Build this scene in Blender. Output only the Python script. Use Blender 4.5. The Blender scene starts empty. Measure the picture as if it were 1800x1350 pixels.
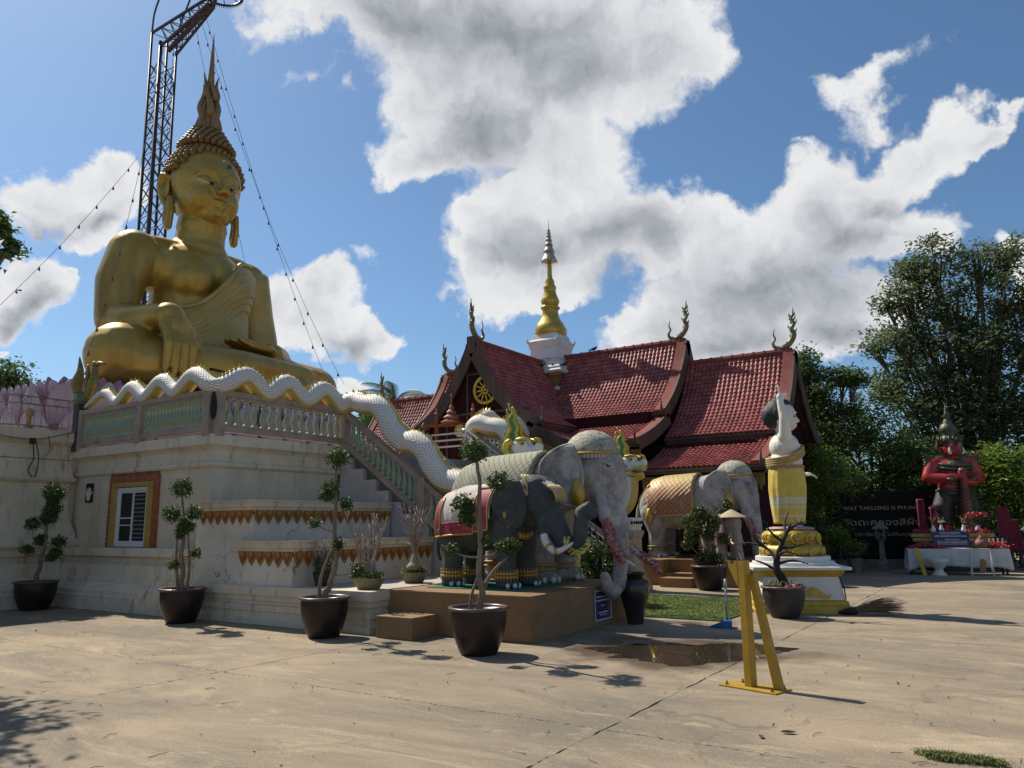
import bpy, bmesh, math, random
import numpy as np
from mathutils import Vector, Matrix, Euler, noise as mnoise

random.seed(7)
rng = np.random.default_rng(11)
sc = bpy.context.scene
COL = sc.collection
PI = math.pi

# ------------------------------------------------------------------ camera
cam_data = bpy.data.cameras.new("camera")
cam = bpy.data.objects.new("camera", cam_data)
COL.objects.link(cam)
cam_right = Vector((0.8343853, 0.5510572, -0.0117103))
cam_down = Vector((-0.1086051, 0.1435412, -0.9836671))
cam_fwd = Vector((-0.5403759, 0.8220291, 0.1796163))
m = Matrix.Identity(4)
for i, ax in enumerate((cam_right, -cam_down, -cam_fwd)):
    for j in range(3):
        m[j][i] = ax[j]
m[2][3] = 1.55
cam.matrix_world = m
cam_data.sensor_width = 36.0
cam_data.lens = 1345.0 / 1800.0 * 36.0
cam_data.clip_start = 0.05
cam_data.clip_end = 3000.0
sc.camera = cam

# ------------------------------------------------------------------ colour management
sc.view_settings.view_transform = 'Standard'
sc.view_settings.look = 'None'
sc.view_settings.gamma = 1.0
sc.view_settings.use_curve_mapping = False
sc.view_settings.exposure = 0.34
sc.cycles.max_bounces = 8
sc.cycles.transparent_max_bounces = 8

# ------------------------------------------------------------------ sun
SUN_DIR = Vector((-0.64, 0.10, 0.76)).normalized()
sun_data = bpy.data.lights.new("sun", 'SUN')
sun_data.energy = 4.8
sun_data.angle = math.radians(0.5)
sun_data.color = (1.0, 0.92, 0.78)
sun = bpy.data.objects.new("sun", sun_data)
sun.rotation_euler = SUN_DIR.to_track_quat('Z', 'Y').to_euler()
sun.location = (-30, 5, 40)
COL.objects.link(sun)

# ------------------------------------------------------------------ sky with clouds
world = bpy.data.worlds.new("World")
sc.world = world
world.use_nodes = True


def build_sky():
    nt = world.node_tree
    N, Lk = nt.nodes, nt.links
    N.clear()

    def nd(t, **kw):
        n = N.new(t)
        for k, v in kw.items():
            setattr(n, k, v)
        return n

    def math_(op, a, b=None, c=None, clamp=False):
        n = nd('ShaderNodeMath', operation=op, use_clamp=clamp)
        for i, v in enumerate((a, b, c)):
            if v is None:
                continue
            if hasattr(v, 'links') or isinstance(v, bpy.types.NodeSocket):
                Lk.new(v, n.inputs[i])
            else:
                n.inputs[i].default_value = v
        return n.outputs[0]

    def vmath(op, a, b=None, out=0):
        n = nd('ShaderNodeVectorMath', operation=op)
        for i, v in enumerate((a, b)):
            if v is None:
                continue
            if isinstance(v, bpy.types.NodeSocket):
                Lk.new(v, n.inputs[i])
            else:
                n.inputs[i].default_value = v
        return n.outputs[out]

    out = nd('ShaderNodeOutputWorld')
    bg = nd('ShaderNodeBackground')
    bg.inputs[1].default_value = SKY_STRENGTH
    Lk.new(bg.outputs[0], out.inputs[0])
    sky = nd('ShaderNodeTexSky', sky_type='NISHITA')
    sky.sun_disc = False
    sky.sun_elevation = math.asin(SUN_DIR.z)
    sky.sun_rotation = math.atan2(SUN_DIR.x, SUN_DIR.y)
    sky.air_density = 1.0
    sky.dust_density = 0.7
    sky.ozone_density = 2.2
    tc = nd('ShaderNodeTexCoord')
    d = vmath('NORMALIZE', tc.outputs['Generated'])
    sep = nd('ShaderNodeSeparateXYZ')
    Lk.new(d, sep.inputs[0])
    az = math_('ARCTAN2', sep.outputs[1], sep.outputs[0])
    el = math_('ARCSINE', sep.outputs[2])
    comb = nd('ShaderNodeCombineXYZ')
    Lk.new(az, comb.inputs[0])
    Lk.new(el, comb.inputs[1])
    p = comb.outputs[0]
    # domain warp
    def noise(vec, scale, detail, rough, w=None):
        n = nd('ShaderNodeTexNoise')
        n.inputs['Scale'].default_value = scale
        n.inputs['Detail'].default_value = detail
        n.inputs['Roughness'].default_value = rough
        Lk.new(vec, n.inputs['Vector'])
        return n
    w1 = noise(p, 7.0, 5, 0.55)
    off = vmath('SCALE', vmath('SUBTRACT', w1.outputs['Color'], (0.5, 0.5, 0.5)))
    off.node.inputs['Scale'].default_value = 0.16
    q = vmath('ADD', p, off)
    w2 = noise(p, 30.0, 4, 0.6)
    off2 = vmath('SCALE', vmath('SUBTRACT', w2.outputs['Color'], (0.5, 0.5, 0.5)))
    off2.node.inputs['Scale'].default_value = 0.035
    q = vmath('ADD', q, off2)

    def blobs(lst, q):
        acc = None
        for (ca, ce, ra, re, rot) in lst:
            v = vmath('SUBTRACT', q, (ca, ce, 0))
            if abs(rot) > 1e-3:
                r = nd('ShaderNodeVectorRotate', rotation_type='Z_AXIS')
                Lk.new(v, r.inputs['Vector'])
                r.inputs['Angle'].default_value = -rot
                v = r.outputs[0]
            v = vmath('MULTIPLY', v, (1 / ra, 1 / re, 1))
            ln = vmath('LENGTH', v, out=1)
            s = math_('SUBTRACT', 1.0, ln)
            acc = s if acc is None else math_('SMOOTH_MAX', acc, s, 0.25)
        return acc
    body = blobs(CLOUDS, q)
    fb = noise(q, 9.0, 9, 0.62)
    fine = math_('MULTIPLY_ADD', fb.outputs[0], 1.05, -0.54)
    dens = math_('ADD', body, fine)
    wisp = math_('ADD', math_('MULTIPLY', blobs(WISPS, q), 0.35), math_('MULTIPLY_ADD', fb.outputs[0], 1.3, -0.82))
    dens = math_('MAXIMUM', dens, wisp)
    # cover away from the framed part of the sky: scattered cumulus of the same kind
    far = noise(p, 3.2, 8, 0.55)
    gen = math_('MULTIPLY_ADD', far.outputs[0], 3.0, -1.72)
    away = math_('SUBTRACT', 1.0, blobs([(FRAME_C[0], FRAME_C[1], 1.0, 0.8, 0)], p))
    away = math_('MULTIPLY_ADD', away, 4.0, -4.0, clamp=True)
    gen = math_('SUBTRACT', math_('MULTIPLY', math_('ADD', gen, 1.0), away), 1.0)
    dens = math_('MAXIMUM', dens, gen)
    alpha = nd('ShaderNodeMapRange', interpolation_type='SMOOTHSTEP')
    Lk.new(dens, alpha.inputs[0])
    alpha.inputs[1].default_value = -0.10
    alpha.inputs[2].default_value = 0.24
    # self shading: thick parts and undersides grey, sunward rims white
    core = blobs(CLOUD_CORES, vmath('ADD', p, off))
    bil = noise(q, 14.0, 7, 0.62)
    thick = math_('ADD', math_('MULTIPLY', dens, 0.8), math_('MULTIPLY_ADD', bil.outputs[0], 0.6, -0.42))
    # relief of the billows: thinner towards the sun means a lit flank
    qs = vmath('ADD', q, (0.022, 0.013, 0.0))
    fb2 = noise(qs, 9.0, 9, 0.62)
    bil2 = noise(qs, 26.0, 6, 0.6)
    bil1 = noise(q, 26.0, 6, 0.6)
    rel = math_('ADD', math_('MULTIPLY', math_('SUBTRACT', fb2.outputs[0], fb.outputs[0]), 1.7), math_('MULTIPLY', math_('SUBTRACT', bil2.outputs[0], bil1.outputs[0]), 0.5))
    thick = math_('ADD', thick, rel)
    thick = math_('ADD', thick, math_('MAXIMUM', math_('MULTIPLY', core, 1.35), -0.2))
    ramp = nd('ShaderNodeValToRGB')
    Lk.new(math_('MULTIPLY_ADD', thick, 0.44, 0.22, clamp=True), ramp.inputs[0])
    e = ramp.color_ramp.elements
    e[0].position, e[0].color = 0.0, (1.0, 1.0, 1.0, 1)
    e[1].position, e[1].color = 1.0, (0.34, 0.365, 0.41, 1)
    for pos, c in ((0.22, (0.90, 0.91, 0.93, 1)), (0.48, (0.72, 0.74, 0.78, 1)), (0.78, (0.48, 0.51, 0.56, 1))):
        x = e.new(pos)
        x.color = c
    cl = vmath('SCALE', ramp.outputs[0])
    cl.node.inputs['Scale'].default_value = CLOUD_LUM
    # the photographed sky is a deeper blue than the raw model
    tint = vmath('MULTIPLY', sky.outputs[0], SKY_TINT)
    mix = nd('ShaderNodeMix', data_type='RGBA')
    Lk.new(alpha.outputs[0], mix.inputs[0])
    Lk.new(tint, mix.inputs[6])
    Lk.new(cl, mix.inputs[7])
    Lk.new(mix.outputs[2], bg.inputs[0])


SKY_STRENGTH = 0.08
SKY_TINT = (0.75, 0.94, 1.06)
CLOUD_LUM = 8.7
FRAME_C = (2.150, 0.382)
CLOUDS = [(2.358, 0.619, 0.146, 0.048, 0.18), (2.146, 0.609, 0.272, 0.092, 0.012), (1.92, 0.595, 0.101, 0.068, -0.017), (2.228, 0.513, 0.112, 0.08, -0.023), (2.099, 0.526, 0.193, 0.08, -0.11), (2.276, 0.464, 0.055, 0.041, -0.039), (2.061, 0.45, 0.103, 0.076, 0.046), (2.15, 0.396, 0.071, 0.057, 0.012), (2.072, 0.366, 0.148, 0.079, 0.038), (2.166, 0.339, 0.062, 0.051, 0.007), (1.957, 0.352, 0.083, 0.064, 0.075), (2.12, 0.302, 0.093, 0.037, 0.021), (1.868, 0.358, 0.079, 0.042, -0.06), (1.8, 0.316, 0.129, 0.077, -0.232), (1.741, 0.375, 0.077, 0.055, -0.557), (1.667, 0.395, 0.066, 0.039, -0.442), (1.614, 0.427, 0.058, 0.035, -0.22), (1.673, 0.337, 0.105, 0.039, -0.101), (1.868, 0.252, 0.162, 0.064, -0.181), (1.985, 0.239, 0.081, 0.037, -0.294), (1.758, 0.256, 0.112, 0.062, -0.068), (1.566, 0.43, 0.039, 0.018, -0.014), (2.732, 0.362, 0.062, 0.036, -0.2), (2.669, 0.38, 0.061, 0.034, -0.181), (2.728, 0.269, 0.056, 0.034, -0.345), (2.683, 0.343, 0.048, 0.028, -0.171), (2.745, 0.216, 0.016, 0.009, -0.126), (2.685, 0.291, 0.018, 0.01, -0.148), (2.436, 0.28, 0.071, 0.05, 0.284), (2.378, 0.255, 0.069, 0.04, 0.39), (2.333, 0.242, 0.037, 0.022, 0.314), (2.408, 0.303, 0.051, 0.028, -0.063), (2.361, 0.176, 0.029, 0.022, -0.024), (1.547, 0.269, 0.021, 0.037, 0.19)]
WISPS = [(1.68, 0.51, 0.068, 0.019, -0.24), (1.663, 0.46, 0.058, 0.024, 0.22), (1.716, 0.493, 0.038, 0.026, -0.297), (2.35, 0.334, 0.037, 0.019, -0.051), (1.845, 0.373, 0.032, 0.015, 0.119), (1.756, 0.427, 0.021, 0.012, 0.168), (2.228, 0.314, 0.046, 0.022, -0.176), (1.94, 0.393, 0.045, 0.028, 0.087), (2.418, 0.539, 0.046, 0.038, -0.109), (2.489, 0.609, 0.052, 0.029, -0.154), (2.371, 0.525, 0.039, 0.026, -0.086)]
CLOUD_CORES = [(2.179, 0.603, 0.272, 0.093, -0.003), (2.057, 0.569, 0.178, 0.07, 0.053), (2.294, 0.606, 0.148, 0.058, 0.213), (2.196, 0.487, 0.12, 0.061, -0.008), (2.01, 0.356, 0.115, 0.057, 0.058), (2.127, 0.353, 0.078, 0.043, 0.019), (1.83, 0.291, 0.139, 0.056, -0.071), (1.748, 0.295, 0.117, 0.055, -0.231), (1.71, 0.344, 0.076, 0.033, -0.199), (1.891, 0.226, 0.114, 0.036, -0.106), (2.012, 0.302, 0.076, 0.029, 0.051), (2.734, 0.33, 0.05, 0.021, -0.186), (2.679, 0.359, 0.042, 0.016, -0.177), (2.377, 0.233, 0.051, 0.02, 0.309), (2.732, 0.249, 0.044, 0.016, -0.142), (1.753, 0.234, 0.072, 0.027, 0.108), (1.656, 0.373, 0.048, 0.02, -0.358)]

build_sky()

# ------------------------------------------------------------------ materials
MATS = {}


def mat(name, col, col2=None, scale=4.0, rough=0.7, metal=0.0, bump=0.0, bscale=30.0, detail=6,
        stretch=(1, 1, 1), spec=0.4, mixlo=0.4, mixhi=0.62, stain=None, stain_scale=1.2, coord='Object',
        islands=0.0, trans=0.0, wrinkle=0.0, wscale=18.0, coat=0.0, stain_amt=(0.55, 0.75), stain_stretch=(1, 1, 1)):
    """procedural surface: two tones mixed by noise, optional stain tone, noise bump"""
    if name in MATS:
        return MATS[name]
    M = bpy.data.materials.new(name)
    M.use_nodes = True
    nt = M.node_tree
    N, Lk = nt.nodes, nt.links
    b = N['Principled BSDF']
    b.inputs['Roughness'].default_value = rough
    b.inputs['Metallic'].default_value = metal
    b.inputs['Specular IOR Level'].default_value = spec
    b.inputs['Coat Weight'].default_value = coat
    tc = N.new('ShaderNodeTexCoord')
    mp = N.new('ShaderNodeMapping')
    mp.inputs['Scale'].default_value = stretch
    Lk.new(tc.outputs[coord], mp.inputs[0])
    csock = None
    if col2 is not None:
        n = N.new('ShaderNodeTexNoise')
        n.inputs['Scale'].default_value = scale
        n.inputs['Detail'].default_value = detail
        n.inputs['Roughness'].default_value = 0.62
        Lk.new(mp.outputs[0], n.inputs['Vector'])
        r = N.new('ShaderNodeMapRange')
        r.inputs[1].default_value = mixlo
        r.inputs[2].default_value = mixhi
        Lk.new(n.outputs[0], r.inputs[0])
        mx = N.new('ShaderNodeMix')
        mx.data_type = 'RGBA'
        mx.inputs[6].default_value = (*col, 1)
        mx.inputs[7].default_value = (*col2, 1)
        Lk.new(r.outputs[0], mx.inputs[0])
        csock = mx.outputs[2]
    else:
        rgb = N.new('ShaderNodeRGB')
        rgb.outputs[0].default_value = (*col, 1)
        csock = rgb.outputs[0]
    if stain is not None:
        mp2 = N.new('ShaderNodeMapping')
        mp2.inputs['Scale'].default_value = stain_stretch
        Lk.new(tc.outputs[coord], mp2.inputs[0])
        n = N.new('ShaderNodeTexNoise')
        n.inputs['Scale'].default_value = stain_scale
        n.inputs['Detail'].default_value = 8
        n.inputs['Roughness'].default_value = 0.7
        Lk.new(mp2.outputs[0], n.inputs['Vector'])
        r = N.new('ShaderNodeMapRange')
        r.inputs[1].default_value = stain_amt[0]
        r.inputs[2].default_value = stain_amt[1]
        Lk.new(n.outputs[0], r.inputs[0])
        mx = N.new('ShaderNodeMix')
        mx.data_type = 'RGBA'
        Lk.new(csock, mx.inputs[6])
        mx.inputs[7].default_value = (*stain, 1)
        Lk.new(r.outputs[0], mx.inputs[0])
        csock = mx.outputs[2]
    if islands > 0:
        g = N.new('ShaderNodeNewGeometry')
        r = N.new('ShaderNodeMapRange')
        r.inputs[3].default_value = 1 - islands
        r.inputs[4].default_value = 1 + islands
        Lk.new(g.outputs['Random Per Island'], r.inputs[0])
        v = N.new('ShaderNodeVectorMath')
        v.operation = 'SCALE'
        Lk.new(csock, v.inputs[0])
        Lk.new(r.outputs[0], v.inputs['Scale'])
        csock = v.outputs[0]
    Lk.new(csock, b.inputs['Base Color'])
    if bump > 0:
        n = N.new('ShaderNodeTexNoise')
        n.inputs['Scale'].default_value = bscale
        n.inputs['Detail'].default_value = 8
        n.inputs['Roughness'].default_value = 0.65
        Lk.new(mp.outputs[0], n.inputs['Vector'])
        bp = N.new('ShaderNodeBump')
        bp.inputs['Strength'].default_value = bump
        bp.inputs['Distance'].default_value = 0.02
        Lk.new(n.outputs[0], bp.inputs['Height'])
        Lk.new(bp.outputs[0], b.inputs['Normal'])
        if wrinkle > 0:
            mp3 = N.new('ShaderNodeMapping')
            mp3.inputs['Scale'].default_value = (1, 1, 2.2)
            wv = N.new('ShaderNodeVectorMath')
            wv.operation = 'MULTIPLY_ADD'
            wv.inputs[1].default_value = (.12, .12, .12)
            Lk.new(n.outputs['Color'], wv.inputs[0])
            Lk.new(tc.outputs[coord], wv.inputs[2])
            Lk.new(wv.outputs[0], mp3.inputs[0])
            vo = N.new('ShaderNodeTexVoronoi')
            vo.feature = 'DISTANCE_TO_EDGE'
            vo.inputs['Scale'].default_value = wscale
            Lk.new(mp3.outputs[0], vo.inputs['Vector'])
            wr = N.new('ShaderNodeMapRange')
            wr.inputs[2].default_value = .22
            Lk.new(vo.outputs['Distance'], wr.inputs[0])
            b2 = N.new('ShaderNodeBump')
            b2.inputs['Strength'].default_value = wrinkle
            b2.inputs['Distance'].default_value = 0.015
            Lk.new(wr.outputs[0], b2.inputs['Height'])
            Lk.new(bp.outputs[0], b2.inputs['Normal'])
            Lk.new(b2.outputs[0], b.inputs['Normal'])
    if trans > 0:
        t = N.new('ShaderNodeBsdfTranslucent')
        Lk.new(csock, t.inputs[0])
        ms = N.new('ShaderNodeMixShader')
        ms.inputs[0].default_value = trans
        Lk.new(b.outputs[0], ms.inputs[1])
        Lk.new(t.outputs[0], ms.inputs[2])
        Lk.new(ms.outputs[0], N['Material Output'].inputs[0])
    MATS[name] = M
    return M


# ------------------------------------------------------------------ objects and tags
def tag(o, label=None, cat=None, group=None, kind=None):
    if label:
        o['label'] = label
    if cat:
        o['category'] = cat
    if group:
        o['group'] = group
    if kind:
        o['kind'] = kind
    return o


def thing(name, label, cat, loc=(0, 0, 0), rz=0.0, group=None):
    o = bpy.data.objects.new(name, None)
    o.empty_display_size = 0.3
    COL.objects.link(o)
    o.location = loc
    o.rotation_euler = (0, 0, rz)
    return tag(o, label, cat, group)


def link(name, mesh, parent=None, loc=(0, 0, 0), rot=(0, 0, 0), scale=(1, 1, 1)):
    o = bpy.data.objects.new(name, mesh)
    COL.objects.link(o)
    o.location = loc
    o.rotation_euler = rot
    o.scale = scale
    if parent is not None:
        o.parent = parent
    return o


def dup(root, loc=None, rz=None, label=None, scale=None):
    r = root.copy()
    COL.objects.link(r)
    if loc is not None:
        r.location = loc
    if rz is not None:
        r.rotation_euler = (0, 0, rz)
    if scale is not None:
        r.scale = (scale,) * 3
    if label:
        r['label'] = label
    for ch in list(root.children):
        c = ch.copy()
        COL.objects.link(c)
        c.parent = r
        for g in list(ch.children):
            d = g.copy()
            COL.objects.link(d)
            d.parent = c
    return r


def rootloc(parent):
    """offset of a parent chain made of unrotated things and identity parts"""
    v = Vector((0, 0, 0))
    while parent is not None:
        v += Vector(parent.location)
        parent = parent.parent
    return v


class MB:
    """collects shapes into one mesh"""

    def __init__(self):
        self.v, self.f, self.uv = [], [], {}

    def add(self, vs, fs):
        o = len(self.v)
        self.v.extend([tuple(x) for x in vs])
        self.f.extend([tuple(i + o for i in f) for f in fs])
        return self

    def box(self, lo, hi):
        x0, y0, z0 = lo
        x1, y1, z1 = hi
        return self.add([(x0, y0, z0), (x1, y0, z0), (x1, y1, z0), (x0, y1, z0), (x0, y0, z1), (x1, y0, z1), (x1, y1, z1), (x0, y1, z1)],
                        [(3, 2, 1, 0), (4, 5, 6, 7), (0, 1, 5, 4), (1, 2, 6, 5), (2, 3, 7, 6), (3, 0, 4, 7)])

    def bar(self, a, b, w, h=None, up=(0, 0, 1)):
        """rectangular bar from a to b"""
        a, b = Vector(a), Vector(b)
        h = w if h is None else h
        d = (b - a).normalized()
        u = Vector(up)
        if abs(d.dot(u)) > 0.98:
            u = Vector((1, 0, 0))
        s = d.cross(u).normalized()
        t = s.cross(d).normalized()
        vs = []
        for p in (a, b):
            for i, j in ((-1, -1), (1, -1), (1, 1), (-1, 1)):
                vs.append(p + s * (i * w / 2) + t * (j * h / 2))
        return self.add(vs, [(0, 1, 2, 3), (7, 6, 5, 4), (0, 4, 5, 1), (1, 5, 6, 2), (2, 6, 7, 3), (3, 7, 4, 0)])

    def tube(self, pts, radii, n=8, cap=True, squash=None):
        pts = [Vector(p) for p in pts]
        if not hasattr(radii, '__len__'):
            radii = [radii] * len(pts)
        k = len(pts)
        prev = None
        vs = []
        for i, p in enumerate(pts):
            d = (pts[min(i + 1, k - 1)] - pts[max(i - 1, 0)])
            d = d.normalized() if d.length > 1e-9 else Vector((0, 0, 1))
            if prev is None:
                s = d.cross(Vector((0, 0, 1)))
                if s.length < 1e-3:
                    s = d.cross(Vector((1, 0, 0)))
            else:
                s = prev - d * prev.dot(d)
                if s.length < 1e-6:
                    s = d.orthogonal()
            s.normalize()
            prev = s
            t = d.cross(s)
            for j in range(n):
                a = 2 * PI * j / n
                vs.append(p + s * (math.cos(a) * radii[i]) + t * (math.sin(a) * radii[i] * (squash or 1)))
        fs = []
        for i in range(k - 1):
            for j in range(n):
                fs.append((i * n + j, i * n + (j + 1) % n, (i + 1) * n + (j + 1) % n, (i + 1) * n + j))
        if cap:
            fs.append(tuple(range(n - 1, -1, -1)))
            fs.append(tuple((k - 1) * n + j for j in range(n)))
        return self.add(vs, fs)

    def lathe(self, c, prof, n=16, rot=0.0, sx=1.0, sy=1.0, rfun=None):
        """profile of (radius, z) turned about the vertical through c"""
        vs, fs = [], []
        for r, z in prof:
            for j in range(n):
                a = 2 * PI * j / n + rot
                rr = r * (rfun(a, z) if rfun else 1)
                vs.append((c[0] + math.cos(a) * rr * sx, c[1] + math.sin(a) * rr * sy, c[2] + z))
        k = len(prof)
        for i in range(k - 1):
            for j in range(n):
                fs.append((i * n + j, i * n + (j + 1) % n, (i + 1) * n + (j + 1) % n, (i + 1) * n + j))
        if prof[0][0] > 1e-5:
            fs.append(tuple(range(n - 1, -1, -1)))
        if prof[-1][0] > 1e-5:
            fs.append(tuple((k - 1) * n + j for j in range(n)))
        return self.add(vs, fs)

    def ball(self, c, r, n=10, m=6):
        rx, ry, rz = (r, r, r) if not hasattr(r, '__len__') else r
        vs = [(c[0], c[1], c[2] - rz)]
        for i in range(1, m):
            a = -PI / 2 + PI * i / m
            for j in range(n):
                b = 2 * PI * j / n
                vs.append((c[0] + rx * math.cos(a) * math.cos(b), c[1] + ry * math.cos(a) * math.sin(b), c[2] + rz * math.sin(a)))
        vs.append((c[0], c[1], c[2] + rz))
        fs = [(0, 1 + (j + 1) % n, 1 + j) for j in range(n)]
        for i in range(m - 2):
            for j in range(n):
                o = 1 + i * n
                fs.append((o + j, o + (j + 1) % n, o + n + (j + 1) % n, o + n + j))
        o = 1 + (m - 2) * n
        fs += [(o + j, o + (j + 1) % n, len(vs) - 1) for j in range(n)]
        return self.add(vs, fs)

    def prism(self, poly, off):
        """closed 3d polygon extruded by vector off"""
        poly = [Vector(p) for p in poly]
        off = Vector(off)
        n = len(poly)
        return self.add(poly + [p + off for p in poly],
                        [tuple(range(n - 1, -1, -1)), tuple(range(n, 2 * n))] + [(i, (i + 1) % n, n + (i + 1) % n, n + i) for i in range(n)])

    def sweep(self, path, prof, closed=False, capends=True):
        """(out, z) profile swept along a plan path, mitred; out is to the right of travel"""
        P = [Vector((p[0], p[1])) for p in path]
        k = len(P)
        offs = []
        for i in range(k):
            ds = []
            if i > 0 or closed:
                ds.append((P[i] - P[i - 1]).normalized())
            if i < k - 1 or closed:
                ds.append((P[(i + 1) % k] - P[i]).normalized())
            ns = [Vector((d.y, -d.x)) for d in ds]
            if len(ns) == 1:
                offs.append(ns[0])
            else:
                mdir = (ns[0] + ns[1]).normalized()
                offs.append(mdir / max(0.2, mdir.dot(ns[0])))
        q = len(prof)
        vs = []
        for i in range(k):
            for o, z in prof:
                vs.append((P[i].x + offs[i].x * o, P[i].y + offs[i].y * o, z))
        fs = []
        for i in range(k if closed else k - 1):
            a, b = i * q, ((i + 1) % k) * q
            for j in range(q - 1):
                fs.append((a + j, b + j, b + j + 1, a + j + 1))
        if capends and not closed:
            fs.append(tuple(range(q - 1, -1, -1)))
            fs.append(tuple((k - 1) * q + j for j in range(q)))
        return self.add(vs, fs)

    def mesh(self, name, mt, smooth=False, off=None, angle=None):
        me = bpy.data.meshes.new(name)
        v = self.v
        if off is not None and Vector(off).length > 0:
            v = [(a[0] - off[0], a[1] - off[1], a[2] - off[2]) for a in v]
        me.from_pydata(v, [], self.f)
        me.materials.append(mt)
        if smooth:
            me.polygons.foreach_set('use_smooth', [True] * len(me.polygons))
            if angle:
                me.set_sharp_from_angle(angle=math.radians(angle))
        me.update()
        return me

    def build(self, name, mt, parent=None, smooth=False, world=True, angle=None, recalc=True, bevel=0.0, **tags):
        """link as one object; coordinates are world ones unless world=False"""
        off = rootloc(parent) if (world and parent is not None) else None
        me = self.mesh(name, mt, smooth, off, angle)
        if recalc or bevel:
            bm = bmesh.new()
            bm.from_mesh(me)
            if bevel:
                ed = [e for e in bm.edges if len(e.link_faces) == 2 and e.calc_face_angle(0) > 0.7]
                bmesh.ops.bevel(bm, geom=ed, offset=bevel, segments=2, affect='EDGES', profile=0.6)
            if recalc:
                bmesh.ops.recalc_face_normals(bm, faces=bm.faces)
            bm.to_mesh(me)
            bm.free()
        o = link(name, me, parent)
        return tag(o, **tags)


def organic(name, prims, voxel, mt, parent=None, smooth=6, world=False, join=None):
    """one continuous body: primitives fused by voxel remesh and smoothed"""
    mb = MB()
    for p in prims:
        if p[0] == 'E':
            t = MB().ball((0, 0, 0), p[2], 20, 12)
            R = Euler(p[3]).to_matrix() if len(p) > 3 else Matrix.Identity(3)
            mb.add([R @ Vector(v) + Vector(p[1]) for v in t.v], t.f)
        elif p[0] == 'T':
            mb.tube(p[1], p[2], 14)
            for q, r in ((p[1][0], p[2][0]), (p[1][-1], p[2][-1])):
                mb.ball(q, r * 0.995, 14, 8)
        elif p[0] == 'M':
            mb.add(p[1].v, p[1].f)
    off = rootloc(parent) if (world and parent is not None) else None
    me = mb.mesh('tmp', mt, False, off)
    bm = bmesh.new()
    bm.from_mesh(me)
    bmesh.ops.recalc_face_normals(bm, faces=bm.faces)
    bm.to_mesh(me)
    bm.free()
    o = bpy.data.objects.new('tmp', me)
    COL.objects.link(o)
    r = o.modifiers.new('r', 'REMESH')
    r.mode = 'VOXEL'
    r.voxel_size = voxel
    if smooth:
        s = o.modifiers.new('s', 'SMOOTH')
        s.factor = 0.5
        s.iterations = smooth
    dg = bpy.context.evaluated_depsgraph_get()
    nm = bpy.data.meshes.new_from_object(o.evaluated_get(dg))
    bpy.data.objects.remove(o)
    bpy.data.meshes.remove(me)
    nm.name = name
    nm.materials.clear()
    nm.materials.append(mt)
    nm.polygons.foreach_set('use_smooth', [True] * len(nm.polygons))
    return link(name, nm, parent)


def mesh_np(name, verts, faces, mt, smooth=False, uv=None):
    """mesh from numpy arrays, faces (n,k) all of one size"""
    me = bpy.data.meshes.new(name)
    nf, k = faces.shape
    me.vertices.add(len(verts))
    me.vertices.foreach_set('co', np.asarray(verts, np.float32).ravel())
    me.loops.add(nf * k)
    me.loops.foreach_set('vertex_index', faces.astype(np.int32).ravel())
    me.polygons.add(nf)
    me.polygons.foreach_set('loop_start', np.arange(0, nf * k, k, dtype=np.int32))
    me.polygons.foreach_set('use_smooth', np.full(nf, smooth))
    me.materials.append(mt)
    if uv is not None:
        l = me.uv_layers.new(name='UVMap')
        l.data.foreach_set('uv', np.asarray(uv, np.float32).ravel())
    me.update(calc_edges=True)
    return me


def uv_tube(name, pts, radii, mt, parent, n=20, world=True):
    """tube with UV: u round the girth, v the length in metres"""
    P = np.array(pts, float)
    if world and parent is not None:
        P = P - np.array(rootloc(parent))
    k = len(P)
    T = np.gradient(P, axis=0)
    T /= np.linalg.norm(T, axis=1)[:, None]
    S = np.cross(T, (0, 0, 1.0))
    S /= np.maximum(1e-6, np.linalg.norm(S, axis=1))[:, None]
    U = np.cross(S, T)
    a = np.linspace(0, 2 * PI, n, endpoint=False)
    r = np.array(radii)[:, None, None]
    V = P[:, None, :] + r * (np.cos(a)[None, :, None] * U[:, None, :] + np.sin(a)[None, :, None] * S[:, None, :])
    V = V.reshape(-1, 3)
    ln = np.concatenate([[0], np.cumsum(np.linalg.norm(np.diff(P, axis=0), axis=1))])
    F, UV = [], []
    for i in range(k - 1):
        for j in range(n):
            F.append((i * n + j, i * n + (j + 1) % n, (i + 1) * n + (j + 1) % n, (i + 1) * n + j))
            UV += [(j / n, ln[i]), ((j + 1) / n, ln[i]), ((j + 1) / n, ln[i + 1]), (j / n, ln[i + 1])]
    me = mesh_np(name, V, np.array(F), mt, True, UV)
    bm = bmesh.new()
    bm.from_mesh(me)
    bm.verts.ensure_lookup_table()
    for base in (0, (k - 1) * n):
        bm.faces.new([bm.verts[base + j] for j in range(n)])
    bmesh.ops.recalc_face_normals(bm, faces=bm.faces)
    bm.to_mesh(me)
    bm.free()
    return link(name, me, parent)


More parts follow.
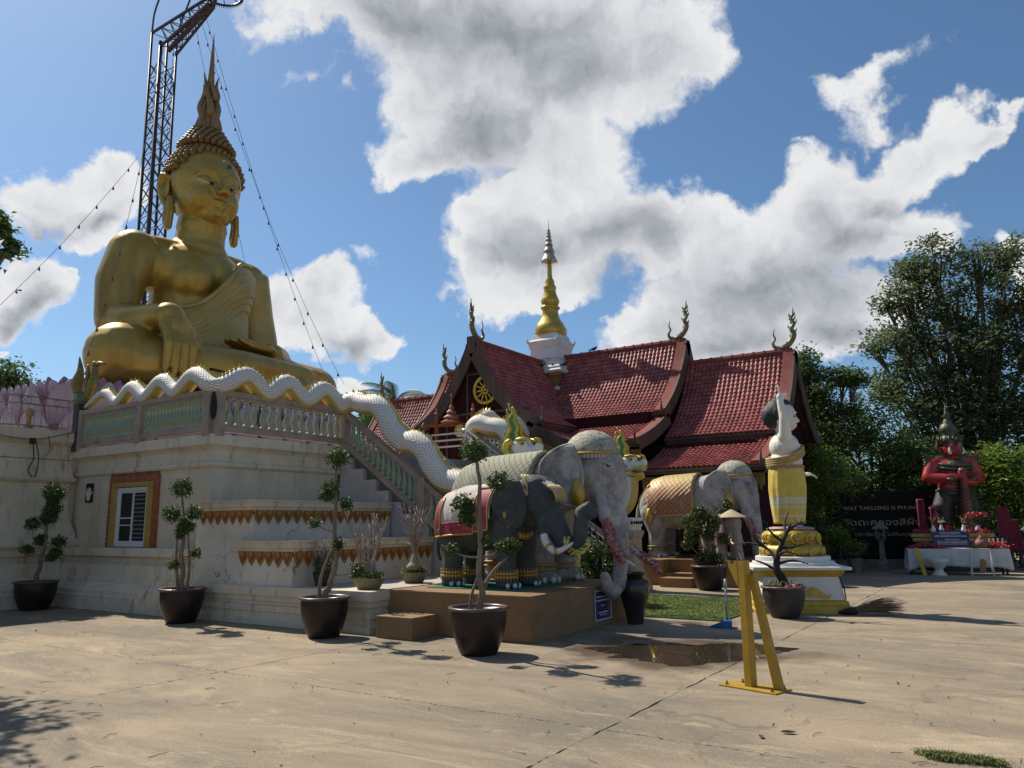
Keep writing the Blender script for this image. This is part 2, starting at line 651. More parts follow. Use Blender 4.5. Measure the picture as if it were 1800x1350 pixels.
def leaf_mesh(name, pts, size, mt, up=0.3, aspect=0.5, jitter=0.35, down=0.0, normals=None):
    """many small two-triangle leaves at the given points"""
    pts = np.asarray(pts, float)
    n = len(pts)
    d = rng.normal(size=(n, 3))
    d[:, 2] = d[:, 2] * 0.6 + up - down
    if normals is not None:
        d = d * 0.8 + normals
    d /= np.linalg.norm(d, axis=1)[:, None]
    nr = rng.normal(size=(n, 3))
    nr[:, 2] += 1.5
    s = np.cross(d, nr)
    s /= np.maximum(1e-6, np.linalg.norm(s, axis=1))[:, None]
    L = size * (1 + jitter * rng.uniform(-1, 1, n))[:, None]
    W = L * aspect * 0.5
    bend = np.cross(s, d) * L * 0.12
    v = np.stack([pts - d * L * 0.5, pts + s * W + bend, pts + d * L * 0.5, pts - s * W + bend], axis=1).reshape(-1, 3)
    f = np.arange(4 * n).reshape(n, 4)
    return mesh_np(name, v, f, mt)


def spline(pts, per=8):
    """Catmull-Rom through the points"""
    P = np.array(pts, float)
    P = np.vstack([2 * P[0] - P[1], P, 2 * P[-1] - P[-2]])
    out = []
    for i in range(1, len(P) - 2):
        for t in np.linspace(0, 1, per, endpoint=False):
            a, b, c, d = P[i - 1], P[i], P[i + 1], P[i + 2]
            out.append(0.5 * (2 * b + (c - a) * t + (2 * a - 5 * b + 4 * c - d) * t * t + (3 * b - a - 3 * c + d) * t ** 3))
    out.append(P[-2])
    return np.array(out)

# ------------------------------------------------------------------ ground
def ground_material():
    M = bpy.data.materials.new('yard_concrete')
    M.use_nodes = True
    nt = M.node_tree
    N, Lk = nt.nodes, nt.links
    b = N['Principled BSDF']
    b.inputs['Specular IOR Level'].default_value = 0.25
    tc = N.new('ShaderNodeTexCoord')

    def noise(scale, detail, rough, stretch=(1, 1, 1), rot=0, dist=0):
        mp = N.new('ShaderNodeMapping')
        mp.inputs['Scale'].default_value = stretch
        mp.inputs['Rotation'].default_value = (0, 0, rot)
        Lk.new(tc.outputs['Object'], mp.inputs[0])
        n = N.new('ShaderNodeTexNoise')
        n.inputs['Scale'].default_value = scale
        n.inputs['Detail'].default_value = detail
        n.inputs['Roughness'].default_value = rough
        n.inputs['Distortion'].default_value = dist
        Lk.new(mp.outputs[0], n.inputs['Vector'])
        return n.outputs[0]

    def rng_(s, a, b_, c=0.0, d=1.0):
        r = N.new('ShaderNodeMapRange')
        r.inputs[1].default_value, r.inputs[2].default_value = a, b_
        r.inputs[3].default_value, r.inputs[4].default_value = c, d
        Lk.new(s, r.inputs[0])
        return r.outputs[0]

    def mix(f, a, c, mode='MIX'):
        mx = N.new('ShaderNodeMix')
        mx.data_type = 'RGBA'
        mx.blend_type = mode
        for s, v in ((0, f), (6, a), (7, c)):
            if isinstance(v, bpy.types.NodeSocket):
                Lk.new(v, mx.inputs[s])
            else:
                mx.inputs[s].default_value = v if s == 0 else (*v, 1)
        return mx.outputs[2]
    c = mix(rng_(noise(0.34, 8, 0.62, dist=0.6), 0.38, 0.66), (0.262, 0.210, 0.148), (0.35, 0.275, 0.185))
    c = mix(rng_(noise(0.5, 11, 0.74, (0.55, 1.3, 1), 0.25, 0.7), 0.42, 0.60, 0, 0.95), c, (0.165, 0.142, 0.11))
    # pale worn streaks running with the yard
    c = mix(rng_(noise(1.0, 12, 0.80, (0.5, 1.5, 1), 0.12, 0.8), 0.53, 0.70, 0, 0.75), c, (0.53, 0.43, 0.285))
    c = mix(rng_(noise(0.9, 10, 0.75, (0.8, 1.1, 1), -0.5, 1.0), 0.60, 0.72, 0, 0.7), c, (0.50, 0.40, 0.26))
    c = mix(rng_(noise(5.0, 8, 0.8), 0.56, 0.76, 0, 0.45), c, (0.15, 0.125, 0.10))
    # thin sand and gravel speckle
    c = mix(rng_(noise(60, 4, 0.7), 0.36, 0.50, 0.55, 0), c, (0.12, 0.095, 0.07))
    c = mix(rng_(noise(45, 5, 0.8), 0.56, 0.70, 0, 0.60), c, (0.60, 0.50, 0.36))
    # hairline cracks
    v = N.new('ShaderNodeTexVoronoi')
    v.feature = 'DISTANCE_TO_EDGE'
    v.inputs['Scale'].default_value = 0.23
    mp = N.new('ShaderNodeMapping')
    Lk.new(tc.outputs['Object'], mp.inputs[0])
    nn = N.new('ShaderNodeTexNoise')
    nn.inputs['Scale'].default_value = 1.3
    nn.inputs['Detail'].default_value = 7
    Lk.new(mp.outputs[0], nn.inputs['Vector'])
    wr = N.new('ShaderNodeVectorMath')
    wr.operation = 'MULTIPLY_ADD'
    Lk.new(nn.outputs['Color'], wr.inputs[0])
    wr.inputs[1].default_value = (1.2, 1.2, 0)
    Lk.new(mp.outputs[0], wr.inputs[2])
    Lk.new(wr.outputs[0], v.inputs['Vector'])
    cr = rng_(v.outputs['Distance'], 0.0, 0.0022, 0.55, 0)
    c = mix(cr, c, (0.09, 0.075, 0.06))
    # wet patch round the puddle: damp concrete is darker and smoother
    vm = N.new('ShaderNodeVectorMath')
    vm.operation = 'SUBTRACT'
    Lk.new(tc.outputs['Object'], vm.inputs[0])
    vm.inputs[1].default_value = (-3.75, 9.2, 0)
    rt = N.new('ShaderNodeVectorRotate')
    rt.rotation_type = 'Z_AXIS'
    rt.inputs['Angle'].default_value = -0.35
    Lk.new(vm.outputs[0], rt.inputs['Vector'])
    sc_ = N.new('ShaderNodeVectorMath')
    sc_.operation = 'MULTIPLY'
    sc_.inputs[1].default_value = (1 / 1.75, 1 / 1.45, 0)
    Lk.new(rt.outputs[0], sc_.inputs[0])
    ln = N.new('ShaderNodeVectorMath')
    ln.operation = 'LENGTH'
    Lk.new(sc_.outputs[0], ln.inputs[0])
    ad = N.new('ShaderNodeMath')
    ad.operation = 'MULTIPLY_ADD'
    Lk.new(noise(1.3, 7, 0.6), ad.inputs[0])
    ad.inputs[1].default_value = 1.5
    Lk.new(ln.outputs['Value'], ad.inputs[2])
    wet = rng_(ad.outputs[0], 1.35, 1.75, 1, 0)
    c = mix(wet, c, (0.42, 0.36, 0.32), 'MULTIPLY')
    Lk.new(c, b.inputs['Base Color'])
    rough = rng_(wet, 0, 1, 0.88, 0.42)
    Lk.new(rough, b.inputs['Roughness'])
    bp = N.new('ShaderNodeBump')
    bp.inputs['Strength'].default_value = 0.35
    bp.inputs['Distance'].default_value = 0.012
    hs = N.new('ShaderNodeMath')
    hs.operation = 'ADD'
    Lk.new(noise(70, 6, 0.75), hs.inputs[0])
    Lk.new(rng_(noise(9, 6, 0.6), 0, 1, 0, 1.5), hs.inputs[1])
    Lk.new(hs.outputs[0], bp.inputs['Height'])
    Lk.new(bp.outputs[0], b.inputs['Normal'])
    return M


GM = ground_material()
soil = mat('joint_soil', (0.13, 0.10, 0.07), (0.2, 0.16, 0.11), 9, 0.95)
gmb = MB()
gmb.add([(-700, -500, -0.03), (600, -500, -0.03), (600, 900, -0.03), (-700, 900, -0.03)], [(0, 1, 2, 3)])
ground = gmb.build('ground', soil, kind='structure')


def jag(a, b, n, amp, seed):
    """ragged slab edge between two points"""
    r = random.Random(seed)
    out = []
    for i in range(n):
        t = i / n
        w = 0 if i == 0 else amp * r.uniform(-1, 1)
        dx, dy = b[0] - a[0], b[1] - a[1]
        L = math.hypot(dx, dy)
        out.append((a[0] + dx * t - dy / L * w, a[1] + dy * t + dx / L * w))
    return out


# cast slabs, the yard's joints run along and across the terrace
XS = [-60, -30, -16.8, -12.15, -7.5, -2.85, 1.8, 6.45, 20, 60]
YS = [-25, -3.2, 5.55, 30.5, 60]
for i in range(len(XS) - 1):
    for j in range(len(YS) - 1):
        x0, x1, y0, y1 = XS[i] + .006, XS[i + 1] - .006, YS[j] + .002, YS[j + 1] - .002
        near = -18 < x0 < 8 and j in (1, 2)
        n = 150 if near else 2
        amp = 0.013 if near else 0
        loop = []
        for k, (a, c) in enumerate((((x0, y0), (x1, y0)), ((x1, y0), (x1, y1)), ((x1, y1), (x0, y1)), ((x0, y1), (x0, y0)))):
            loop += jag(a, c, n, amp, i * 40 + j * 7 + k)
        s = MB()
        q = len(loop)
        s.add([(x, y, 0) for x, y in loop] + [(x, y, -0.03) for x, y in loop], [tuple(range(q))] + [(k, q + k, q + (k + 1) % q, (k + 1) % q) for k in range(q)])
        s.build('concrete_slab', GM, ground)

# water lying on the yard
pm = mat('puddle_water', (0.035, 0.027, 0.02), None, rough=0.02, spec=0.6)
pts = []
for k in range(72):
    a = 2 * PI * k / 72
    r = 1.0 + 0.16 * math.sin(3 * a + 0.6) + 0.10 * math.sin(7 * a + 2) + 0.06 * math.sin(13 * a) + 0.04 * math.sin(29 * a)
    x, y = 1.12 * r * math.cos(a), 0.72 * r * math.sin(a)
    pts.append((-3.55 + x * 0.80 - y * 0.6, 9.25 + x * 0.6 + y * 0.80, 0.004))
pb = MB().add(pts, [tuple(range(72))])
pb.build('puddle', pm, kind='structure')

# ------------------------------------------------------------------ terrace that carries the great statue
cream = mat('cream_plaster', (0.54, 0.455, 0.33), (0.60, 0.515, 0.385), 1.4, 0.85, bump=0.25, bscale=14,
            stain=(0.36, 0.29, 0.20), stain_scale=1.1, stain_amt=(0.50, 0.76), stain_stretch=(2.2, 2.2, 0.22))
creamtrim = mat('cream_trim', (0.56, 0.48, 0.355), (0.63, 0.55, 0.425), 2.2, 0.8, bump=0.2, bscale=20,
                stain=(0.20, 0.145, 0.09), stain_scale=2.8, stain_amt=(0.54, 0.72), stain_stretch=(1.8, 1.8, 0.4))


def plaster_cracked():
    M = mat('cracked_plaster', (0.56, 0.51, 0.42), (0.65, 0.60, 0.51), 1.6, 0.85, bump=0.3, bscale=18,
            stain=(0.40, 0.35, 0.28), stain_scale=1.7, stain_amt=(0.56, 0.76), stain_stretch=(1.2, 1.2, 0.5))
    nt = M.node_tree
    N, Lk = nt.nodes, nt.links
    b = N['Principled BSDF']
    base = b.inputs['Base Color'].links[0].from_socket
    tc = N.new('ShaderNodeTexCoord')
    nn = N.new('ShaderNodeTexNoise')
    nn.inputs['Scale'].default_value = 3.0
    nn.inputs['Detail'].default_value = 8
    Lk.new(tc.outputs['Object'], nn.inputs['Vector'])
    wr = N.new('ShaderNodeVectorMath')
    wr.operation = 'MULTIPLY_ADD'
    Lk.new(nn.outputs['Color'], wr.inputs[0])
    wr.inputs[1].default_value = (0.5, 0.5, 0.5)
    Lk.new(tc.outputs['Object'], wr.inputs[2])
    col = base
    for sc_, w, amt, lo, hi in ((1.5, 0.016, 0.95, 0.47, 0.56), (4.5, 0.012, 0.75, 0.52, 0.62)):
        v = N.new('ShaderNodeTexVoronoi')
        v.feature = 'DISTANCE_TO_EDGE'
        v.inputs['Scale'].default_value = sc_
        Lk.new(wr.outputs[0], v.inputs['Vector'])
        r = N.new('ShaderNodeMapRange')
        r.inputs[1].default_value, r.inputs[2].default_value = 0.0, w
        r.inputs[3].default_value, r.inputs[4].default_value = amt, 0
        Lk.new(v.outputs['Distance'], r.inputs[0])
        n2 = N.new('ShaderNodeTexNoise')
        n2.inputs['Scale'].default_value = 1.1 + sc_ * 0.2
        n2.inputs['Detail'].default_value = 5
        Lk.new(tc.outputs['Object'], n2.inputs['Vector'])
        g = N.new('ShaderNodeMapRange')
        g.inputs[1].default_value, g.inputs[2].default_value = lo, hi
        Lk.new(n2.outputs[0], g.inputs[0])
        ml = N.new('ShaderNodeMath')
        ml.operation = 'MULTIPLY'
        Lk.new(r.outputs[0], ml.inputs[0])
        Lk.new(g.outputs[0], ml.inputs[1])
        mx = N.new('ShaderNodeMix')
        mx.data_type = 'RGBA'
        Lk.new(ml.outputs[0], mx.inputs[0])
        Lk.new(col, mx.inputs[6])
        mx.inputs[7].default_value = (0.05, 0.045, 0.04, 1)
        col = mx.outputs[2]
    Lk.new(col, b.inputs['Base Color'])
    return M


cracked = plaster_cracked()
terrace = thing('temple_terrace', 'cream plastered terrace building with a white framed window under the golden seated statue', 'building', (-15, 12, 0))

MAINP = [(-17.35, 8.8), (-12.45, 8.8), (-12.45, 11.96)]
# wall core
MB().sweep(MAINP, [(0, 0), (0, 3.2), (-0.4, 3.2), (-0.4, 0)]).build('wall', cream, terrace)
PLINTH = [(0.0, 0), (.44, 0), (.44, .27), (.405, .29), (.405, .36), (.28, .50), (.28, .585), (.245, .60), (.245, .84), (.15, .90), (.13, .97), (.20, 1.0), (.27, 1.02), (.27, 1.17), (0, 1.172)]
MB().sweep([(-17.35, 8.8), (-12.3, 8.8)], PLINTH).build('plinth', creamtrim, terrace)
CORN = [(0, 2.64), (.05, 2.66), (.075, 2.69), (.075, 2.74), (.03, 2.77), (.03, 2.97), (.08, 3.02), (.16, 3.06), (.16, 3.25), (-0.4, 3.25)]
MB().sweep(MAINP, CORN).build('cornice', creamtrim, terrace)
# floor of the platform
MB().box((-32, 8.9, 2.9), (-12.5, 19.8, 3.19)).build('platform_floor', creamtrim, terrace)
MB().box((-31, 9.3, 0), (-12.9, 19.7, 2.9)).build('core', cream, terrace)

# wing on the far left, its face looks along the terrace
WP = [(-17.22, -6), (-17.22, 8.79)]
MB().sweep(WP, [(0, 0), (0, 3.5), (-3, 3.5), (-3, 0)]).build('wall', cream, terrace)
WPL = [(0, 0), (.36, 0), (.36, .27), (.32, .30), (.32, .37), (.20, .50), (.2, .6), (.16, .62), (.16, .86), (.08, .92), (.12, 1.0), (.22, 1.02), (.22, 1.17), (0, 1.172)]
MB().sweep(WP, WPL).build('plinth', creamtrim, terrace)
WC = [(0, 3.0), (.05, 3.02), (.05, 3.3), (.12, 3.36), (.16, 3.4), (.16, 3.62), (-3, 3.62)]
MB().sweep(WP, WC).build('cornice', creamtrim, terrace)
# waisted pilaster of the wing
pil = MB()
prof = [(.30, 1.17), (.34, 1.22), (.34, 1.3), (.26, 1.36), (.24, 1.5), (.16, 1.72), (.12, 2.0), (.11, 2.3), (.12, 2.5), (.2, 2.56), (.22, 2.6), (.16, 2.64), (.14, 2.75), (.08, 3.0), (0, 3.0)]
pil.sweep([(-17.25, 7.1), (-17.22, 7.1), (-17.22, 8.5), (-17.25, 8.5)], prof)
pil.build('pilaster', creamtrim, terrace)

# stepped buttress blocks with painted swags
MB().box((-12.44, 8.55, .58), (-10.9, 11.95, 1.88)).build('upper_tier', cracked, terrace)
MB().box((-11.14, 8.49, .585), (-9.80, 11.96, 1.2)).build('lower_tier', cracked, terrace)


def ledge(x0, x1, y0, y1, z0, z1, name='ledge'):
    b = MB()
    P = [(x0, y0), (x1, y0), (x1, y1)]
    b.sweep(P, [(-0.3, z0), (.03, z0), (.05, z0 + .05), (.08, z0 + .06), (.08, z1 - .02), (.11, z1 - .02), (.11, z1), (-0.3, z1)])
    b.box((x0 + .01, y0 + .2, z0 + .01), (x1 - .2, y1, z1 - .005))
    b.build(name, creamtrim, terrace)


ledge(-12.42, -10.9, 8.55, 11.93, 1.83, 2.0)
ledge(-11.16, -9.80, 8.49, 11.94, 1.15, 1.32)
# base deck
DECK = [(0, 0), (.02, 0), (.02, .10), (-.02, .12), (-.02, .2), (.0, .21), (0, .30), (-.04, .31), (-.04, .36), (-.01, .37), (-.01, .45), (.03, .46), (.03, .60), (-.4, .60), (-.4, 0)]
MB().sweep([(-12.35, 8.44), (-8.06, 8.44), (-8.06, 8.84)], DECK).build('deck_edge', creamtrim, terrace)
MB().box((-12.3, 8.7, 0), (-8.2, 12.4, .597)).build('deck', mat('deck_concrete', (0.36, 0.33, 0.28), (0.44, 0.40, 0.34), 2, 0.85, bump=.3), terrace)

# swag frieze: each hanging leaf is a piece
red_g = mat('swag_red', (0.22, 0.018, 0.014), (0.28, 0.04, 0.02), 9, 0.6, mixlo=.42, mixhi=.58, stain=(0.03, 0.05, 0.02), stain_scale=9, stain_amt=(0.56, .72))
gold_t = mat('swag_gold', (0.36, 0.17, 0.045), (0.40, 0.22, 0.06), 20, 0.5)


swag_out = mat('swag_amber', (0.34, 0.19, 0.035), (0.25, 0.12, 0.03), 9, .6, stain=(0.05, 0.06, 0.02), stain_scale=9, stain_amt=(.55, .7))
swag_in = mat('swag_yellow', (0.50, 0.31, 0.05), (0.42, 0.20, 0.04), 9, .6)


def swag_mesh(w, h):
    b = MB()
    # nested drop shapes, each a little prouder
    for k, (s, d, top) in enumerate(((1.04, 0.012, 0), (0.74, 0.022, .02), (0.44, 0.032, .03))):
        hw = w * 0.5 * s
        pts = [(-hw, 0, -top * h), (hw, 0, -top * h)]
        for t in (0.25, 0.5, 0.75):
            pts.append((hw * (1 - t ** 2.2), 0, -h * s * t))
        pts.append((0, 0, -h * s * 1.0))
        for t in (0.75, 0.5, 0.25):
            pts.append((-hw * (1 - t ** 2.2), 0, -h * s * t))
        b.prism(pts, (0, -d, 0))
    b.ball((-w * .5, -0.012, -h * .05), (w * .13, .016, w * .13), 7, 4)
    me = b.mesh('swag', swag_out)
    me.materials.append(red_g)
    me.materials.append(swag_in)
    for p in me.polygons:
        y = min(me.vertices[v].co.y for v in p.vertices)
        p.material_index = 0 if y > -.016 else (1 if y > -.026 else 2)
    return me


def swag_rim(w, h):
    b = MB()
    for s, d in ((0.93, 0.017), (0.62, 0.028), (.34, .037)):
        hw = w * 0.5 * s
        L = [(hw * (1 - t ** 2.2), -d, -h * s * t) for t in (0.05, .3, .55, .8, 1.0)]
        pts = L + [(-x, y, z) for x, y, z in L[::-1]]
        b.tube(pts, 0.0075, 4)
    return b.mesh('swag_rim', gold_t)


SW, SH = 0.205, 0.23
swm, swr = swag_mesh(SW, SH), swag_rim(SW, SH)
TL = rootloc(terrace)


def swags(p0, p1, z, rz, nrm):
    """swags from p0 to p1 on a face whose outward normal turns -Y by rz"""
    L = math.hypot(p1[0] - p0[0], p1[1] - p0[1])
    n = max(1, round(L / SW))
    for i in range(n):
        t = (i + .5) / n
        loc = Vector((p0[0] + (p1[0] - p0[0]) * t, p0[1] + (p1[1] - p0[1]) * t, z)) - TL
        sx = L / n / SW
        s = link('swag', swm, terrace, loc, (0, 0, rz), (sx, 1, random.uniform(.95, 1.04)))
        link('swag_rim', swr, s)
    b = MB()
    if abs(rz) < .1:
        b.box((p0[0], p0[1] - .006, z - .07), (p1[0], p0[1] + .02, z + .005))
    else:
        b.box((p0[0] - .02, p0[1], z - .07), (p0[0] + .006, p1[1], z + .005))
    b.build('swag_band', mat('dark_green_band', (0.06, 0.065, 0.03), (0.12, 0.06, 0.03), 12, 0.7), terrace)


swags((-12.34, 8.545), (-10.9, 8.545), 1.825, 0, None)
swags((-10.893, 8.56), (-10.893, 11.93), 1.825, PI / 2, None)
swags((-11.12, 8.484), (-9.80, 8.484), 1.145, 0, None)
swags((-9.793, 8.50), (-9.793, 11.94), 1.145, PI / 2, None)

# window
white_al = mat('white_aluminium', (0.60, 0.60, 0.59), None, rough=.4)
glass_d = mat('window_glass', (0.010, 0.014, 0.012), None, rough=0.06, spec=0.3)
gold_flat = mat('ochre_gold_paint', (0.36, 0.21, 0.045), (0.42, 0.26, 0.07), 8, 0.5, bump=.15)
red_orn = mat('red_ornament', (0.26, 0.05, 0.03), (0.33, 0.15, 0.05), 26, 0.6, bump=.6, bscale=40)
win = MB()
win.box((-15.44, 8.745, 1.19), (-15.36, 8.83, 2.36)).box((-14.42, 8.745, 1.19), (-14.34, 8.83, 2.36))
win.box((-15.36, 8.745, 2.29), (-14.42, 8.83, 2.36)).box((-15.36, 8.745, 1.19), (-14.42, 8.83, 1.26))
w_o = win.build('window', white_al, terrace, bevel=.006)
for i, (x0, x1, y) in enumerate(((-15.36, -14.87, 8.770), (-14.91, -14.42, 8.784))):
    MB().box((x0 + .03, y + .004, 1.29), (x1 - .03, y + .010, 2.26)).build('pane', glass_d, w_o)
    s = MB()
    s.box((x0, y - .012, 1.262), (x0 + .035, y + .014, 2.288)).box((x1 - .035, y - .012, 1.262), (x1, y + .014, 2.288))
    s.box((x0 + .035, y - .012, 2.25), (x1 - .035, y + .014, 2.288)).box((x0 + .035, y - .012, 1.262), (x1 - .035, y + .014, 1.3))
    if i == 0:
        s.box((x0 + .035, y - .012, 1.74), (x1 - .035, y + .004, 1.765)).box((x0 + .035, y - .012, 1.60), (x1 - .035, y + .004, 1.62))
    s.build('sash', white_al, w_o)
for k in range(11):
    z = 1.36 + k * .083
    MB().box((-14.86, 8.776, z), (-14.46, 8.782, z + .011)).build('bar', mat('grey_bar', (.3, .31, .31), None, rough=.5), w_o)
# recess behind the panes
sur = MB()
sur.box((-15.62, 8.71, 1.175), (-15.44, 8.80, 2.37)).box((-14.34, 8.71, 1.175), (-14.16, 8.80, 2.37)).box((-15.62, 8.71, 2.37), (-14.16, 8.80, 2.46))
sur.build('window_surround', gold_flat, terrace, bevel=.012)
orn = MB()
orn.box((-15.74, 8.74, 1.175), (-15.62, 8.80, 2.46)).box((-14.16, 8.74, 1.175), (-14.04, 8.80, 2.46)).box((-15.74, 8.735, 2.46), (-14.04, 8.80, 2.58))
for k in range(16):
    x = -15.70 + k * .107
    orn.prism([(x - .05, 8.74, 2.58), (x + .05, 8.74, 2.58), (x, 8.74, 2.655)], (0, .05, 0))
    orn.ball((x, 8.735, 2.52), (.035, .02, .035), 6, 4)
for k in range(12):
    for x in (-15.70, -14.10):
        orn.ball((x, 8.735, 1.25 + k * .105), (.04, .022, .04), 6, 4)
orn.build('window_ornament', red_orn, terrace)
black_paint_ = mat('dark_cloth', (.012, .012, .013), None, rough=.8)
# emblem: black niche with a white open hand
MB().box((-16.72, 8.775, 2.1), (-16.46, 8.80, 2.5)).build('niche', mat('niche_black', (0.015, 0.014, 0.013), None, rough=.9), terrace, bevel=.03)
hand = [('E', (-16.59, 8.765, 2.2), (.075, .02, .075))]
for k, (dx, L) in enumerate(((-.075, .10), (-.035, .15), (.01, .17), (.05, .145), (.10, .08))):
    hand.append(('T', [(-16.59 + dx * .6, 8.765, 2.24), (-16.59 + dx * 1.5, 8.765, 2.24 + L)], [.018, .013]))
organic('hand_emblem', hand, .008, mat('emblem_white', (0.6, 0.56, 0.5), None, rough=.7), terrace, 2, world=True)
tag(organic('cloth_bundle', [('E', (-12.22, 8.6, 3.72), (.07, .06, .24)), ('E', (-12.24, 8.6, 3.9), (.045, .045, .14))], .02, black_paint_, None, 4), 'black cloth bundle tied to the corner post of the terrace balustrade', 'bundle')
fr = thing('bent_railing', 'dark bent metal rail showing between the serpent waves and the statue knee', 'rail', (-15.2, 10.4, 3.2))
for a_, b_ in (((-15.2, 9.35, 4.6), (-15.2, 10.55, 5.12)), ((-15.2, 10.55, 5.12), (-15.2, 10.55, 3.2)), ((-15.2, 10.55, 5.12), (-15.2, 12.0, 5.05)), ((-15.2, 9.35, 4.6), (-15.2, 9.35, 3.2)), ((-15.2, 12.0, 5.05), (-15.2, 12.0, 3.2))):
    MB().bar(a_, b_, .05).build('rail_bar', black_paint_, fr)
# loose wires on the wing
wb = MB()
wb.tube(spline([(-17.02, 7.75, 3.35), (-17.03, 7.8, 3.0), (-17.03, 7.72, 2.75), (-17.03, 7.85, 2.62), (-17.03, 7.9, 3.0), (-17.02, 7.8, 3.38)]), .011, 5)
wb.tube(spline([(-17.0, 6.0, 3.75), (-17.0, 7.0, 3.45), (-17.0, 7.8, 3.4), (-17.0, 8.6, 3.62)]), .008, 5)
wb.tube(spline([(-17.02, 8.05, 3.5), (-17.03, 8.1, 3.2), (-17.03, 8.02, 3.05)]), .007, 5)
wb.box((-17.06, 7.7, 3.3), (-17.0, 7.8, 3.42))
tag(wb.build('loose_cable', mat('black_cable', (0.02, 0.02, 0.02), None, rough=.6)), 'loose black cables hanging down the plaster wall at the far left', 'cable')

# stair with stepped side wall
stair = thing('stairway', 'grey stairway climbing between the two white serpents to the terrace', 'stairs', (-10, 14.4, 0))
lilac = mat('lilac_plaster', (0.44, 0.385, 0.36), (0.50, 0.445, 0.42), 1.2, 0.85, bump=.2, stain=(0.30, 0.26, 0.25), stain_scale=1.4)
stepm = mat('step_concrete', (0.16, 0.15, 0.14), (0.22, 0.20, 0.19), 3, 0.85)
TR, RI = 0.365, 0.2462
for k in range(13):
    x0 = -12.40 + k * TR
    z1 = 3.19 - k * RI
    MB().box((x0, 12.12, 0), (x0 + TR + .02, 16.66, z1)).build('step', stepm, stair)
for y0, y1 in ((12.0, 12.115), (16.665, 16.78)):
    poly = [(-12.44, y0, 0)]
    z = 3.0
    x = -12.44
    poly.append((x, y0, z))
    for k in range(12):
        xn = -12.10 + k * TR
        poly.append((xn, y0, z))
        z -= RI
        poly.append((xn, y0, z))
        if z < .3:
            break
    poly.append((xn, y0, 0))
    MB().prism(poly, (0, y1 - y0, 0)).build('side_wall', lilac, stair)

# ------------------------------------------------------------------ balustrades
railm = mat('mauve_rail', (0.29, 0.22, 0.165), (0.36, 0.28, 0.215), 3, 0.75, bump=.2, stain=(0.13, 0.10, 0.08), stain_scale=2, stain_amt=(.56, .8))
balm = mat('jade_baluster', (0.22, 0.27, 0.17), (0.33, 0.36, 0.25), 6, 0.35, spec=.5, stain=(.45, .46, .38), stain_scale=5, stain_amt=(.6, .8))


def baluster_mesh(h, r):
    p = [(.95, 0), (.95, .06), (.55, .09), (.5, .14), (.85, .26), (.98, .36), (.85, .48), (.5, .68), (.45, .76), (.75, .80), (.5, .84), (.62, .90), (.95, .93), (.95, 1.0)]
    return MB().lathe((0, 0, 0), [(a * r, b * h) for a, b in p], 8).mesh('baluster', balm, True, angle=50)


BAL = baluster_mesh(.50, .062)


def balustrade(label, a, b, za, zb, posts, n, rail_off=0.0, loc=None):
    """run from plan point a to b, floor heights za, zb; posts as fractions"""
    a, b = Vector((a[0], a[1], za)), Vector((b[0], b[1], zb))
    root = thing('balustrade', label, 'balustrade', a, 0, 'balustrades of the terrace and stair')
    d = b - a
    hz = Vector((d.x, d.y, 0)).normalized()
    along = lambda t: a + d * t
    up = Vector((0, 0, 1))
    r = MB()
    r.bar(along(0) + up * .80, along(1) + up * .80, .17, .10)
    r.bar(along(0) + up * .735, along(1) + up * .735, .12, .05)
    r.build('top_rail', railm, root, bevel=.01)
    r = MB()
    r.bar(along(0) + up * .12, along(1) + up * .12, .15, .10)
    r.bar(along(0) + up * .185, along(1) + up * .185, .11, .04)
    r.build('bottom_rail', railm, root, bevel=.01)
    for t in posts:
        p = along(t)
        q = MB().box((p.x - .1, p.y - .1, p.z - .02), (p.x + .1, p.y + .1, p.z + .86))
        q.build('post', railm, root, bevel=.012)
    ts = sorted(posts)
    L = Vector((d.x, d.y, 0)).length
    for i in range(len(ts) - 1):
        t0, t1 = ts[i] + .13 / L, ts[i + 1] - .13 / L
        m_ = max(1, round((t1 - t0) * n))
        for k in range(m_):
            t = t0 + (t1 - t0) * (k + .5) / m_
            p = along(t) + up * .205
            link('baluster', BAL, root, p - a)
    return root


balustrade('balustrade along the window side of the terrace, under the tail of the serpent', (-17.0, 8.72), (-12.42, 8.72), 3.24, 3.24, (0, .5, .985), 40)
balustrade('short level balustrade from the terrace corner to the stair head, beneath the serpent', (-12.37, 8.80), (-12.37, 12.03), 3.24, 3.24, (0, 1), 16)
balustrade('sloping stair balustrade carrying the nearer white serpent', (-12.27, 12.03), (-7.9, 12.03), 3.17, 0.09, (.5, 1), 27)
sb = balustrade('sloping stair balustrade carrying the farther white serpent', (-12.37, 16.75), (-7.9, 16.75), 3.24, 0.09, (0, .5, 1), 27)
balustrade('level balustrade beyond the stair under the coiled serpent tail', (-12.37, 16.86), (-12.37, 20.1), 3.24, 3.24, (0, 1), 16)
# the first stair panel starts at the corner post of the level run
for ch in [o for o in bpy.data.objects if o.name.startswith('balustrade') and 'nearer white' in str(o.get('label', ''))]:
    L = 4.37
    for k in range(13):
        t = (0.12 + (2.185 - .25) * (k + .5) / 13) / L
        link('baluster', BAL, ch, Vector((4.37 * t, 0, -3.08 * t + .205)))

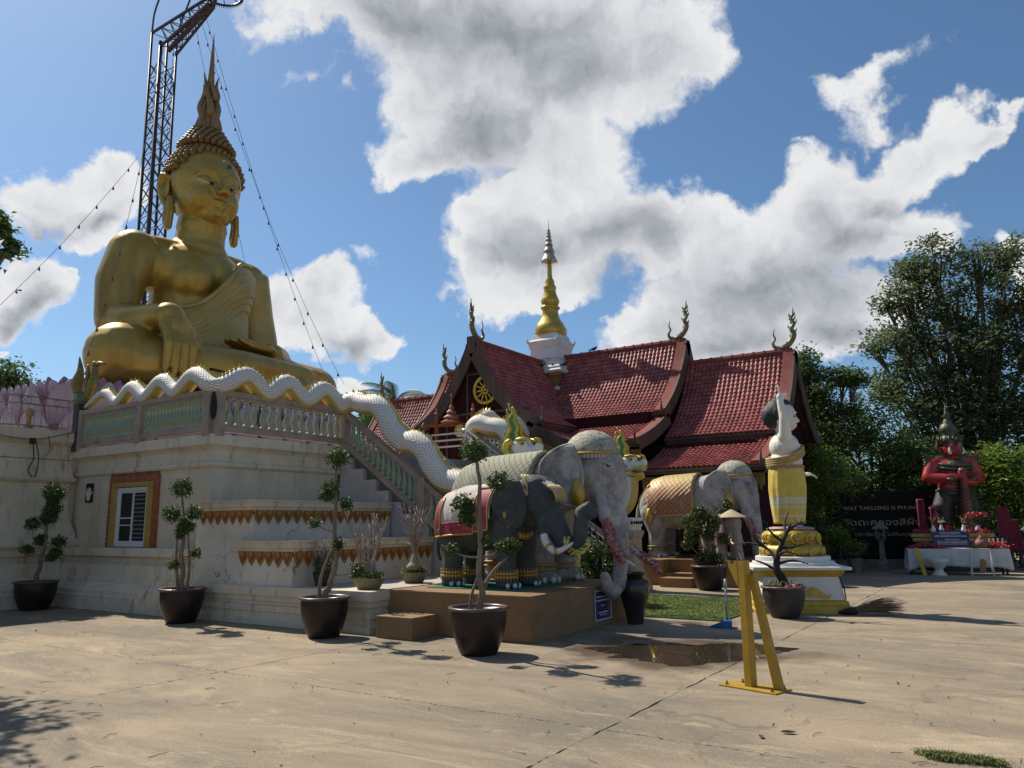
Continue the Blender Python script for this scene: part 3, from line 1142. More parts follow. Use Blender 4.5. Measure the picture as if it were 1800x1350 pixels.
# steel handrails in the middle of the stair
steel = mat('stainless_tube', (0.5, 0.5, 0.5), None, rough=.25, metal=1.0)
for y, lab in ((13.6, 'stainless handrail on the stair beside the nearer serpent'), (16.3, 'stainless handrail on the stair beside the farther serpent')):
    hr = thing('handrail', lab, 'handrail', (-12.3, y, 3.2), 0, 'stair handrails')
    for dz in (.85, .70):
        MB().tube([(-12.5, y, 3.2 + dz), (-12.2, y, 3.2 + dz), (-7.9, y, .12 + dz)], .022, 8).build('rail_tube', steel, hr, smooth=True)
    for t in (0, .33, .66, 1):
        x = -12.2 + 4.3 * t
        z = 3.2 - 3.08 * t
        MB().tube([(x, y, z - .2), (x, y, z + .85)], .022, 8).build('post', steel, hr, smooth=True)

# ------------------------------------------------------------------ serpents (naga) lying on the balustrades
def scale_material():
    M = bpy.data.materials.new('serpent_scales')
    M.use_nodes = True
    nt = M.node_tree
    N, Lk = nt.nodes, nt.links
    b = N['Principled BSDF']
    b.inputs['Roughness'].default_value = .55
    uv = N.new('ShaderNodeUVMap')
    sep = N.new('ShaderNodeSeparateXYZ')
    Lk.new(uv.outputs[0], sep.inputs[0])

    def mth(op, a, b_=None):
        n = N.new('ShaderNodeMath')
        n.operation = op
        for i, v in enumerate((a, b_)):
            if v is None:
                continue
            if isinstance(v, bpy.types.NodeSocket):
                Lk.new(v, n.inputs[i])
            else:
                n.inputs[i].default_value = v
        return n.outputs[0]
    a = mth('MULTIPLY', sep.outputs[0], 19.0)
    c = mth('MULTIPLY', sep.outputs[1], 12.0)
    lines = []
    for op in ('ADD', 'SUBTRACT'):
        s = mth('FRACT', mth(op, a, c))
        s = mth('ABSOLUTE', mth('SUBTRACT', s, 0.5))
        lines.append(s)
    g = mth('MAXIMUM', lines[0], lines[1])
    r = N.new('ShaderNodeMapRange')
    r.inputs[1].default_value, r.inputs[2].default_value = .36, .5
    Lk.new(g, r.inputs[0])
    # flank and belly: gold stripe under the belly
    bel = mth('ABSOLUTE', mth('SUBTRACT', sep.outputs[0], 0.5))
    br = N.new('ShaderNodeMapRange')
    br.inputs[1].default_value, br.inputs[2].default_value = .15, .13
    Lk.new(bel, br.inputs[0])
    n = N.new('ShaderNodeTexNoise')
    n.inputs['Scale'].default_value = 2.2
    n.inputs['Detail'].default_value = 8
    tc = N.new('ShaderNodeTexCoord')
    Lk.new(tc.outputs['Object'], n.inputs['Vector'])
    m0 = N.new('ShaderNodeMix')
    m0.data_type = 'RGBA'
    Lk.new(n.outputs[0], m0.inputs[0])
    m0.inputs[6].default_value = (0.66, 0.63, 0.57, 1)
    m0.inputs[7].default_value = (0.78, 0.76, 0.70, 1)
    m1 = N.new('ShaderNodeMix')
    m1.data_type = 'RGBA'
    Lk.new(r.outputs[0], m1.inputs[0])
    Lk.new(m0.outputs[2], m1.inputs[6])
    m1.inputs[7].default_value = (0.27, 0.22, 0.195, 1)
    m2 = N.new('ShaderNodeMix')
    m2.data_type = 'RGBA'
    Lk.new(br.outputs[0], m2.inputs[0])
    Lk.new(m1.outputs[2], m2.inputs[6])
    m2.inputs[7].default_value = (0.50, 0.36, 0.09, 1)
    Lk.new(m2.outputs[2], b.inputs['Base Color'])
    bp = N.new('ShaderNodeBump')
    bp.inputs['Strength'].default_value = .5
    bp.inputs['Distance'].default_value = .02
    bp.invert = True
    Lk.new(r.outputs[0], bp.inputs['Height'])
    Lk.new(bp.outputs[0], b.inputs['Normal'])
    return M


scales = scale_material()
gold_bright = mat('bright_gold_paint', (0.50, 0.36, 0.05), (0.60, 0.46, 0.10), 14, 0.38, metal=.35, bump=.15)
naga_white = mat('serpent_white', (0.62, 0.60, 0.54), (0.70, 0.68, 0.62), 5, 0.5, stain=(.4, .34, .25), stain_scale=4, stain_amt=(.6, .8))
jade_paint = mat('jade_green_paint', (0.05, 0.17, 0.06), (0.09, 0.26, 0.08), 10, .4)
mouth_red = mat('mouth_red', (0.22, 0.03, 0.025), None, rough=.5)
black_paint = mat('black_paint', (0.01, 0.01, 0.01), None, rough=.3)


def naga(label, mirror):
    """mirror=False: nearer serpent with Y as built; True: mirrored about the stair's middle"""
    my = (lambda y: 28.78 - y) if mirror else (lambda y: y)
    root = thing('serpent_statue', label, 'serpent statue', (-12.3, my(12.03), 4.0))
    P = []
    rail = 4.09
    # level part: waves along the rail
    if not mirror:
        for k in range(9):
            x = -16.75 + k * (4.25 / 8)
            P.append((x, 8.74, rail + .19 + .13 * math.cos(k * PI + PI) + .02 * k / 8))
        P[0] = (-16.95, 8.74, rail + .08)
        P.append((-12.38, 8.9, rail + .10))
        ys = np.linspace(9.38, 11.85, 6)
        for k, y in enumerate(ys):
            P.append((-12.36, y, rail + .21 + .14 * math.cos(k * PI)))
    else:
        ys = np.linspace(9.2, 11.9, 5)
        for k, y in enumerate(ys):
            P.append((-12.36, my(y), rail + .24 + .17 * math.cos((k + 1) * PI)))
    for x, z in ((-12.1, 4.24), (-11.75, 4.14), (-11.35, 4.06), (-11.1, 3.82), (-10.92, 3.52), (-10.62, 3.27), (-10.28, 3.20), (-10.02, 3.02), (-9.83, 2.72), (-9.55, 2.45), (-9.2, 2.36),
                 (-8.8, 2.28), (-8.5, 2.05), (-8.2, 1.88), (-8.05, 1.86), (-7.85, 2.0), (-7.76, 2.25), (-7.74, 2.6)):
        P.append((x, my(12.03), z))
    S = spline(P, 7)
    k = len(S)
    t = np.linspace(0, 1, k)
    R = np.interp(t, [0, .04, .12, .42, .6, 1], [.06, .11, .165, .19, .245, .25]) if not mirror else (0.12 + .14 * np.clip(t / .06, 0, 1) ** .5)
    R = R * .9 if mirror else R
    body = uv_tube('body', S, R, scales, root, 22)
    # crest of small golden flames along the spine
    cr = MB()
    i = 3
    T = np.gradient(S, axis=0)
    T /= np.linalg.norm(T, axis=1)[:, None]
    arc = np.concatenate([[0], np.cumsum(np.linalg.norm(np.diff(S, axis=0), axis=1))])
    ss = np.arange(.15, arc[-1] - .1, .085)
    for s in ss:
        p = np.array([np.interp(s, arc, S[:, a]) for a in range(3)])
        d = np.array([np.interp(s, arc, T[:, a]) for a in range(3)])
        d /= np.linalg.norm(d)
        sd = np.cross(d, (0, 0, 1.0))
        sd /= max(1e-6, np.linalg.norm(sd))
        u = np.cross(sd, d)
        r = np.interp(s, arc, R)
        b0 = p + u * (r * .96)
        h = .085 * random.uniform(.8, 1.2)
        cr.add([b0 - d * .045 + sd * .018, b0 + d * .045 + sd * .018, b0 + d * .045 - sd * .018, b0 - d * .045 - sd * .018, b0 + u * h - d * .05],
               [(3, 2, 1, 0), (0, 1, 4), (1, 2, 4), (2, 3, 4), (3, 0, 4)])
    tag(cr.build('crest', gold_bright, root), kind='stuff')
    sp = np.array(S)
    ridge = MB().tube([tuple(q + np.cross(np.cross(dd, (0, 0, 1.)) / max(1e-6, np.linalg.norm(np.cross(dd, (0, 0, 1.)))), dd) * (rr * .98)) for q, dd, rr in zip(sp[2:-2:2], T[2:-2:2], R[2:-2:2])], .022, 6)
    ridge.build('spine_ridge', gold_bright, root, smooth=True)
    # head, looking along +X
    y = my(12.03)
    hx, hz = -7.78, 2.76

    def H(dx, dy, dz):
        return (hx + dx * .74, y + dy * .76, hz + dz * .76)
    organic('head', [('E', H(.02, 0, .22), (0.205, 0.175, 0.198)), ('T', [H(.1, 0, .16), H(.42, 0, .12), H(.62, 0, .2)], [.15, .12, .08]),
                     ('E', H(.62, .07, .26), (.06, .045, .06)), ('E', H(.62, -.07, .26), (.06, .045, .06)),
                     ('T', [H(-.02, 0, -.2), H(.05, 0, .05)], [.2, .185]), ('E', H(.2, .13, .32), (.11, .06, .08)), ('E', H(.2, -.13, .32), (.11, .06, .08))],
            .024, naga_white, root, 4, world=True)
    jaw = MB()
    organic('lower_jaw', [('T', [H(.0, 0, -.14), H(.3, 0, -.24), H(.55, 0, -.2)], [.15, .105, .06]), ('T', [H(.15, 0, -.3), H(.25, 0, -.48), H(.18, 0, -.62)], [.10, .08, .02])],
            .024, gold_bright, root, 4, world=True)
    lip = MB()
    lip.tube(spline([H(.66, 0, .10), H(.58, -.14, .07), H(.3, -.2, .03), H(.05, -.23, -.03)], 5), .04, 7)
    lip.tube(spline([H(.66, 0, .10), H(.58, .14, .07), H(.3, .2, .03), H(.05, .23, -.03)], 5), .04, 7)
    lip.tube(spline([H(.56, 0, -.13), H(.45, -.11, -.14), H(.25, -.17, -.15), H(.0, -.2, -.12)], 5), .035, 7)
    lip.tube(spline([H(.56, 0, -.13), H(.45, .11, -.14), H(.25, .17, -.15), H(.0, .2, -.12)], 5), .035, 7)
    for sgn in (-1, 1):
        lip.tube(spline([H(.0, sgn * .22, .0), H(-.16, sgn * .27, .12), H(-.18, sgn * .26, .32), H(-.02, sgn * .25, .40)], 5), [.07] * 15 + [.02], 7)
        lip.tube(spline([H(.06, sgn * .2, -.2), H(-.05, sgn * .25, -.38), H(.06, sgn * .2, -.55)], 5), [.08] * 6 + [.06, .05, .04, .03, .02], 7)
        lip.tube(spline([H(.45, sgn * .1, .40), H(.25, sgn * .17, .45), H(.05, sgn * .2, .42)], 5), .03, 6)
        lip.tube(spline([H(.64, sgn * .05, .30), H(.6, sgn * .05, .42), H(.5, sgn * .04, .44)], 5), .025, 6)
    lip.build('gold_lips', gold_bright, root, smooth=True)
    MB().ball(H(.25, 0, -.05), (0.228, 0.114, 0.091), 12, 8).build('mouth', mouth_red, root, smooth=True)
    te = MB()
    for sgn in (-1, 1):
        for k_ in range(8):
            t_ = k_ / 7
            x_ = .62 - .48 * t_
            w_ = .07 + .12 * min(1, t_ * 1.6)
            for top, bot, zz in ((.05, -.05, 0), (-.13, -.045, 0)):
                c0 = H(x_ - (0 if top > 0 else .08), sgn * (w_ if top > 0 else w_ * .85), top)
                te.add([(c0[0] - .022, c0[1] - .015, c0[2]), (c0[0] + .022, c0[1] - .015, c0[2]), (c0[0] + .022, c0[1] + .015, c0[2]), (c0[0] - .022, c0[1] + .015, c0[2]), (c0[0], c0[1], hz + bot * .76)],
                       [(3, 2, 1, 0), (0, 1, 4), (1, 2, 4), (2, 3, 4), (3, 0, 4)])
    tag(te.build('teeth', mat('tooth_white', (.75, .73, .66), None, rough=.4), root), kind='stuff')
    for sgn in (-1, 1):
        e = MB().ball(H(.24, sgn * .2, .33), (0.057, 0.03, 0.053), 12, 8).build('eye', mat('eye_yellow', (.5, .36, .1), None, rough=.3), root, smooth=True)
        MB().ball(H(.265, sgn * .232, .33), (0.024, 0.011, 0.026), 8, 6).build('pupil', black_paint, e, smooth=True)
    # tall flame crest over the brow
    fl = MB()
    out = spline([H(-.2, 0, .2), H(-.28, 0, .5), H(-.18, 0, .72), H(-.26, 0, .95), H(-.15, 0, 1.12), H(-.16, 0, 1.28)], 6)
    inn = spline([H(.12, 0, .42), H(.0, 0, .58), H(.03, 0, .74), H(-.08, 0, .92), H(-.08, 0, 1.06), H(-.16, 0, 1.28)], 6)
    w = np.linspace(.09, .01, len(out))
    n_ = len(out)
    vs = []
    for a_, b_, ww in zip(out, inn, w):
        vs += [(a_[0], a_[1] - ww, a_[2]), (a_[0], a_[1] + ww, a_[2]), (b_[0], b_[1] + ww, b_[2]), (b_[0], b_[1] - ww, b_[2])]
    fs = []
    for i_ in range(n_ - 1):
        for j_ in range(4):
            fs.append((i_ * 4 + j_, i_ * 4 + (j_ + 1) % 4, i_ * 4 + 4 + (j_ + 1) % 4, i_ * 4 + 4 + j_))
    fl.add(vs, fs)
    fl.build('flame_inlay', jade_paint, root)
    ed = MB()
    for sgn in (-1, 1):
        ed.tube([tuple(p + np.array((0, sgn * ww, 0))) for p, ww in zip(out, w)], np.linspace(.05, .018, n_), 6)
        ed.tube([tuple(p + np.array((0, sgn * ww, 0))) for p, ww in zip(inn, w)], np.linspace(.045, .018, n_), 6)
    for k_ in range(5):
        q = out[6 + k_ * 5]
        ed.tube(spline([tuple(q), (q[0] - .08, q[1], q[2] + .05), (q[0] - .10, q[1], q[2] + .16)], 3), [.04, .035, .03, .025, .02, .015, .006], 6)
    ed.build('flame_crest', gold_bright, root, smooth=True)
    # throat
    return root


naga('white scaled serpent with golden crest on the nearer stair balustrade, tail along the window side', False)
naga('white scaled serpent on the farther stair balustrade, golden open-mouthed head before the red roof', True)
beige = mat('beige_cement', (0.34, 0.27, 0.19), (0.42, 0.34, 0.24), 3, .8, bump=.2, stain=(.22, .17, .12), stain_scale=2)
for y, lab in ((16.75, 'beige moulded pedestal under the farther serpent head'), (12.03, 'beige moulded pedestal behind the legs of the large white elephant')):
    pd_ = thing('serpent_pedestal', lab, 'pedestal', (-7.80, y, 0), 0, 'serpent head pedestals')
    MB().lathe((0, 0, 0), [(.56, 0), (.56, .1), (.51, .14), (.49, .2), (.43, .28), (.41, .34), (.33, .62), (.31, .8), (.35, .86), (.33, .92), (.33, 1.18), (.36, 1.22), (.40, 1.30), (.40, 1.36)], 4, PI / 4).build('shaft', beige, pd_, world=False, bevel=.01)
    nb = MB().lathe((0, 0, 1.36), [(.33, 0), (.33, .08), (.37, .12), (.36, .28), (.27, .30)], 4, PI / 4).build('capital', naga_white, pd_, world=False, bevel=.01)
    b = MB()
    for k in range(5):
        for (dx, dy) in ((.262, -.22 + .11 * k), (-.22 + .11 * k, -.262)):
            b.ball((dx, dy, 1.54), (.035, .035, .045), 6, 4)
    b.build('bead', black_paint, nb, world=False)

# ------------------------------------------------------------------ temple hall with tiered red roofs
tile_m = mat('red_roof_tile', (0.255, 0.060, 0.055), (0.32, 0.090, 0.078), 2.2, 0.55, spec=.35, stain=(0.165, 0.050, 0.046), stain_scale=.9, stain_amt=(.5, .75), islands=.30)
trim_red = mat('red_verge_tile', (0.20, 0.052, 0.045), (0.24, 0.075, 0.062), 4, 0.8, spec=.2)
dark_wood = mat('dark_brown_wood', (0.07, 0.045, 0.035), (0.11, 0.075, 0.055), 3, .7, stretch=(1, 1, .2))
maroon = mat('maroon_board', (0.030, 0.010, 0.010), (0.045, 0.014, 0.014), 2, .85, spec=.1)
gold_fr = mat('gilded_frieze', (0.30, 0.19, 0.05), (0.16, 0.08, 0.03), 18, .5, bump=.6, bscale=30)
finial_m = mat('weathered_gilt', (0.12, 0.12, 0.07), (0.25, 0.21, 0.09), 9, .4, metal=.3)

hall = thing('temple_hall', 'temple hall with tiered red tiled roofs, cross gable and dharma wheel behind the stair', 'temple', (-14.5, 25, 0))
HO = rootloc(hall)
UP = [(0, 0), (.22, .46), (.45, .86), (.95, 1.55), (1.6, 2.2), (2.35, 2.75)]
LO = [(2.05, 2.86), (2.9, 3.28), (3.7, 3.60), (4.45, 3.84)]


def roof_tiles(name, prof, a0, a1, place, parent, tw=.145, rl=.18):
    """tiled slope: prof (d, drop) from ridge, a along the ridge, place(a, d, drop)->xyz"""
    S = spline([(p[0], p[1], 0) for p in prof], 10)[:, :2]
    arc = np.concatenate([[0], np.cumsum(np.linalg.norm(np.diff(S, axis=0), axis=1))])
    nr = max(2, int(round(arc[-1] / rl)))
    nc = max(1, int(round((a1 - a0) / tw)))
    tw = (a1 - a0) / nc
    sub = 4
    V, F = [], []
    prof_s = [0, .034, .042, .026]
    for r in range(nr):
        s0, s1 = arc[-1] * r / nr, min(arc[-1], arc[-1] * (r + 1.12) / nr)
        d0, z0 = np.interp(s0, arc, S[:, 0]), np.interp(s0, arc, S[:, 1])
        d1, z1 = np.interp(s1, arc, S[:, 0]), np.interp(s1, arc, S[:, 1])
        t = np.array((d1 - d0, z1 - z0))
        t /= np.linalg.norm(t)
        nrm = (t[1], -t[0])  # outward in (d, drop) space: outward = up -> drop negative
        for c in range(nc):
            b = len(V)
            off = (c * 7919 % 13) / 13 * .008
            for j in range(sub + 1):
                a = a0 + tw * (c + j / sub)
                h = prof_s[j % 4] if j < sub else 0.0
                V.append(place(a, d0 + nrm[0] * (h), z0 + nrm[1] * h))
                hh = h + .026 + off
                V.append(place(a, d1 + nrm[0] * hh, z1 + nrm[1] * hh))
            for j in range(sub + 1):
                a = a0 + tw * (c + j / sub)
                h = prof_s[j % 4] if j < sub else 0.0
                V.append(place(a, d1 + nrm[0] * (h - .01), z1 + nrm[1] * (h - .01)))
            for j in range(sub):
                F.append((b + 2 * j, b + 2 * j + 1, b + 2 * j + 3, b + 2 * j + 2))
                e = b + 2 * (sub + 1)
                F.append((b + 2 * j + 1, e + j, e + j + 1, b + 2 * j + 3))
    me = mesh_np(name, V, np.array(F), tile_m, False)
    return tag(link(name, me, parent), kind='stuff')


def slope_sheet(prof, a0, a1, place, th=.06):
    """plain underside sheet of a slope"""
    S = spline([(p[0], p[1], 0) for p in prof], 6)[:, :2]
    mb = MB()
    vs = []
    for d, z in S:
        for a in (a0, a1):
            vs.append(place(a, d, z + .02))
    for d, z in S:
        for a in (a0, a1):
            vs.append(place(a, d, z + .02 + th))
    n = len(S)
    fs = []
    for i in range(n - 1):
        fs.append((2 * i, 2 * i + 1, 2 * i + 3, 2 * i + 2))
        fs.append((2 * n + 2 * i, 2 * n + 2 * i + 1, 2 * n + 2 * i + 3, 2 * n + 2 * i + 2))
    fs.append((2 * n - 2, 2 * n - 1, 4 * n - 1, 4 * n - 2))
    mb.add(vs, fs)
    return mb


def verge(prof, a, place, w_in, parent, side, flare=.0):
    """bargeboard along a gable edge at ridge-coordinate a; side +1/-1 points outwards"""
    S = spline([(p[0], p[1], 0) for p in prof], 8)[:, :2]
    T = np.gradient(S, axis=0)
    T /= np.linalg.norm(T, axis=1)[:, None]
    N_ = np.stack([T[:, 1], -T[:, 0]], 1)
    top, brd = MB(), MB()

    def strip(mb, a_in, a_out, h0, h1):
        vs = []
        for (d, z), n_ in zip(S, N_):
            for aa, h in ((a_in, h0), (a_out, h0), (a_out, h1), (a_in, h1)):
                vs.append(place(aa, d + n_[0] * h, z + n_[1] * h))
        k = len(S)
        fs = []
        for i in range(k - 1):
            for j in range(4):
                fs.append((i * 4 + j, i * 4 + (j + 1) % 4, i * 4 + 4 + (j + 1) % 4, i * 4 + 4 + j))
        fs += [(0, 1, 2, 3), tuple(4 * (k - 1) + j for j in range(4))]
        mb.add(vs, fs)
    strip(top, a - side * w_in, a + side * .05, -.01, .10)
    strip(brd, a + side * .052, a + side * .11, -.26, .13)
    top.build('verge_tiles', trim_red, parent, world=False)
    brd.build('bargeboard', dark_wood, parent, world=False)
    # little upturned tail at the eave
    d, z = S[-1]
    tail = MB()
    p = [place(a + side * .06, d - .05, z + .05), place(a + side * .06, d + .16, z + .02), place(a + side * .06, d + .24, z - .14), place(a + side * .06, d + .2, z - .42)]
    tail.tube(spline(p, 4), np.linspace(.09, .012, 13), 6)
    tail.build('eave_hook', dark_wood, parent, smooth=True, world=False)


def main_place(zr, sgn):
    return lambda a, d, dr: (a - HO.x, 25 + sgn * d - HO.y, zr - dr)


Z1, Z2, ZT = 7.72, 6.88, 7.5
roof = MB()
XC = -14.5
# main ridge in the middle, lower wings at both ends, front slopes tiled
for (x0, x1, zr) in ((XC - 5.3, XC + 5.3, Z1), (XC + 5.3, XC + 8.85, Z2), (XC - 8.85, XC - 5.3, Z2)):
    for sgn in (-1, 1):
        pl = main_place(zr, sgn)
        for prof, nm in ((UP, 'roof'), (LO, 'lower_roof')):
            xe0, xe1 = x0, x1
            r_ = slope_sheet(prof, xe0, xe1, pl).build(nm, dark_wood, hall, world=False)
            if sgn == -1:
                roof_tiles('roof_tiles', prof, xe0 + .02, xe1 - .02, pl, r_)
            else:
                slope_sheet([(p[0], p[1] - .06) for p in prof], xe0, xe1, pl, .05).build('back_tiles', tile_m, r_, world=False)
        for prof in (UP, LO):
            # gable edges
            for xe, sd in ((x0, -1), (x1, 1)):
                if zr == Z1 or (x0 < XC - 6 and sd == -1) or (x1 > XC + 6 and sd == 1):
                    verge(prof, xe, pl, .27, hall, sd)
        # eave boards
        for (d, dr) in (UP[-1], LO[-1]):
            e = MB()
            e.box((x0 - HO.x, 25 + sgn * (d - .1) - HO.y - .03, zr - dr - .16), (x1 - HO.x, 25 + sgn * (d - .1) - HO.y + .03, zr - dr - .02))
            e.build('eave_board', dark_wood, hall, world=False)
    rb = MB()
    rb.tube([(x0 - HO.x, 0, zr + .04), (x1 - HO.x, 0, zr + .04)], .10, 8)
    k = int((x1 - x0) / .35)
    for i in range(k):
        x = x0 + (x1 - x0) * (i + .5) / k - HO.x
        rb.tube([(x - .03, 0, zr + .04), (x + .03, 0, zr + .04)], .118, 8)
    rb.build('ridge_cap', trim_red, hall, world=False)

# cross gable over the stair side, ridge runs back to the spire
XT, YG = XC - .12, 19.92
TU = [(0, 0), (.25, .52), (.5, .95), (1.0, 1.72), (1.65, 2.35), (2.45, 2.85)]
TLo = [(2.1, 2.95), (2.9, 3.36), (3.8, 3.74)]
for sgn in (-1, 1):
    pl = lambda a, d, dr, s=sgn: (XT + s * d - HO.x, a - HO.y, ZT - dr)
    for prof, nm, ye in ((TU, 'cross_roof', 24.9), (TLo, 'cross_lower_roof', 22.6)):
        r_ = slope_sheet(prof, YG, ye, pl).build(nm, dark_wood, hall, world=False)
        roof_tiles('roof_tiles', prof, YG + .02, ye, pl, r_)
        verge(prof, YG, pl, .24, hall, -1)
    for (d, dr), ye in ((TU[-1], 22.7), (TLo[-1], 21.0)):
        e = MB()
        x = XT + sgn * (d - .1) - HO.x
        e.box((x - .03, YG - HO.y, ZT - dr - .16), (x + .03, ye - HO.y, ZT - dr - .02))
        e.build('eave_board', dark_wood, hall, world=False)
    # gilded edging under the low rake of the cross gable
    g = MB()
    S = spline([(p[0], p[1], 0) for p in TLo], 8)
    for i in range(len(S) - 1):
        g.bar((XT + sgn * S[i][0] - HO.x, YG - .12 - HO.y, ZT - S[i][1] - .36), (XT + sgn * S[i + 1][0] - HO.x, YG - .12 - HO.y, ZT - S[i + 1][1] - .36), .05, .14)
        for k_ in range(2):
            p = S[i] + (S[i + 1] - S[i]) * (k_ / 2)
            x = XT + sgn * p[0] - HO.x
            z = ZT - p[1] - .42
            g.add([(x - .05, YG - .15 - HO.y, z), (x + .05, YG - .15 - HO.y, z), (x, YG - .13 - HO.y, z - .12)], [(0, 1, 2)])
    g.build('gilded_edge', gold_fr, hall, world=False, recalc=False)
MB().tube([(XT - HO.x, YG - HO.y, ZT + .04), (XT - HO.x, 24.6 - HO.y, ZT + .04)], .10, 8).build('ridge_cap', trim_red, hall, world=False)

MB().box((XT - .16, YG - .13, ZT - .42), (XT + .16, YG - .06, ZT + .16)).build('apex_block', dark_wood, hall)
# gable wall with wheel
gw = MB()
S = spline([(p[0], p[1], 0) for p in TU], 6)
poly = [(XT + d, 20.1, ZT - z - .06) for d, z, _ in S] + [(XT + 2.4, 20.1, 3.2), (XT - 2.4, 20.1, 3.2)] + [(XT - d, 20.1, ZT - z - .06) for d, z, _ in S[:0:-1]]
gw.prism(poly, (0, .08, 0))
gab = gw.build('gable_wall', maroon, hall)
b = MB()
for x in (-2.0, -1.2, -.35, .45, 1.2, 2.0):
    zt = ZT - np.interp(abs(x), S[:, 0], S[:, 1]) - .1
    b.box((XT + x - .03, 20.06, 3.2), (XT + x + .03, 20.11, zt))
b.box((XT - 2.1, 20.05, 5.08), (XT + 2.1, 20.1, 5.16)).box((XT - .7, 20.05, 6.4), (XT + .7, 20.1, 6.46))
b.build('gable_batten', dark_wood, gab)
wc = (-14.2, 20.02, 5.86)
wh = MB()
ring = [(wc[0] + .44 * math.cos(a), wc[1], wc[2] + .44 * math.sin(a)) for a in np.linspace(0, 2 * PI, 37)]
wh.tube(ring, .055, 8, cap=False)
ring = [(wc[0] + .12 * math.cos(a), wc[1], wc[2] + .12 * math.sin(a)) for a in np.linspace(0, 2 * PI, 25)]
wh.tube(ring, .035, 8, cap=False)
wheel = wh.build('dharma_wheel', gold_bright, hall, smooth=True)
MB().ball(wc, (.06, .05, .06), 10, 6).build('hub', gold_bright, wheel, smooth=True)
for k in range(12):
    a = 2 * PI * k / 12 + .13
    MB().tube([(wc[0] + .1 * math.cos(a), wc[1], wc[2] + .1 * math.sin(a)), (wc[0] + .25 * math.cos(a), wc[1] - .01, wc[2] + .25 * math.sin(a)), (wc[0] + .42 * math.cos(a), wc[1], wc[2] + .42 * math.sin(a))], [.02, .035, .02], 6).build('spoke', gold_bright, wheel, smooth=True)

# walls and posts under the roofs
wl = MB()
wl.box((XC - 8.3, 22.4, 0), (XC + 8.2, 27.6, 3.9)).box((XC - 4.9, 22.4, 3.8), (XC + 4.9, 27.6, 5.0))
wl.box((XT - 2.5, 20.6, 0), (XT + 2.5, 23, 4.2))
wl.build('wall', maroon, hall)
for x in np.arange(XC - 8.2, XC + 8.5, 2.05):
    if abs(x - XT) < 2.6:
        continue
    p = MB().box((x - .11, 21.0, 0), (x + .11, 21.22, 3.1))
    p.build('post', mat('maroon_post', (0.085, 0.022, 0.02), (.12, .035, .03), 3, .5), hall)
# gilded frieze below the low eaves
for (x0, x1, zr) in ((XC - 5.2, XC + 5.25, Z1), (XC + 5.3, XC + 8.8, Z2), (XC - 8.8, XC - 5.3, Z2)):
    zb = zr - LO[-1][1] - .2
    f = MB().box((x0, 20.86, zb - .34), (x1, 20.96, zb))
    n = int((x1 - x0) / .16)
    for i in range(n):
        x = x0 + (x1 - x0) * (i + .5) / n
        f.prism([(x - .07, 20.83, zb - .3), (x + .07, 20.83, zb - .3), (x, 20.83, zb - .48)], (0, .05, 0))
    f.box((x0, 20.80, zb - .09), (x1, 20.9, zb - .03))
    f.build('eave_frieze', gold_fr, hall)
# end gable boards
for xe, zr in ((XC + 8.55, Z2), (XC + 5.15, Z1), (XC - 5.15, Z1), (XC - 8.55, Z2)):
    Su = spline([(p[0], p[1], 0) for p in UP + LO[1:]], 6)
    poly = [(xe, 25 - d, zr - z - .12) for d, z, _ in Su] + [(xe, 25 - 4.2, 3.0), (xe, 25 + 4.2, 3.0)] + [(xe, 25 + d, zr - z - .12) for d, z, _ in Su[:0:-1]]
    if zr == Z1:
        poly = [(xe, 25 - d, zr - z - .12) for d, z, _ in Su[:31]] + [(xe, 25 + d, zr - z - .12) for d, z, _ in Su[30:0:-1]]
    MB().prism(poly, (.05, 0, 0)).build('gable_board', maroon, hall)


def chofa(loc, ang, s=.82):
    """double-pronged roof finial; ang turns the curled tail towards the ridge"""
    c, sn = math.cos(ang), math.sin(ang)

    def q(d, z, w=0):
        return (loc[0] + c * d * s - HO.x, loc[1] + sn * d * s - HO.y, loc[2] + z * s)
    a = MB()
    pts = spline([q(.75, 0.02), q(.55, -.02), q(.28, .06), q(.08, .26), q(-.02, .5), q(.06, .72), q(-.05, .92), q(.03, 1.12), q(-.04, 1.32), q(-.06, 1.6)], 5)
    a.tube(pts, np.interp(np.linspace(0, 1, len(pts)), [0, .15, .4, .7, 1], [.03, .095, .09, .055, .01]), 7)
    for i in (17, 21, 25, 29, 33, 37):
        p = np.array(pts[i])
        dx = np.array((c, sn, 0)) * s
        for sg in (1, -1):
            a.tube([tuple(p), tuple(p + dx * .1 * sg + np.array((0, 0, .06))), tuple(p + dx * .13 * sg + np.array((0, 0, .16)))], [.04, .028, .006], 5)
    a.tube(spline([q(.5, -.02), q(.72, .05), q(.80, .22), q(.70, .4), q(.76, .58), q(.70, .82)], 5), np.linspace(.07, .01, 26), 7)
    a.build('roof_finial', finial_m, hall, world=False, smooth=True)


chofa((XC + 5.36, 25, Z1 + .16), PI)
chofa((XC + 8.92, 25, Z2 + .16), PI)
chofa((XC - 5.36, 25, Z1 + .16), 0)
chofa((XC - 8.92, 25, Z2 + .16), 0)
chofa((XT, YG - .06, ZT + .16), PI / 2)

# spire on the crossing
spire = thing('spire', 'gold bell spire with tiered parasol on a white base above the red roofs', 'spire', (XC - .1, 25, 0))
white_p = mat('white_stucco', (0.62, 0.60, 0.56), (0.70, 0.68, 0.64), 3, .7, bump=.2, stain=(.36, .33, .3), stain_scale=2.5, stain_amt=(.6, .8))
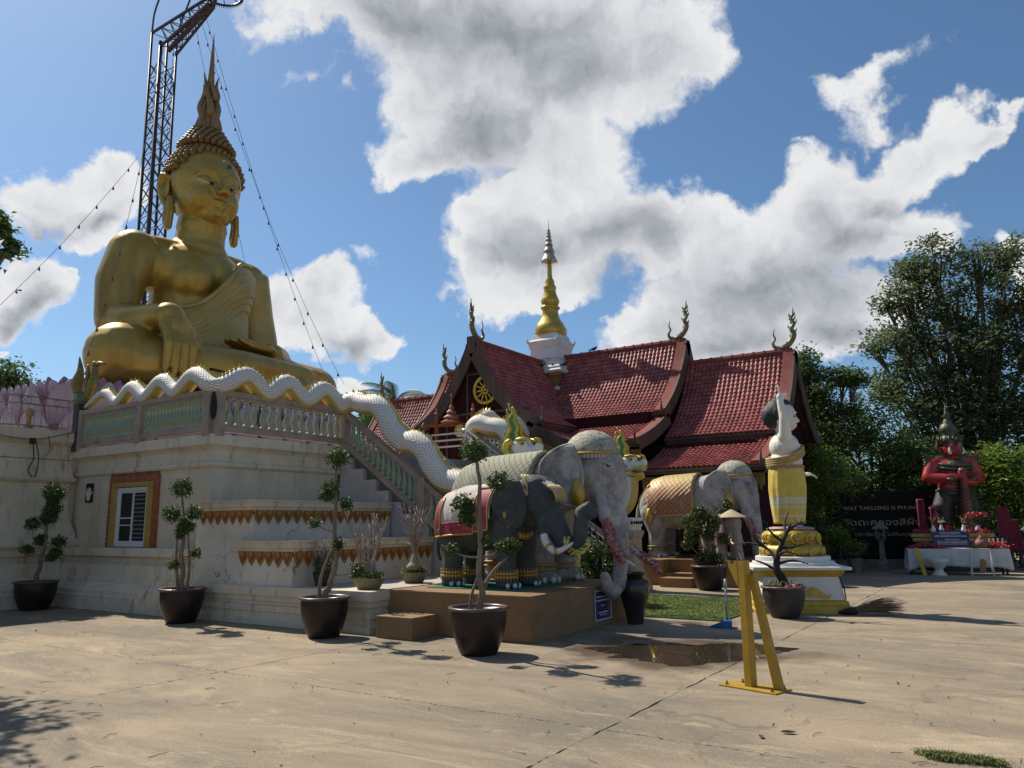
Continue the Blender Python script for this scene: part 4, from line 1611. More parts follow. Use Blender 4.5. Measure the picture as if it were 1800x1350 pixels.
# square cupola base, its corner pokes through both slopes
r2 = math.sqrt(2)
MB().lathe((0, 0, 0), [(.72 * r2, 6.0), (.72 * r2, 6.3), (.80 * r2, 6.34), (.80 * r2, 6.5), (.66 * r2, 6.58), (.62 * r2, 7.06)], 4, PI / 4).build('cupola', white_p, spire, world=False, bevel=.01)
MB().lathe((0, 0, 0), [(.66 * r2, 6.62), (.68 * r2, 6.7), (.66 * r2, 7.02)], 4, PI / 4).build('cupola_frieze', gold_fr, spire, world=False)
MB().lathe((0, 0, 0), [(.86 * r2, 7.06), (.92 * r2, 7.1), (.92 * r2, 7.16), (.82 * r2, 7.24), (.83 * r2, 7.3), (.72 * r2, 7.46), (.63 * r2, 7.56), (.63 * r2, 7.66), (.67 * r2, 7.7), (.61 * r2, 7.78), (.58 * r2, 8.1), (.61 * r2, 8.16), (.64 * r2, 8.3), (.64 * r2, 8.42), (.56 * r2, 8.5), (.5 * r2, 8.7)], 4, PI / 4).build('stepped_base', white_p, spire, world=False, bevel=.012)
for dx, dy in ((1, 1), (1, -1), (-1, -1), (-1, 1)):
    MB().tube([(dx * .62, dy * .62, 8.35), (dx * .67, dy * .67, 8.45), (dx * .68, dy * .68, 8.56)], [.06, .05, .008], 6).build('corner_horn', white_p, spire, world=False)
gold_sp = mat('spire_gold', (0.46, 0.31, 0.05), (0.54, 0.38, 0.08), 5, .32, metal=.6, stain=(.22, .13, .04), stain_scale=3, stain_amt=(.6, .78))
sq = lambda a, z: 1.0 / max(abs(math.cos(a)), abs(math.sin(a))) ** .55
MB().lathe((0, 0, 0), [(.48, 8.62), (.56, 8.75), (.56, 8.95), (.48, 9.15), (.34, 9.38), (.28, 9.6), (.27, 9.72), (.33, 9.78), (.34, 9.86), (.27, 9.92), (.31, 10.0), (.33, 10.1), (.29, 10.22), (.22, 10.42), (.20, 10.58), (.23, 10.62), (.22, 10.7), (.16, 10.8), (.17, 10.9), (.10, 11.05), (.085, 11.2), (.075, 11.9), (.05, 11.95)], 20, 0, rfun=sq).build('bell', gold_sp, spire, world=False, smooth=True, angle=60)
silver = mat('silver_parasol', (0.42, 0.40, 0.34), (0.55, 0.5, 0.36), 20, .3, metal=.7)
for k, (z, r, h) in enumerate(((11.75, .30, .34), (12.15, .20, .24), (12.42, .14, .18), (12.62, .11, .14), (12.78, .085, .11), (12.91, .065, .09), (13.02, .05, .08))):
    t = MB()
    t.lathe((0, 0, z), [(r * 1.05, 0), (r, .04), (r * .8, h * .5), (r * .55, h)], 14)
    n = 12
    for j in range(n):
        a = 2 * PI * j / n
        t.tube([(r * 1.02 * math.cos(a), r * 1.02 * math.sin(a), z), (r * 1.08 * math.cos(a), r * 1.08 * math.sin(a), z - h * .35)], [.018, .006], 5)
    t.build('parasol_tier', silver, spire, world=False)
MB().tube([(0, 0, 11.9), (0, 0, 13.0), (0, 0, 13.5)], [.03, .02, .004], 6).build('mast', silver, spire, world=False)

# pigeons on the cupola and ridge
pig = mat('pigeon_grey', (0.035, 0.035, 0.04), None, rough=.7)
pgm = None
for i, (x, y, z, a, lab) in enumerate(((XC + .82, 24.4, 7.30, 1.0, 'dark pigeon at the right corner of the white spire base'), (XC + .55, 23.98, 7.28, 2.4, 'dark pigeon near the right of the ledge of the white spire base'),
                                      (XC + .1, 24.0, 7.30, .3, 'dark pigeon in the middle of the ledge of the white spire base'), (XC - .5, 24.0, 7.30, 3.0, 'dark pigeon at the left of the ledge of the white spire base'),
                                      (XC + 1.75, 25, Z1 + .14, .5, 'dark pigeon alone on the red ridge right of the spire'), (XC + .78, 25.3, 7.3, 4.0, 'dark pigeon at the back right of the white spire base'))):
    pg = thing('pigeon', lab, 'bird', (x, y, z), a, 'pigeons on the roof')
    if pgm is None:
        o = organic('body', [('E', (0, 0, .08), (.11, .06, .06), (0, -.35, 0)), ('E', (.09, 0, .15), (.035, .03, .035)), ('T', [(-.08, 0, .06), (-.2, 0, .02)], [.035, .02]), ('T', [(.12, 0, .15), (.15, 0, .145)], [.01, .004]), ('T', [(0, .02, .05), (0, .02, 0)], [.01, .01]), ('T', [(0, -.02, .05), (0, -.02, 0)], [.01, .01])], .012, pig, pg, 2)
        pgm = o.data
    else:
        link('body', pgm, pg)

# gong frame and bell stand on the terrace in front of the gable
redp = mat('vermilion_wood', (0.20, 0.055, 0.025), (.26, .09, .04), 6, .5)
gs = thing('gong_frame', 'red carved gong frame with a small spire standing before the dark gable', 'gong frame', (-15.0, 19.2, 3.2))
for x in (-15.55, -14.1):
    f = MB()
    f.box((x - .05, 19.15, 3.2), (x + .05, 19.25, 5.05))
    f.lathe((x, 19.2, 5.05), [(.05, 0), (.08, .03), (.03, .1), (.05, .14), (0, .26)], 8)
    f.build('post', redp, gs)
f = MB().bar((-16.1, 19.2, 4.72), (-13.7, 19.2, 4.62), .09, .09)
f.lathe((-16.1, 19.2, 4.66), [(.0, 0), (.09, .05), (.06, .12), (0, .2)], 8).lathe((-13.7, 19.2, 4.56), [(.0, 0), (.09, .05), (.06, .12), (0, .2)], 8)
f.build('cross_beam', redp, gs)
MB().lathe((-14.95, 19.2, 4.72), [(.34, 0), (.36, .05), (.24, .1), (.26, .2), (.15, .28), (.17, .36), (.08, .46), (.09, .52), (.03, .62), (.03, .85), (.05, .9), (0, 1.0)], 8).build('carved_spire', redp, gs, bevel=.004)
gg = thing('gold_gong', 'golden gongs hung from the red frame left of the dark gable', 'gong', (-14.2, 19.1, 4.2))
for x, r in ((-14.55, .2), (-13.95, .27)):
    MB().lathe((0, 0, 0), [(r, -.06), (r, .02), (r * .8, .05), (r * .3, .05), (r * .22, .1), (0, .11)], 18).build('gong', gold_bright, gg, world=False)
    o = gg.children[-1]
    o.rotation_euler = (PI / 2, 0, 0)
    o.location = (x + 14.2, 0, .25)
# white metal rail on the far side of the platform
wr = thing('metal_railing', 'pale grey metal railing at the back of the terrace in front of the gable', 'railing', (-14, 19.9, 3.2))
r = MB()
for z in (3.95, 4.15, 4.35):
    r.bar((-19.5, 18.9, z), (-12.9, 18.9, z), .05, .05)
for x in np.arange(-19.5, -12.8, 1.32):
    r.bar((x, 18.9, 3.2), (x, 18.9, 4.38), .05, .05)
r.build('railing_frame', mat('pale_grey_steel', (.42, .42, .41), None, rough=.4), wr)

# ------------------------------------------------------------------ great seated statue on its lotus throne
gold_b = mat('statue_gold', (0.38, 0.252, 0.052), (0.45, 0.31, 0.075), 1.1, .40, metal=.5, spec=.5, bump=.06, bscale=6, stain=(0.26, 0.14, 0.03), stain_scale=.8, stain_amt=(.5, .75), stain_stretch=(1.4, 1.4, .3))
robe_m = mat('statue_robe_gold', (0.37, 0.275, 0.085), (0.45, 0.34, 0.12), 1.4, .5, metal=.4, spec=.5, bump=.1, bscale=8)
curl_m = mat('statue_curls', (0.20, 0.125, 0.045), (0.26, 0.165, 0.06), 6, .5, metal=.35)
flame_m = mat('statue_flame', (0.23, 0.15, 0.06), (0.29, 0.19, 0.08), 4, .55, metal=.3)
BX, BY, BZ = -21.6, 14.35, 5.35
bud = thing('seated_statue', 'huge golden seated statue with curled hair and flame finial on the lotus throne', 'statue', (BX, BY, BZ))


def bp(x, y, z):
    return (x, y, z)


V_ = .075
R_ = []   # right side is -Y (towards the window wall), left side is +Y
torso = [
    ('E', (-.25, 0, 2.0), (1.55, 2.05, 1.7)), ('E', (-.1, 0, 3.0), (1.25, 1.8, 1.5)), ('E', (-.15, 0, 4.15), (1.3, 2.3, 1.05)),
    ('E', (.35, -.75, 3.85), (.95, 1.0, .85)), ('E', (.35, .75, 3.85), (.95, 1.0, .85)),
    ('T', [(-.3, -2.1, 4.62), (-.25, 0, 4.78), (-.3, 2.1, 4.62)], [.58, .60, .58]),
    ('T', [(-.15, 0, 4.8), (.0, 0, 5.7)], [.86, .76]), ('E', (-.1, 0, 5.0), (.95, 1.15, .42)),
    # right arm hangs, forearm rests over the knee
    ('T', [(-.25, -2.5, 4.42), (-.25, -2.95, 3.4), (.0, -3.2, 2.2)], [.78, .70, .56]),
    ('T', [(.05, -3.1, 2.15), (.95, -2.9, 1.95), (1.75, -2.45, 1.95)], [.60, .52, .40]),
    # left arm, forearm across the lap
    ('T', [(-.25, 2.4, 4.5), (-.3, 2.8, 3.3), (-.05, 3.1, 2.0)], [.78, .70, .58]),
    ('T', [(-.05, 3.1, 1.9), (.75, 2.75, 1.45), (1.35, 1.6, 1.3)], [.58, .48, .36]),
    # legs: knees out to both sides
    ('T', [(-.1, -1.0, .75), (.6, -2.4, .85), (1.0, -3.55, .82)], [.95, .98, .92]),
    ('T', [(-.1, 1.0, .75), (.6, 2.4, .85), (1.0, 3.7, .78)], [.95, .95, .84]),
    ('T', [(1.05, -3.5, .65), (1.75, -2.0, .75), (1.85, 0.0, .95), (1.75, 1.6, 1.0)], [.80, .66, .50, .42]),
    ('T', [(1.1, 3.6, .5), (1.75, 2.2, .45), (1.6, .2, .38)], [.70, .58, .46]),
    ('T', [(1.75, 1.4, 1.0), (1.7, 2.6, 1.05), (1.55, 3.3, 1.08)], [.42, .34, .22]),
    ('E', (.9, 0, .55), (1.2, 3.0, .5)),
    # open left hand in the lap
    ('E', (1.45, 1.15, 1.38), (.42, .55, .17)),
]
def yscale(p, k, dx=0, dy=0):
    if p[0] == 'E':
        return ('E', (p[1][0] + dx, p[1][1] * k + dy, p[1][2]), (p[2][0], p[2][1] * k, p[2][2]))
    return ('T', [(a + dx, b * k + dy, c) for a, b, c in p[1]], p[2])


torso = [yscale(p, .82) if i < 12 else (yscale(p, .95, .55, .12) if i < 17 else p) for i, p in enumerate(torso)]
torso[9] = ('T', [(.05, -2.55, 2.15), (1.15, -2.6, 1.95), (2.15, -2.45, 2.0)], [.58, .50, .38])
torso[11] = ('T', [(-.05, 2.55, 1.95), (1.05, 2.45, 1.75), (1.9, 1.6, 1.70)], [.56, .46, .32])
torso[17] = ('E', (1.2, 0, .55), (1.4, 3.0, .5))
torso[18] = ('E', (1.88, 1.2, 1.72), (.42, .5, .17))
organic('body', torso, .07, gold_b, bud, 8)
# right hand: palm over the knee, four long fingers down, thumb apart
hand = [('E', (1.95, -2.2, 1.95), (.42, .46, .40)), ('E', (2.18, -2.12, 1.62), (.30, .46, .42))]
for k, (y, L) in enumerate(((-2.47, 1.18), (-2.24, 1.30), (-2.01, 1.36), (-1.79, 1.16))):
    hand.append(('T', [(2.30, y, 1.55), (2.46, y + .02 * k, 1.1), (2.42, y + .03 * k, 1.55 - L * .8), (2.36, y + .03 * k, 1.55 - L)], [.135, .13, .115, .085]))
hand.append(('T', [(2.1, -1.75, 1.75), (2.28, -1.5, 1.3), (2.25, -1.42, .85)], [.15, .12, .08]))
organic('right_hand', [yscale(p, 1, .45, -.22) for p in hand], .035, gold_b, bud, 3)
hand = []
for k, (x, L) in enumerate(((1.22, 1.05), (1.42, 1.18), (1.62, 1.14), (1.80, .95))):
    hand.append(('T', [(x, 1.0, 1.36), (x + .03, .45, 1.36), (x + .05, 1.0 - L, 1.46)], [.12, .11, .07]))
hand.append(('E', (1.5, 1.15, 1.36), (.42, .40, .15)))
hand.append(('T', [(1.2, 1.4, 1.45), (1.15, .9, 1.62), (1.25, .6, 1.62)], [.13, .11, .07]))
organic('left_hand', [(yscale(p, 1, .42)[0],) + tuple([(yscale(p, 1, .42)[1][0], yscale(p, 1, .42)[1][1], yscale(p, 1, .42)[1][2] + .36) if p[0] == 'E' else [(a, b, c + .36) for a, b, c in yscale(p, 1, .42)[1]], p[2]]) for p in hand], .035, gold_b, bud, 3)
# foot soles with toes
foot = [('T', [(1.6, 2.4, 1.08), (1.55, 3.3, 1.1)], [.34, .28])]
for k in range(5):
    foot.append(('T', [(1.38 + k * .1, 3.3, 1.14 - .02 * k), (1.36 + k * .1, 3.68 - .05 * k, 1.14 - .02 * k)], [.075, .065]))
organic('foot', [yscale(p, 1, .55, .2) for p in foot], .035, gold_b, bud, 3)

# robe: shell over the left shoulder with fine folds
rb = MB()
nu, nv = 120, 130
vs, fs = [], []


def robe_point(u, v):
    """u runs round the chest from right flank over the front to the back, v from upper hem to waist"""
    a = -1.75 + u * 4.2          # angle about vertical, 0 = front (+X), + = left (+Y)
    # upper hem climbs from the right armpit to the left shoulder
    hem = 2.62 + 2.28 / (1 + math.exp(-3.4 * (a - .02)))
    zz = hem + (1.25 - hem) * v
    return a, zz


def torso_r(a, z):
    """distance of the robe from the axis in direction a at height z"""
    # superellipse section fitted round the trunk
    sy = np.interp(z, [1.0, 2.0, 3.0, 3.8, 4.4, 4.85, 5.2], [1.72, 1.70, 1.66, 1.88, 1.98, 1.78, 1.15])
    sx = np.interp(z, [1.0, 2.0, 3.0, 3.8, 4.4, 4.85, 5.2], [1.52, 1.42, 1.32, 1.46, 1.28, .95, .7])
    c, s = math.cos(a), math.sin(a)
    e = 2.3
    return (abs(c / sx) ** e + abs(s / sy) ** e) ** (-1 / e)


for i in range(nu + 1):
    for j in range(nv + 1):
        u, v = i / nu, j / nv
        a, z = robe_point(u, v)
        r = torso_r(a, z)
        ph = v * (34 + 10 * math.cos(a - .6)) + 2.2 * math.sin(1.7 * a + .5) + .5 * math.sin(5 * a + 9 * v)
        fold = .030 * (1 - abs(math.sin(ph))) ** 1.3 + .018 * (1 - abs(math.sin(ph * 1.9 + 1.1 * a))) - .012
        r += .05 + fold * (0.4 + .6 * math.sin(PI * min(1, v * 1.2 + .1)))
        vs.append((r * math.cos(a) - .1, r * math.sin(a), z))
for i in range(nu):
    for j in range(nv):
        q = i * (nv + 1) + j
        fs.append((q, q + 1, q + nv + 2, q + nv + 1))
rb.add(vs, fs)
ro = rb.build('robe', robe_m, bud, smooth=True, world=False)
sol = ro.modifiers.new('s', 'SOLIDIFY')
sol.thickness = .06
# sleeve part of the robe over the left shoulder and arm
organic('robe_sleeve', [('T', [(-.25, 1.4, 4.72), (-.25, 1.98, 4.52), (-.3, 2.33, 3.3), (-.1, 2.55, 2.35)], [.62, .86, .78, .68]), ('T', [(-.2, .78, 4.95), (-.25, 1.48, 4.75)], [.42, .6])], .07, robe_m, bud, 6)
# shoulder strap band edge
bandm = MB()
hem_pts = []
for i in range(nu + 1):
    a, z = robe_point(i / nu, 0)
    r = torso_r(a, z) + .10
    hem_pts.append((r * math.cos(a) - .1, r * math.sin(a), z))
bandm.tube(hem_pts, .075, 6)
bandm.build('robe_hem', robe_m, bud, smooth=True, world=False)

# head, turned a touch to the stair
HX, HZ = .1, 7.05
head = [('E', (HX - .05, 0, HZ + .35), (1.34, 1.32, 1.42)), ('E', (HX + .12, 0, HZ - .28), (1.22, 1.15, 1.20)), ('E', (HX + .50, 0, HZ - .90), (.74, .70, .56)),
        ('E', (HX + .80, 0, HZ - 1.10), (.36, .40, .28)), ('E', (HX + .62, -.38, HZ - .52), (.66, .60, .62)), ('E', (HX + .62, .38, HZ - .52), (.66, .60, .62)),
        ('E', (HX + .80, 0, HZ + .42), (.56, .90, .66)),
        ('T', [(HX - .1, 0, HZ - 1.0), (HX - .1, 0, HZ - 1.75)], [.84, .76]),
        # nose
        ('T', [(HX + 1.32, 0, HZ + .22), (HX + 1.47, 0, HZ - .10), (HX + 1.60, 0, HZ - .36)], [.085, .105, .15]),
        ('E', (HX + 1.46, -.15, HZ - .42), (.15, .11, .10)), ('E', (HX + 1.46, .15, HZ - .42), (.15, .11, .10)),
        # lips
        ('T', [(HX + 1.08, -.40, HZ - .74), (HX + 1.30, -.18, HZ - .72), (HX + 1.36, 0, HZ - .745), (HX + 1.30, .18, HZ - .72), (HX + 1.08, .40, HZ - .74)], [.03, .075, .075, .075, .03]),
        ('T', [(HX + 1.10, -.30, HZ - .84), (HX + 1.28, -.12, HZ - .875), (HX + 1.28, .12, HZ - .875), (HX + 1.10, .30, HZ - .84)], [.03, .085, .085, .03]),
        ('E', (HX + 1.06, 0, HZ - 1.08), (.22, .26, .18)),
        # neck rings
        ('T', [(HX - .1, 0, HZ - 1.38), (HX - .1, 0, HZ - 1.40)], [.93, .93]),
        ]
for s in (-1, 1):
    # brow ridge, upper lid bulge
    head.append(('T', [(HX + 1.28, s * .10, HZ + .20), (HX + 1.25, s * .32, HZ + .38), (HX + 1.08, s * .66, HZ + .36), (HX + .80, s * .92, HZ + .14)], [.05, .055, .05, .03]))
    head.append(('E', (HX + 1.02, s * .47, HZ + .05), (.25, .34, .19)))
organic('head', head, .035, gold_b, bud, 7)
for s in (-1, 1):
    lid = [(HX + 1.23, s * .22, HZ - .06), (HX + 1.26, s * .40, HZ - .10), (HX + 1.19, s * .62, HZ - .07), (HX + 1.03, s * .83, HZ + .02)]
    e = MB().tube(spline(lid, 6), [.015] + [.055] * 17 + [.01], 8, squash=.6)
    eo = e.build('eye', mat('eye_white_paint', (.55, .52, .45), None, rough=.4), bud, smooth=True, world=False)
    e = MB().tube(spline([(x + .025, y, z) for x, y, z in lid[:3]], 6)[3:10], [.03, .05, .055, .055, .05, .04, .02], 8, squash=.75)
    e.build('pupil', black_paint, eo, smooth=True, world=False)
    l = MB().tube(spline([(x + .01, y, z + .075) for x, y, z in lid], 6), [.012] + [.034] * 17 + [.01], 6)
    l.build('eyelid', gold_b, bud, smooth=True, world=False)
    bw = spline([(HX + 1.335, s * .12, HZ + .24), (HX + 1.31, s * .32, HZ + .44), (HX + 1.15, s * .66, HZ + .45), (HX + .88, s * .93, HZ + .22)], 6)
    MB().tube(bw, [.015] + [.04] * 17 + [.012], 6).build('eyebrow', mat('brow_gold', (.40, .24, .05), None, rough=.4, metal=.4), bud, smooth=True, world=False)
    # long ears
    ear = [('T', [(HX - .12, s * 1.28, HZ + .30), (HX - .42, s * 1.44, HZ + .42), (HX - .58, s * 1.46, HZ + .05), (HX - .42, s * 1.40, HZ - .5), (HX - .16, s * 1.34, HZ - .85)], [.10, .15, .15, .13, .13]),
           ('E', (HX - .32, s * 1.33, HZ - .02), (.22, .07, .42)),
           ('T', [(HX - .16, s * 1.34, HZ - .85), (HX - .22, s * 1.32, HZ - 1.35), (HX - .10, s * 1.30, HZ - 1.62)], [.13, .14, .13]),
           ('T', [(HX - .02, s * 1.30, HZ - .55), (HX + .08, s * 1.29, HZ - 1.1), (HX - .02, s * 1.30, HZ - 1.62)], [.13, .12, .13])]
    organic('ear', ear, .035, gold_b, bud, 3)
o = MB().lathe((0, 0, 0), [(0, 0)] + [(.085, .03), (.07, .06), (0, .09)], 12).build('urna', mat('urna_dark', (.03, .035, .07), None, rough=.15), bud, world=False)
o.location = (HX + 1.345, 0, HZ + .72)
o.rotation_euler = (0, PI / 2 - .25, 0)
MB().ball((HX + 1.30, 0, HZ + .9), (.05, .05, .05), 8, 5).build('urna_bead', mat('urna_gem', (.5, .5, .5), None, rough=.1), bud, world=False)

# curls of the hair: crown of snail curls
cm = MB()
cen = Vector((HX - .12, 0, HZ + .42))


def on_scalp(a, e):
    d = Vector((math.cos(e) * math.cos(a), math.cos(e) * math.sin(a), math.sin(e)))
    return cen + Vector((d.x * 1.36, d.y * 1.38, d.z * 1.42)), d


count = 0
curl = MB()
for row in range(20):
    e = -.95 + row * .122
    if e > 1.42:
        break
    n = max(5, int(2 * PI * math.cos(e) * 1.38 / .20))
    for k in range(n):
        a = 2 * PI * (k + .5 * (row % 2)) / n
        a = (a + PI) % (2 * PI) - PI
        # hairline: clear of the face
        lim = .72 - .62 * max(0, (abs(a) - .25)) ** 1.6 if abs(a) < 1.35 else -2
        if abs(a) < 1.35 and e < max(lim, -.25 if abs(a) < 1.25 else -2):
            continue
        if 1.2 < abs(a) < 1.75 and e < .12:
            continue
        p, d = on_scalp(a, e)
        t = MB().lathe((0, 0, 0), [(.10, -.05), (.105, .02), (.088, .075), (.055, .105), (.056, .125), (.024, .15), (0, .155)], 8)
        R = d.to_track_quat('Z', 'Y').to_matrix()
        cm.add([p + R @ Vector(v) for v in t.v], t.f)
for row in range(7):
    z = 1.60 + row * .125
    r = [.90, .82, .74, .66, .58, .50, .43][row]
    n = int(2 * PI * r / .2)
    for k in range(n):
        a = 2 * PI * (k + .5 * (row % 2)) / n
        d = Vector((math.cos(a), math.sin(a), .35)).normalized()
        p = cen + Vector((r * math.cos(a), r * math.sin(a), z - .25))
        t = MB().lathe((0, 0, 0), [(.10, -.05), (.105, .02), (.115, .10), (.07, .14), (.075, .165), (.03, .20), (0, .205)], 8)
        R = d.to_track_quat('Z', 'Y').to_matrix()
        cm.add([p + R @ Vector(v) for v in t.v], t.f)
tag(cm.build('hair_curl', curl_m, bud, smooth=True, world=False, angle=60), kind='stuff')
MB().lathe(cen, [(1.0, .9), (.88, 1.25), (.72, 1.6), (.58, 1.9), (.46, 2.1)], 18).build('topknot', curl_m, bud, smooth=True, world=False)

# flame finial: leaf-shaped tongues round a spike
fl = MB()
fz = HZ + .42 + 2.0
fl.lathe((HX - .12, 0, fz), [(.45, -.1), (.52, .15), (.46, .5), (.36, .95), (.26, 1.5), (.20, 2.0), (.13, 2.9), (.05, 3.9), (.01, 4.35)], 14)
fl.build('flame_spike', flame_m, bud, smooth=True, world=False)
for k, (a, z0, L, w) in enumerate(((0, .0, 1.5, .34), (1.05, .05, 1.3, .3), (-1.05, .05, 1.3, .3), (2.1, .0, 1.2, .3), (-2.1, .0, 1.2, .3), (PI, 0, 1.1, .3),
                                   (.52, .7, 1.35, .26), (-.52, .7, 1.35, .26), (1.57, .75, 1.25, .26), (-1.57, .75, 1.25, .26), (2.6, .7, 1.2, .26), (-2.6, .7, 1.2, .26),
                                   (1.3, 1.5, 1.05, .2), (-1.3, 1.5, 1.05, .2), (0, 1.4, 1.2, .2))):
    c, s = math.cos(a), math.sin(a)
    pts, rad = [], []
    for t in np.linspace(0, 1, 9):
        r = np.interp(t, [0, .2, .6, .85, 1], [.40, .52, .36, .40, .52]) * (1 - .13 * z0)
        sw = .10 * math.sin(t * 5 + k)
        pts.append((HX - .12 + c * r - s * sw, s * r + c * sw, fz + z0 + L * t))
        rad.append(w * np.interp(t, [0, .3, .7, 1], [.6, .72, .4, .03]))
    fl = MB().tube(pts, rad, 8)
    fl.build('flame_tongue', flame_m, bud, smooth=True, world=False)

# the head group is a little smaller than first laid out
for o in list(bud.children):
    if o.name.split('.')[0] in ('head', 'eye', 'eyelid', 'eyebrow', 'ear', 'urna', 'urna_bead', 'hair_curl', 'topknot', 'flame_spike', 'flame_tongue'):
        o.scale = (.88, .86, .88)
        o.rotation_euler.z -= .15
        slim = .74 if o.name.startswith('flame') else 1
        o.scale = (.88 * slim, .86 * slim, .88)
        o.location = (o.location.x * .88 + .012 - (0.0 if slim == 1 else .0), o.location.y * .86, o.location.z * .88 + 5.35 * .12 + .2)
# lotus throne: rounded rectangle with rows of pink petals
pink = mat('lotus_pink', (0.42, 0.29, 0.33), (0.50, 0.40, 0.43), 1.6, .6, stain=(0.30, 0.16, 0.24), stain_scale=2.2, stain_amt=(.48, .68))
pinkd = mat('lotus_purple', (0.27, 0.15, 0.22), (0.34, 0.2, 0.28), 2, .6)
throne = thing('lotus_throne', 'pink and purple lotus petal throne under the golden seated statue', 'throne', (BX - .5, BY, 3.2))
x0, x1, y0, y1, rr = -27.5, -18.55, 8.95, 19.8, 1.3


def rrect(grow, n=10):
    out = []
    for cx, cy, a0 in ((x1 - rr, y0 + rr, -PI / 2), (x1 - rr, y1 - rr, 0), (x0 + rr, y1 - rr, PI / 2), (x0 + rr, y0 + rr, PI)):
        for k in range(n + 1):
            a = a0 + PI / 2 * k / n
            out.append((cx + (rr + grow) * math.cos(a), cy + (rr + grow) * math.sin(a)))
    return out


MB().sweep(rrect(-.45), [(0, 3.19), (0, 5.0), (-.35, 5.12), (-6, 5.12)], closed=True).build('throne_core', pinkd, throne)
MB().box((-27, 9.6, 5.0), (-19.2, 19.3, 5.1)).build('throne_top', pinkd, throne)


def perim(grow):
    P = rrect(grow, 12)
    P.append(P[0])
    P = np.array(P)
    arc = np.concatenate([[0], np.cumsum(np.linalg.norm(np.diff(P, axis=0), axis=1))])
    return P, arc


def petal_mesh(w, h, lean, mt, thick=.12):
    """upright petal leaning outwards, pointed tip; outward is -Y"""
    n, m_ = 6, 8
    vs, fs = [], []
    for j in range(m_ + 1):
        t = j / m_
        hw = w * .5 * max(.02, 1 - t ** 3) ** .62 * (.9 + .1 * math.sin(PI * t))
        out = lean * (math.sin(t * PI * .6)) + .05 * t
        for i in range(n + 1):
            s = -1 + 2 * i / n
            vs.append((hw * s, -out - thick * (1 - s * s) * (1 - t * .6), h * t))
    for j in range(m_):
        for i in range(n):
            q = j * (n + 1) + i
            fs.append((q, q + 1, q + n + 2, q + n + 1))
    b = MB().add(vs, fs)
    return b.mesh('petal', mt, True)


for (grow, z, w, h, lean, mt, sh, nm) in ((-.34, 4.72, .40, .50, .10, pinkd, .5, 'back_petal'), (-.30, 4.78, .40, .36, .12, pink, 0, 'back_petal'), (-.16, 4.05, .86, .95, .20, pink, 0, 'petal'), (.02, 3.45, .95, .95, .28, pink, .5, 'petal'), (.06, 3.2, .8, .42, .25, pink, 0, 'petal')):
    pm_ = petal_mesh(w, h, lean, mt)
    P, arc = perim(grow)
    n = int(arc[-1] / (w * .93))
    for k in range(n):
        s = arc[-1] * ((k + sh) % n) / n
        x, y = np.interp(s, arc, P[:, 0]), np.interp(s, arc, P[:, 1])
        if x < -26.5 or y > 18.5:
            continue
        xa, ya = np.interp((s + .1) % arc[-1], arc, P[:, 0]), np.interp((s + .1) % arc[-1], arc, P[:, 1])
        ang = math.atan2(ya - y, xa - x)
        link(nm, pm_, throne, Vector((x, y, z)) - rootloc(throne), (0, 0, ang), (1, 1, random.uniform(.95, 1.05)))

# little guardian birds of gilt at the tail end of the balustrade
gar = thing('gilded_finial', 'gilded winged finial on a dark post at the tail end of the balustrade', 'finial', (-17.05, 8.75, 3.2))
MB().box((-17.2, 8.6, 3.2), (-17.0, 8.8, 4.25)).build('post', mat('dark_post', (.06, .045, .045), None, rough=.7), gar)
MB().lathe((-17.1, 8.7, 4.25), [(.14, 0), (.2, .08), (.17, .2), (.1, .26)], 6).build('capital', finial_m, gar)
olive = mat('olive_gilt', (0.15, 0.12, 0.04), (0.24, 0.18, 0.05), 12, .45, metal=.3)
f = MB()
f.tube(spline([(-17.2, 8.68, 4.4), (-17.28, 8.66, 4.7), (-17.2, 8.67, 5.0), (-17.27, 8.66, 5.35)], 5), list(np.interp(np.linspace(0, 1, 16), [0, .4, 1], [.07, .13, .01])), 7)
f.tube(spline([(-17.0, 8.75, 4.3), (-16.85, 8.78, 4.65), (-16.83, 8.8, 4.95), (-16.88, 8.8, 5.2)], 5), list(np.interp(np.linspace(0, 1, 16), [0, .4, 1], [.09, .12, .05])), 7)
f.tube([(-16.88, 8.8, 5.12), (-16.7, 8.84, 5.15), (-16.48, 8.88, 5.1)], [.07, .05, .008], 6)
for k in range(5):
    f.tube(spline([(-17.0, 8.72, 4.35 + .14 * k), (-16.93, 8.7, 4.45 + .14 * k), (-16.96, 8.7, 4.58 + .14 * k)], 3), [.06, .055, .05, .04, .03, .02, .008], 5)
f.build('wing', olive, gar, smooth=True)

# slim metal railing on the wing roof and planters behind it
rl = thing('metal_railing', 'thin scrolled metal railing along the roof of the left wing', 'railing', (-17.4, 6, 3.62))
mr = mat('tarnished_rail', (0.20, 0.17, 0.17), (.28, .25, .25), 6, .45, metal=.6)
for y in (7.55,):
    pass
b = MB()
RP = [(-17.4, 8.62), (-17.4, 7.62), (-17.75, 7.0), (-17.75, 1.0)]
for (p, q) in zip(RP[:-1], RP[1:]):
    for z in (3.72, 4.18, 4.34):
        b.tube([(p[0], p[1], z), (q[0], q[1], z)], .016, 6)
    L = math.hypot(q[0] - p[0], q[1] - p[1])
    n = int(L / .13)
    for k in range(n + 1):
        x, y = p[0] + (q[0] - p[0]) * k / n, p[1] + (q[1] - p[1]) * k / n
        b.tube([(x, y, 3.66), (x, y, 4.18)], .009, 5)
        if k % 2 == 0:
            b.tube([(x + .0, y + .06 * math.cos(a), 4.26 + .06 * math.sin(a)) for a in np.linspace(0, 2 * PI, 10)], .008, 4, cap=False)
b.build('railing_frame', mr, rl)
st = thing('incense_stand', 'small gilded stand on the wing roof behind the thin railing', 'stand', (-17.6, 7.9, 3.62))
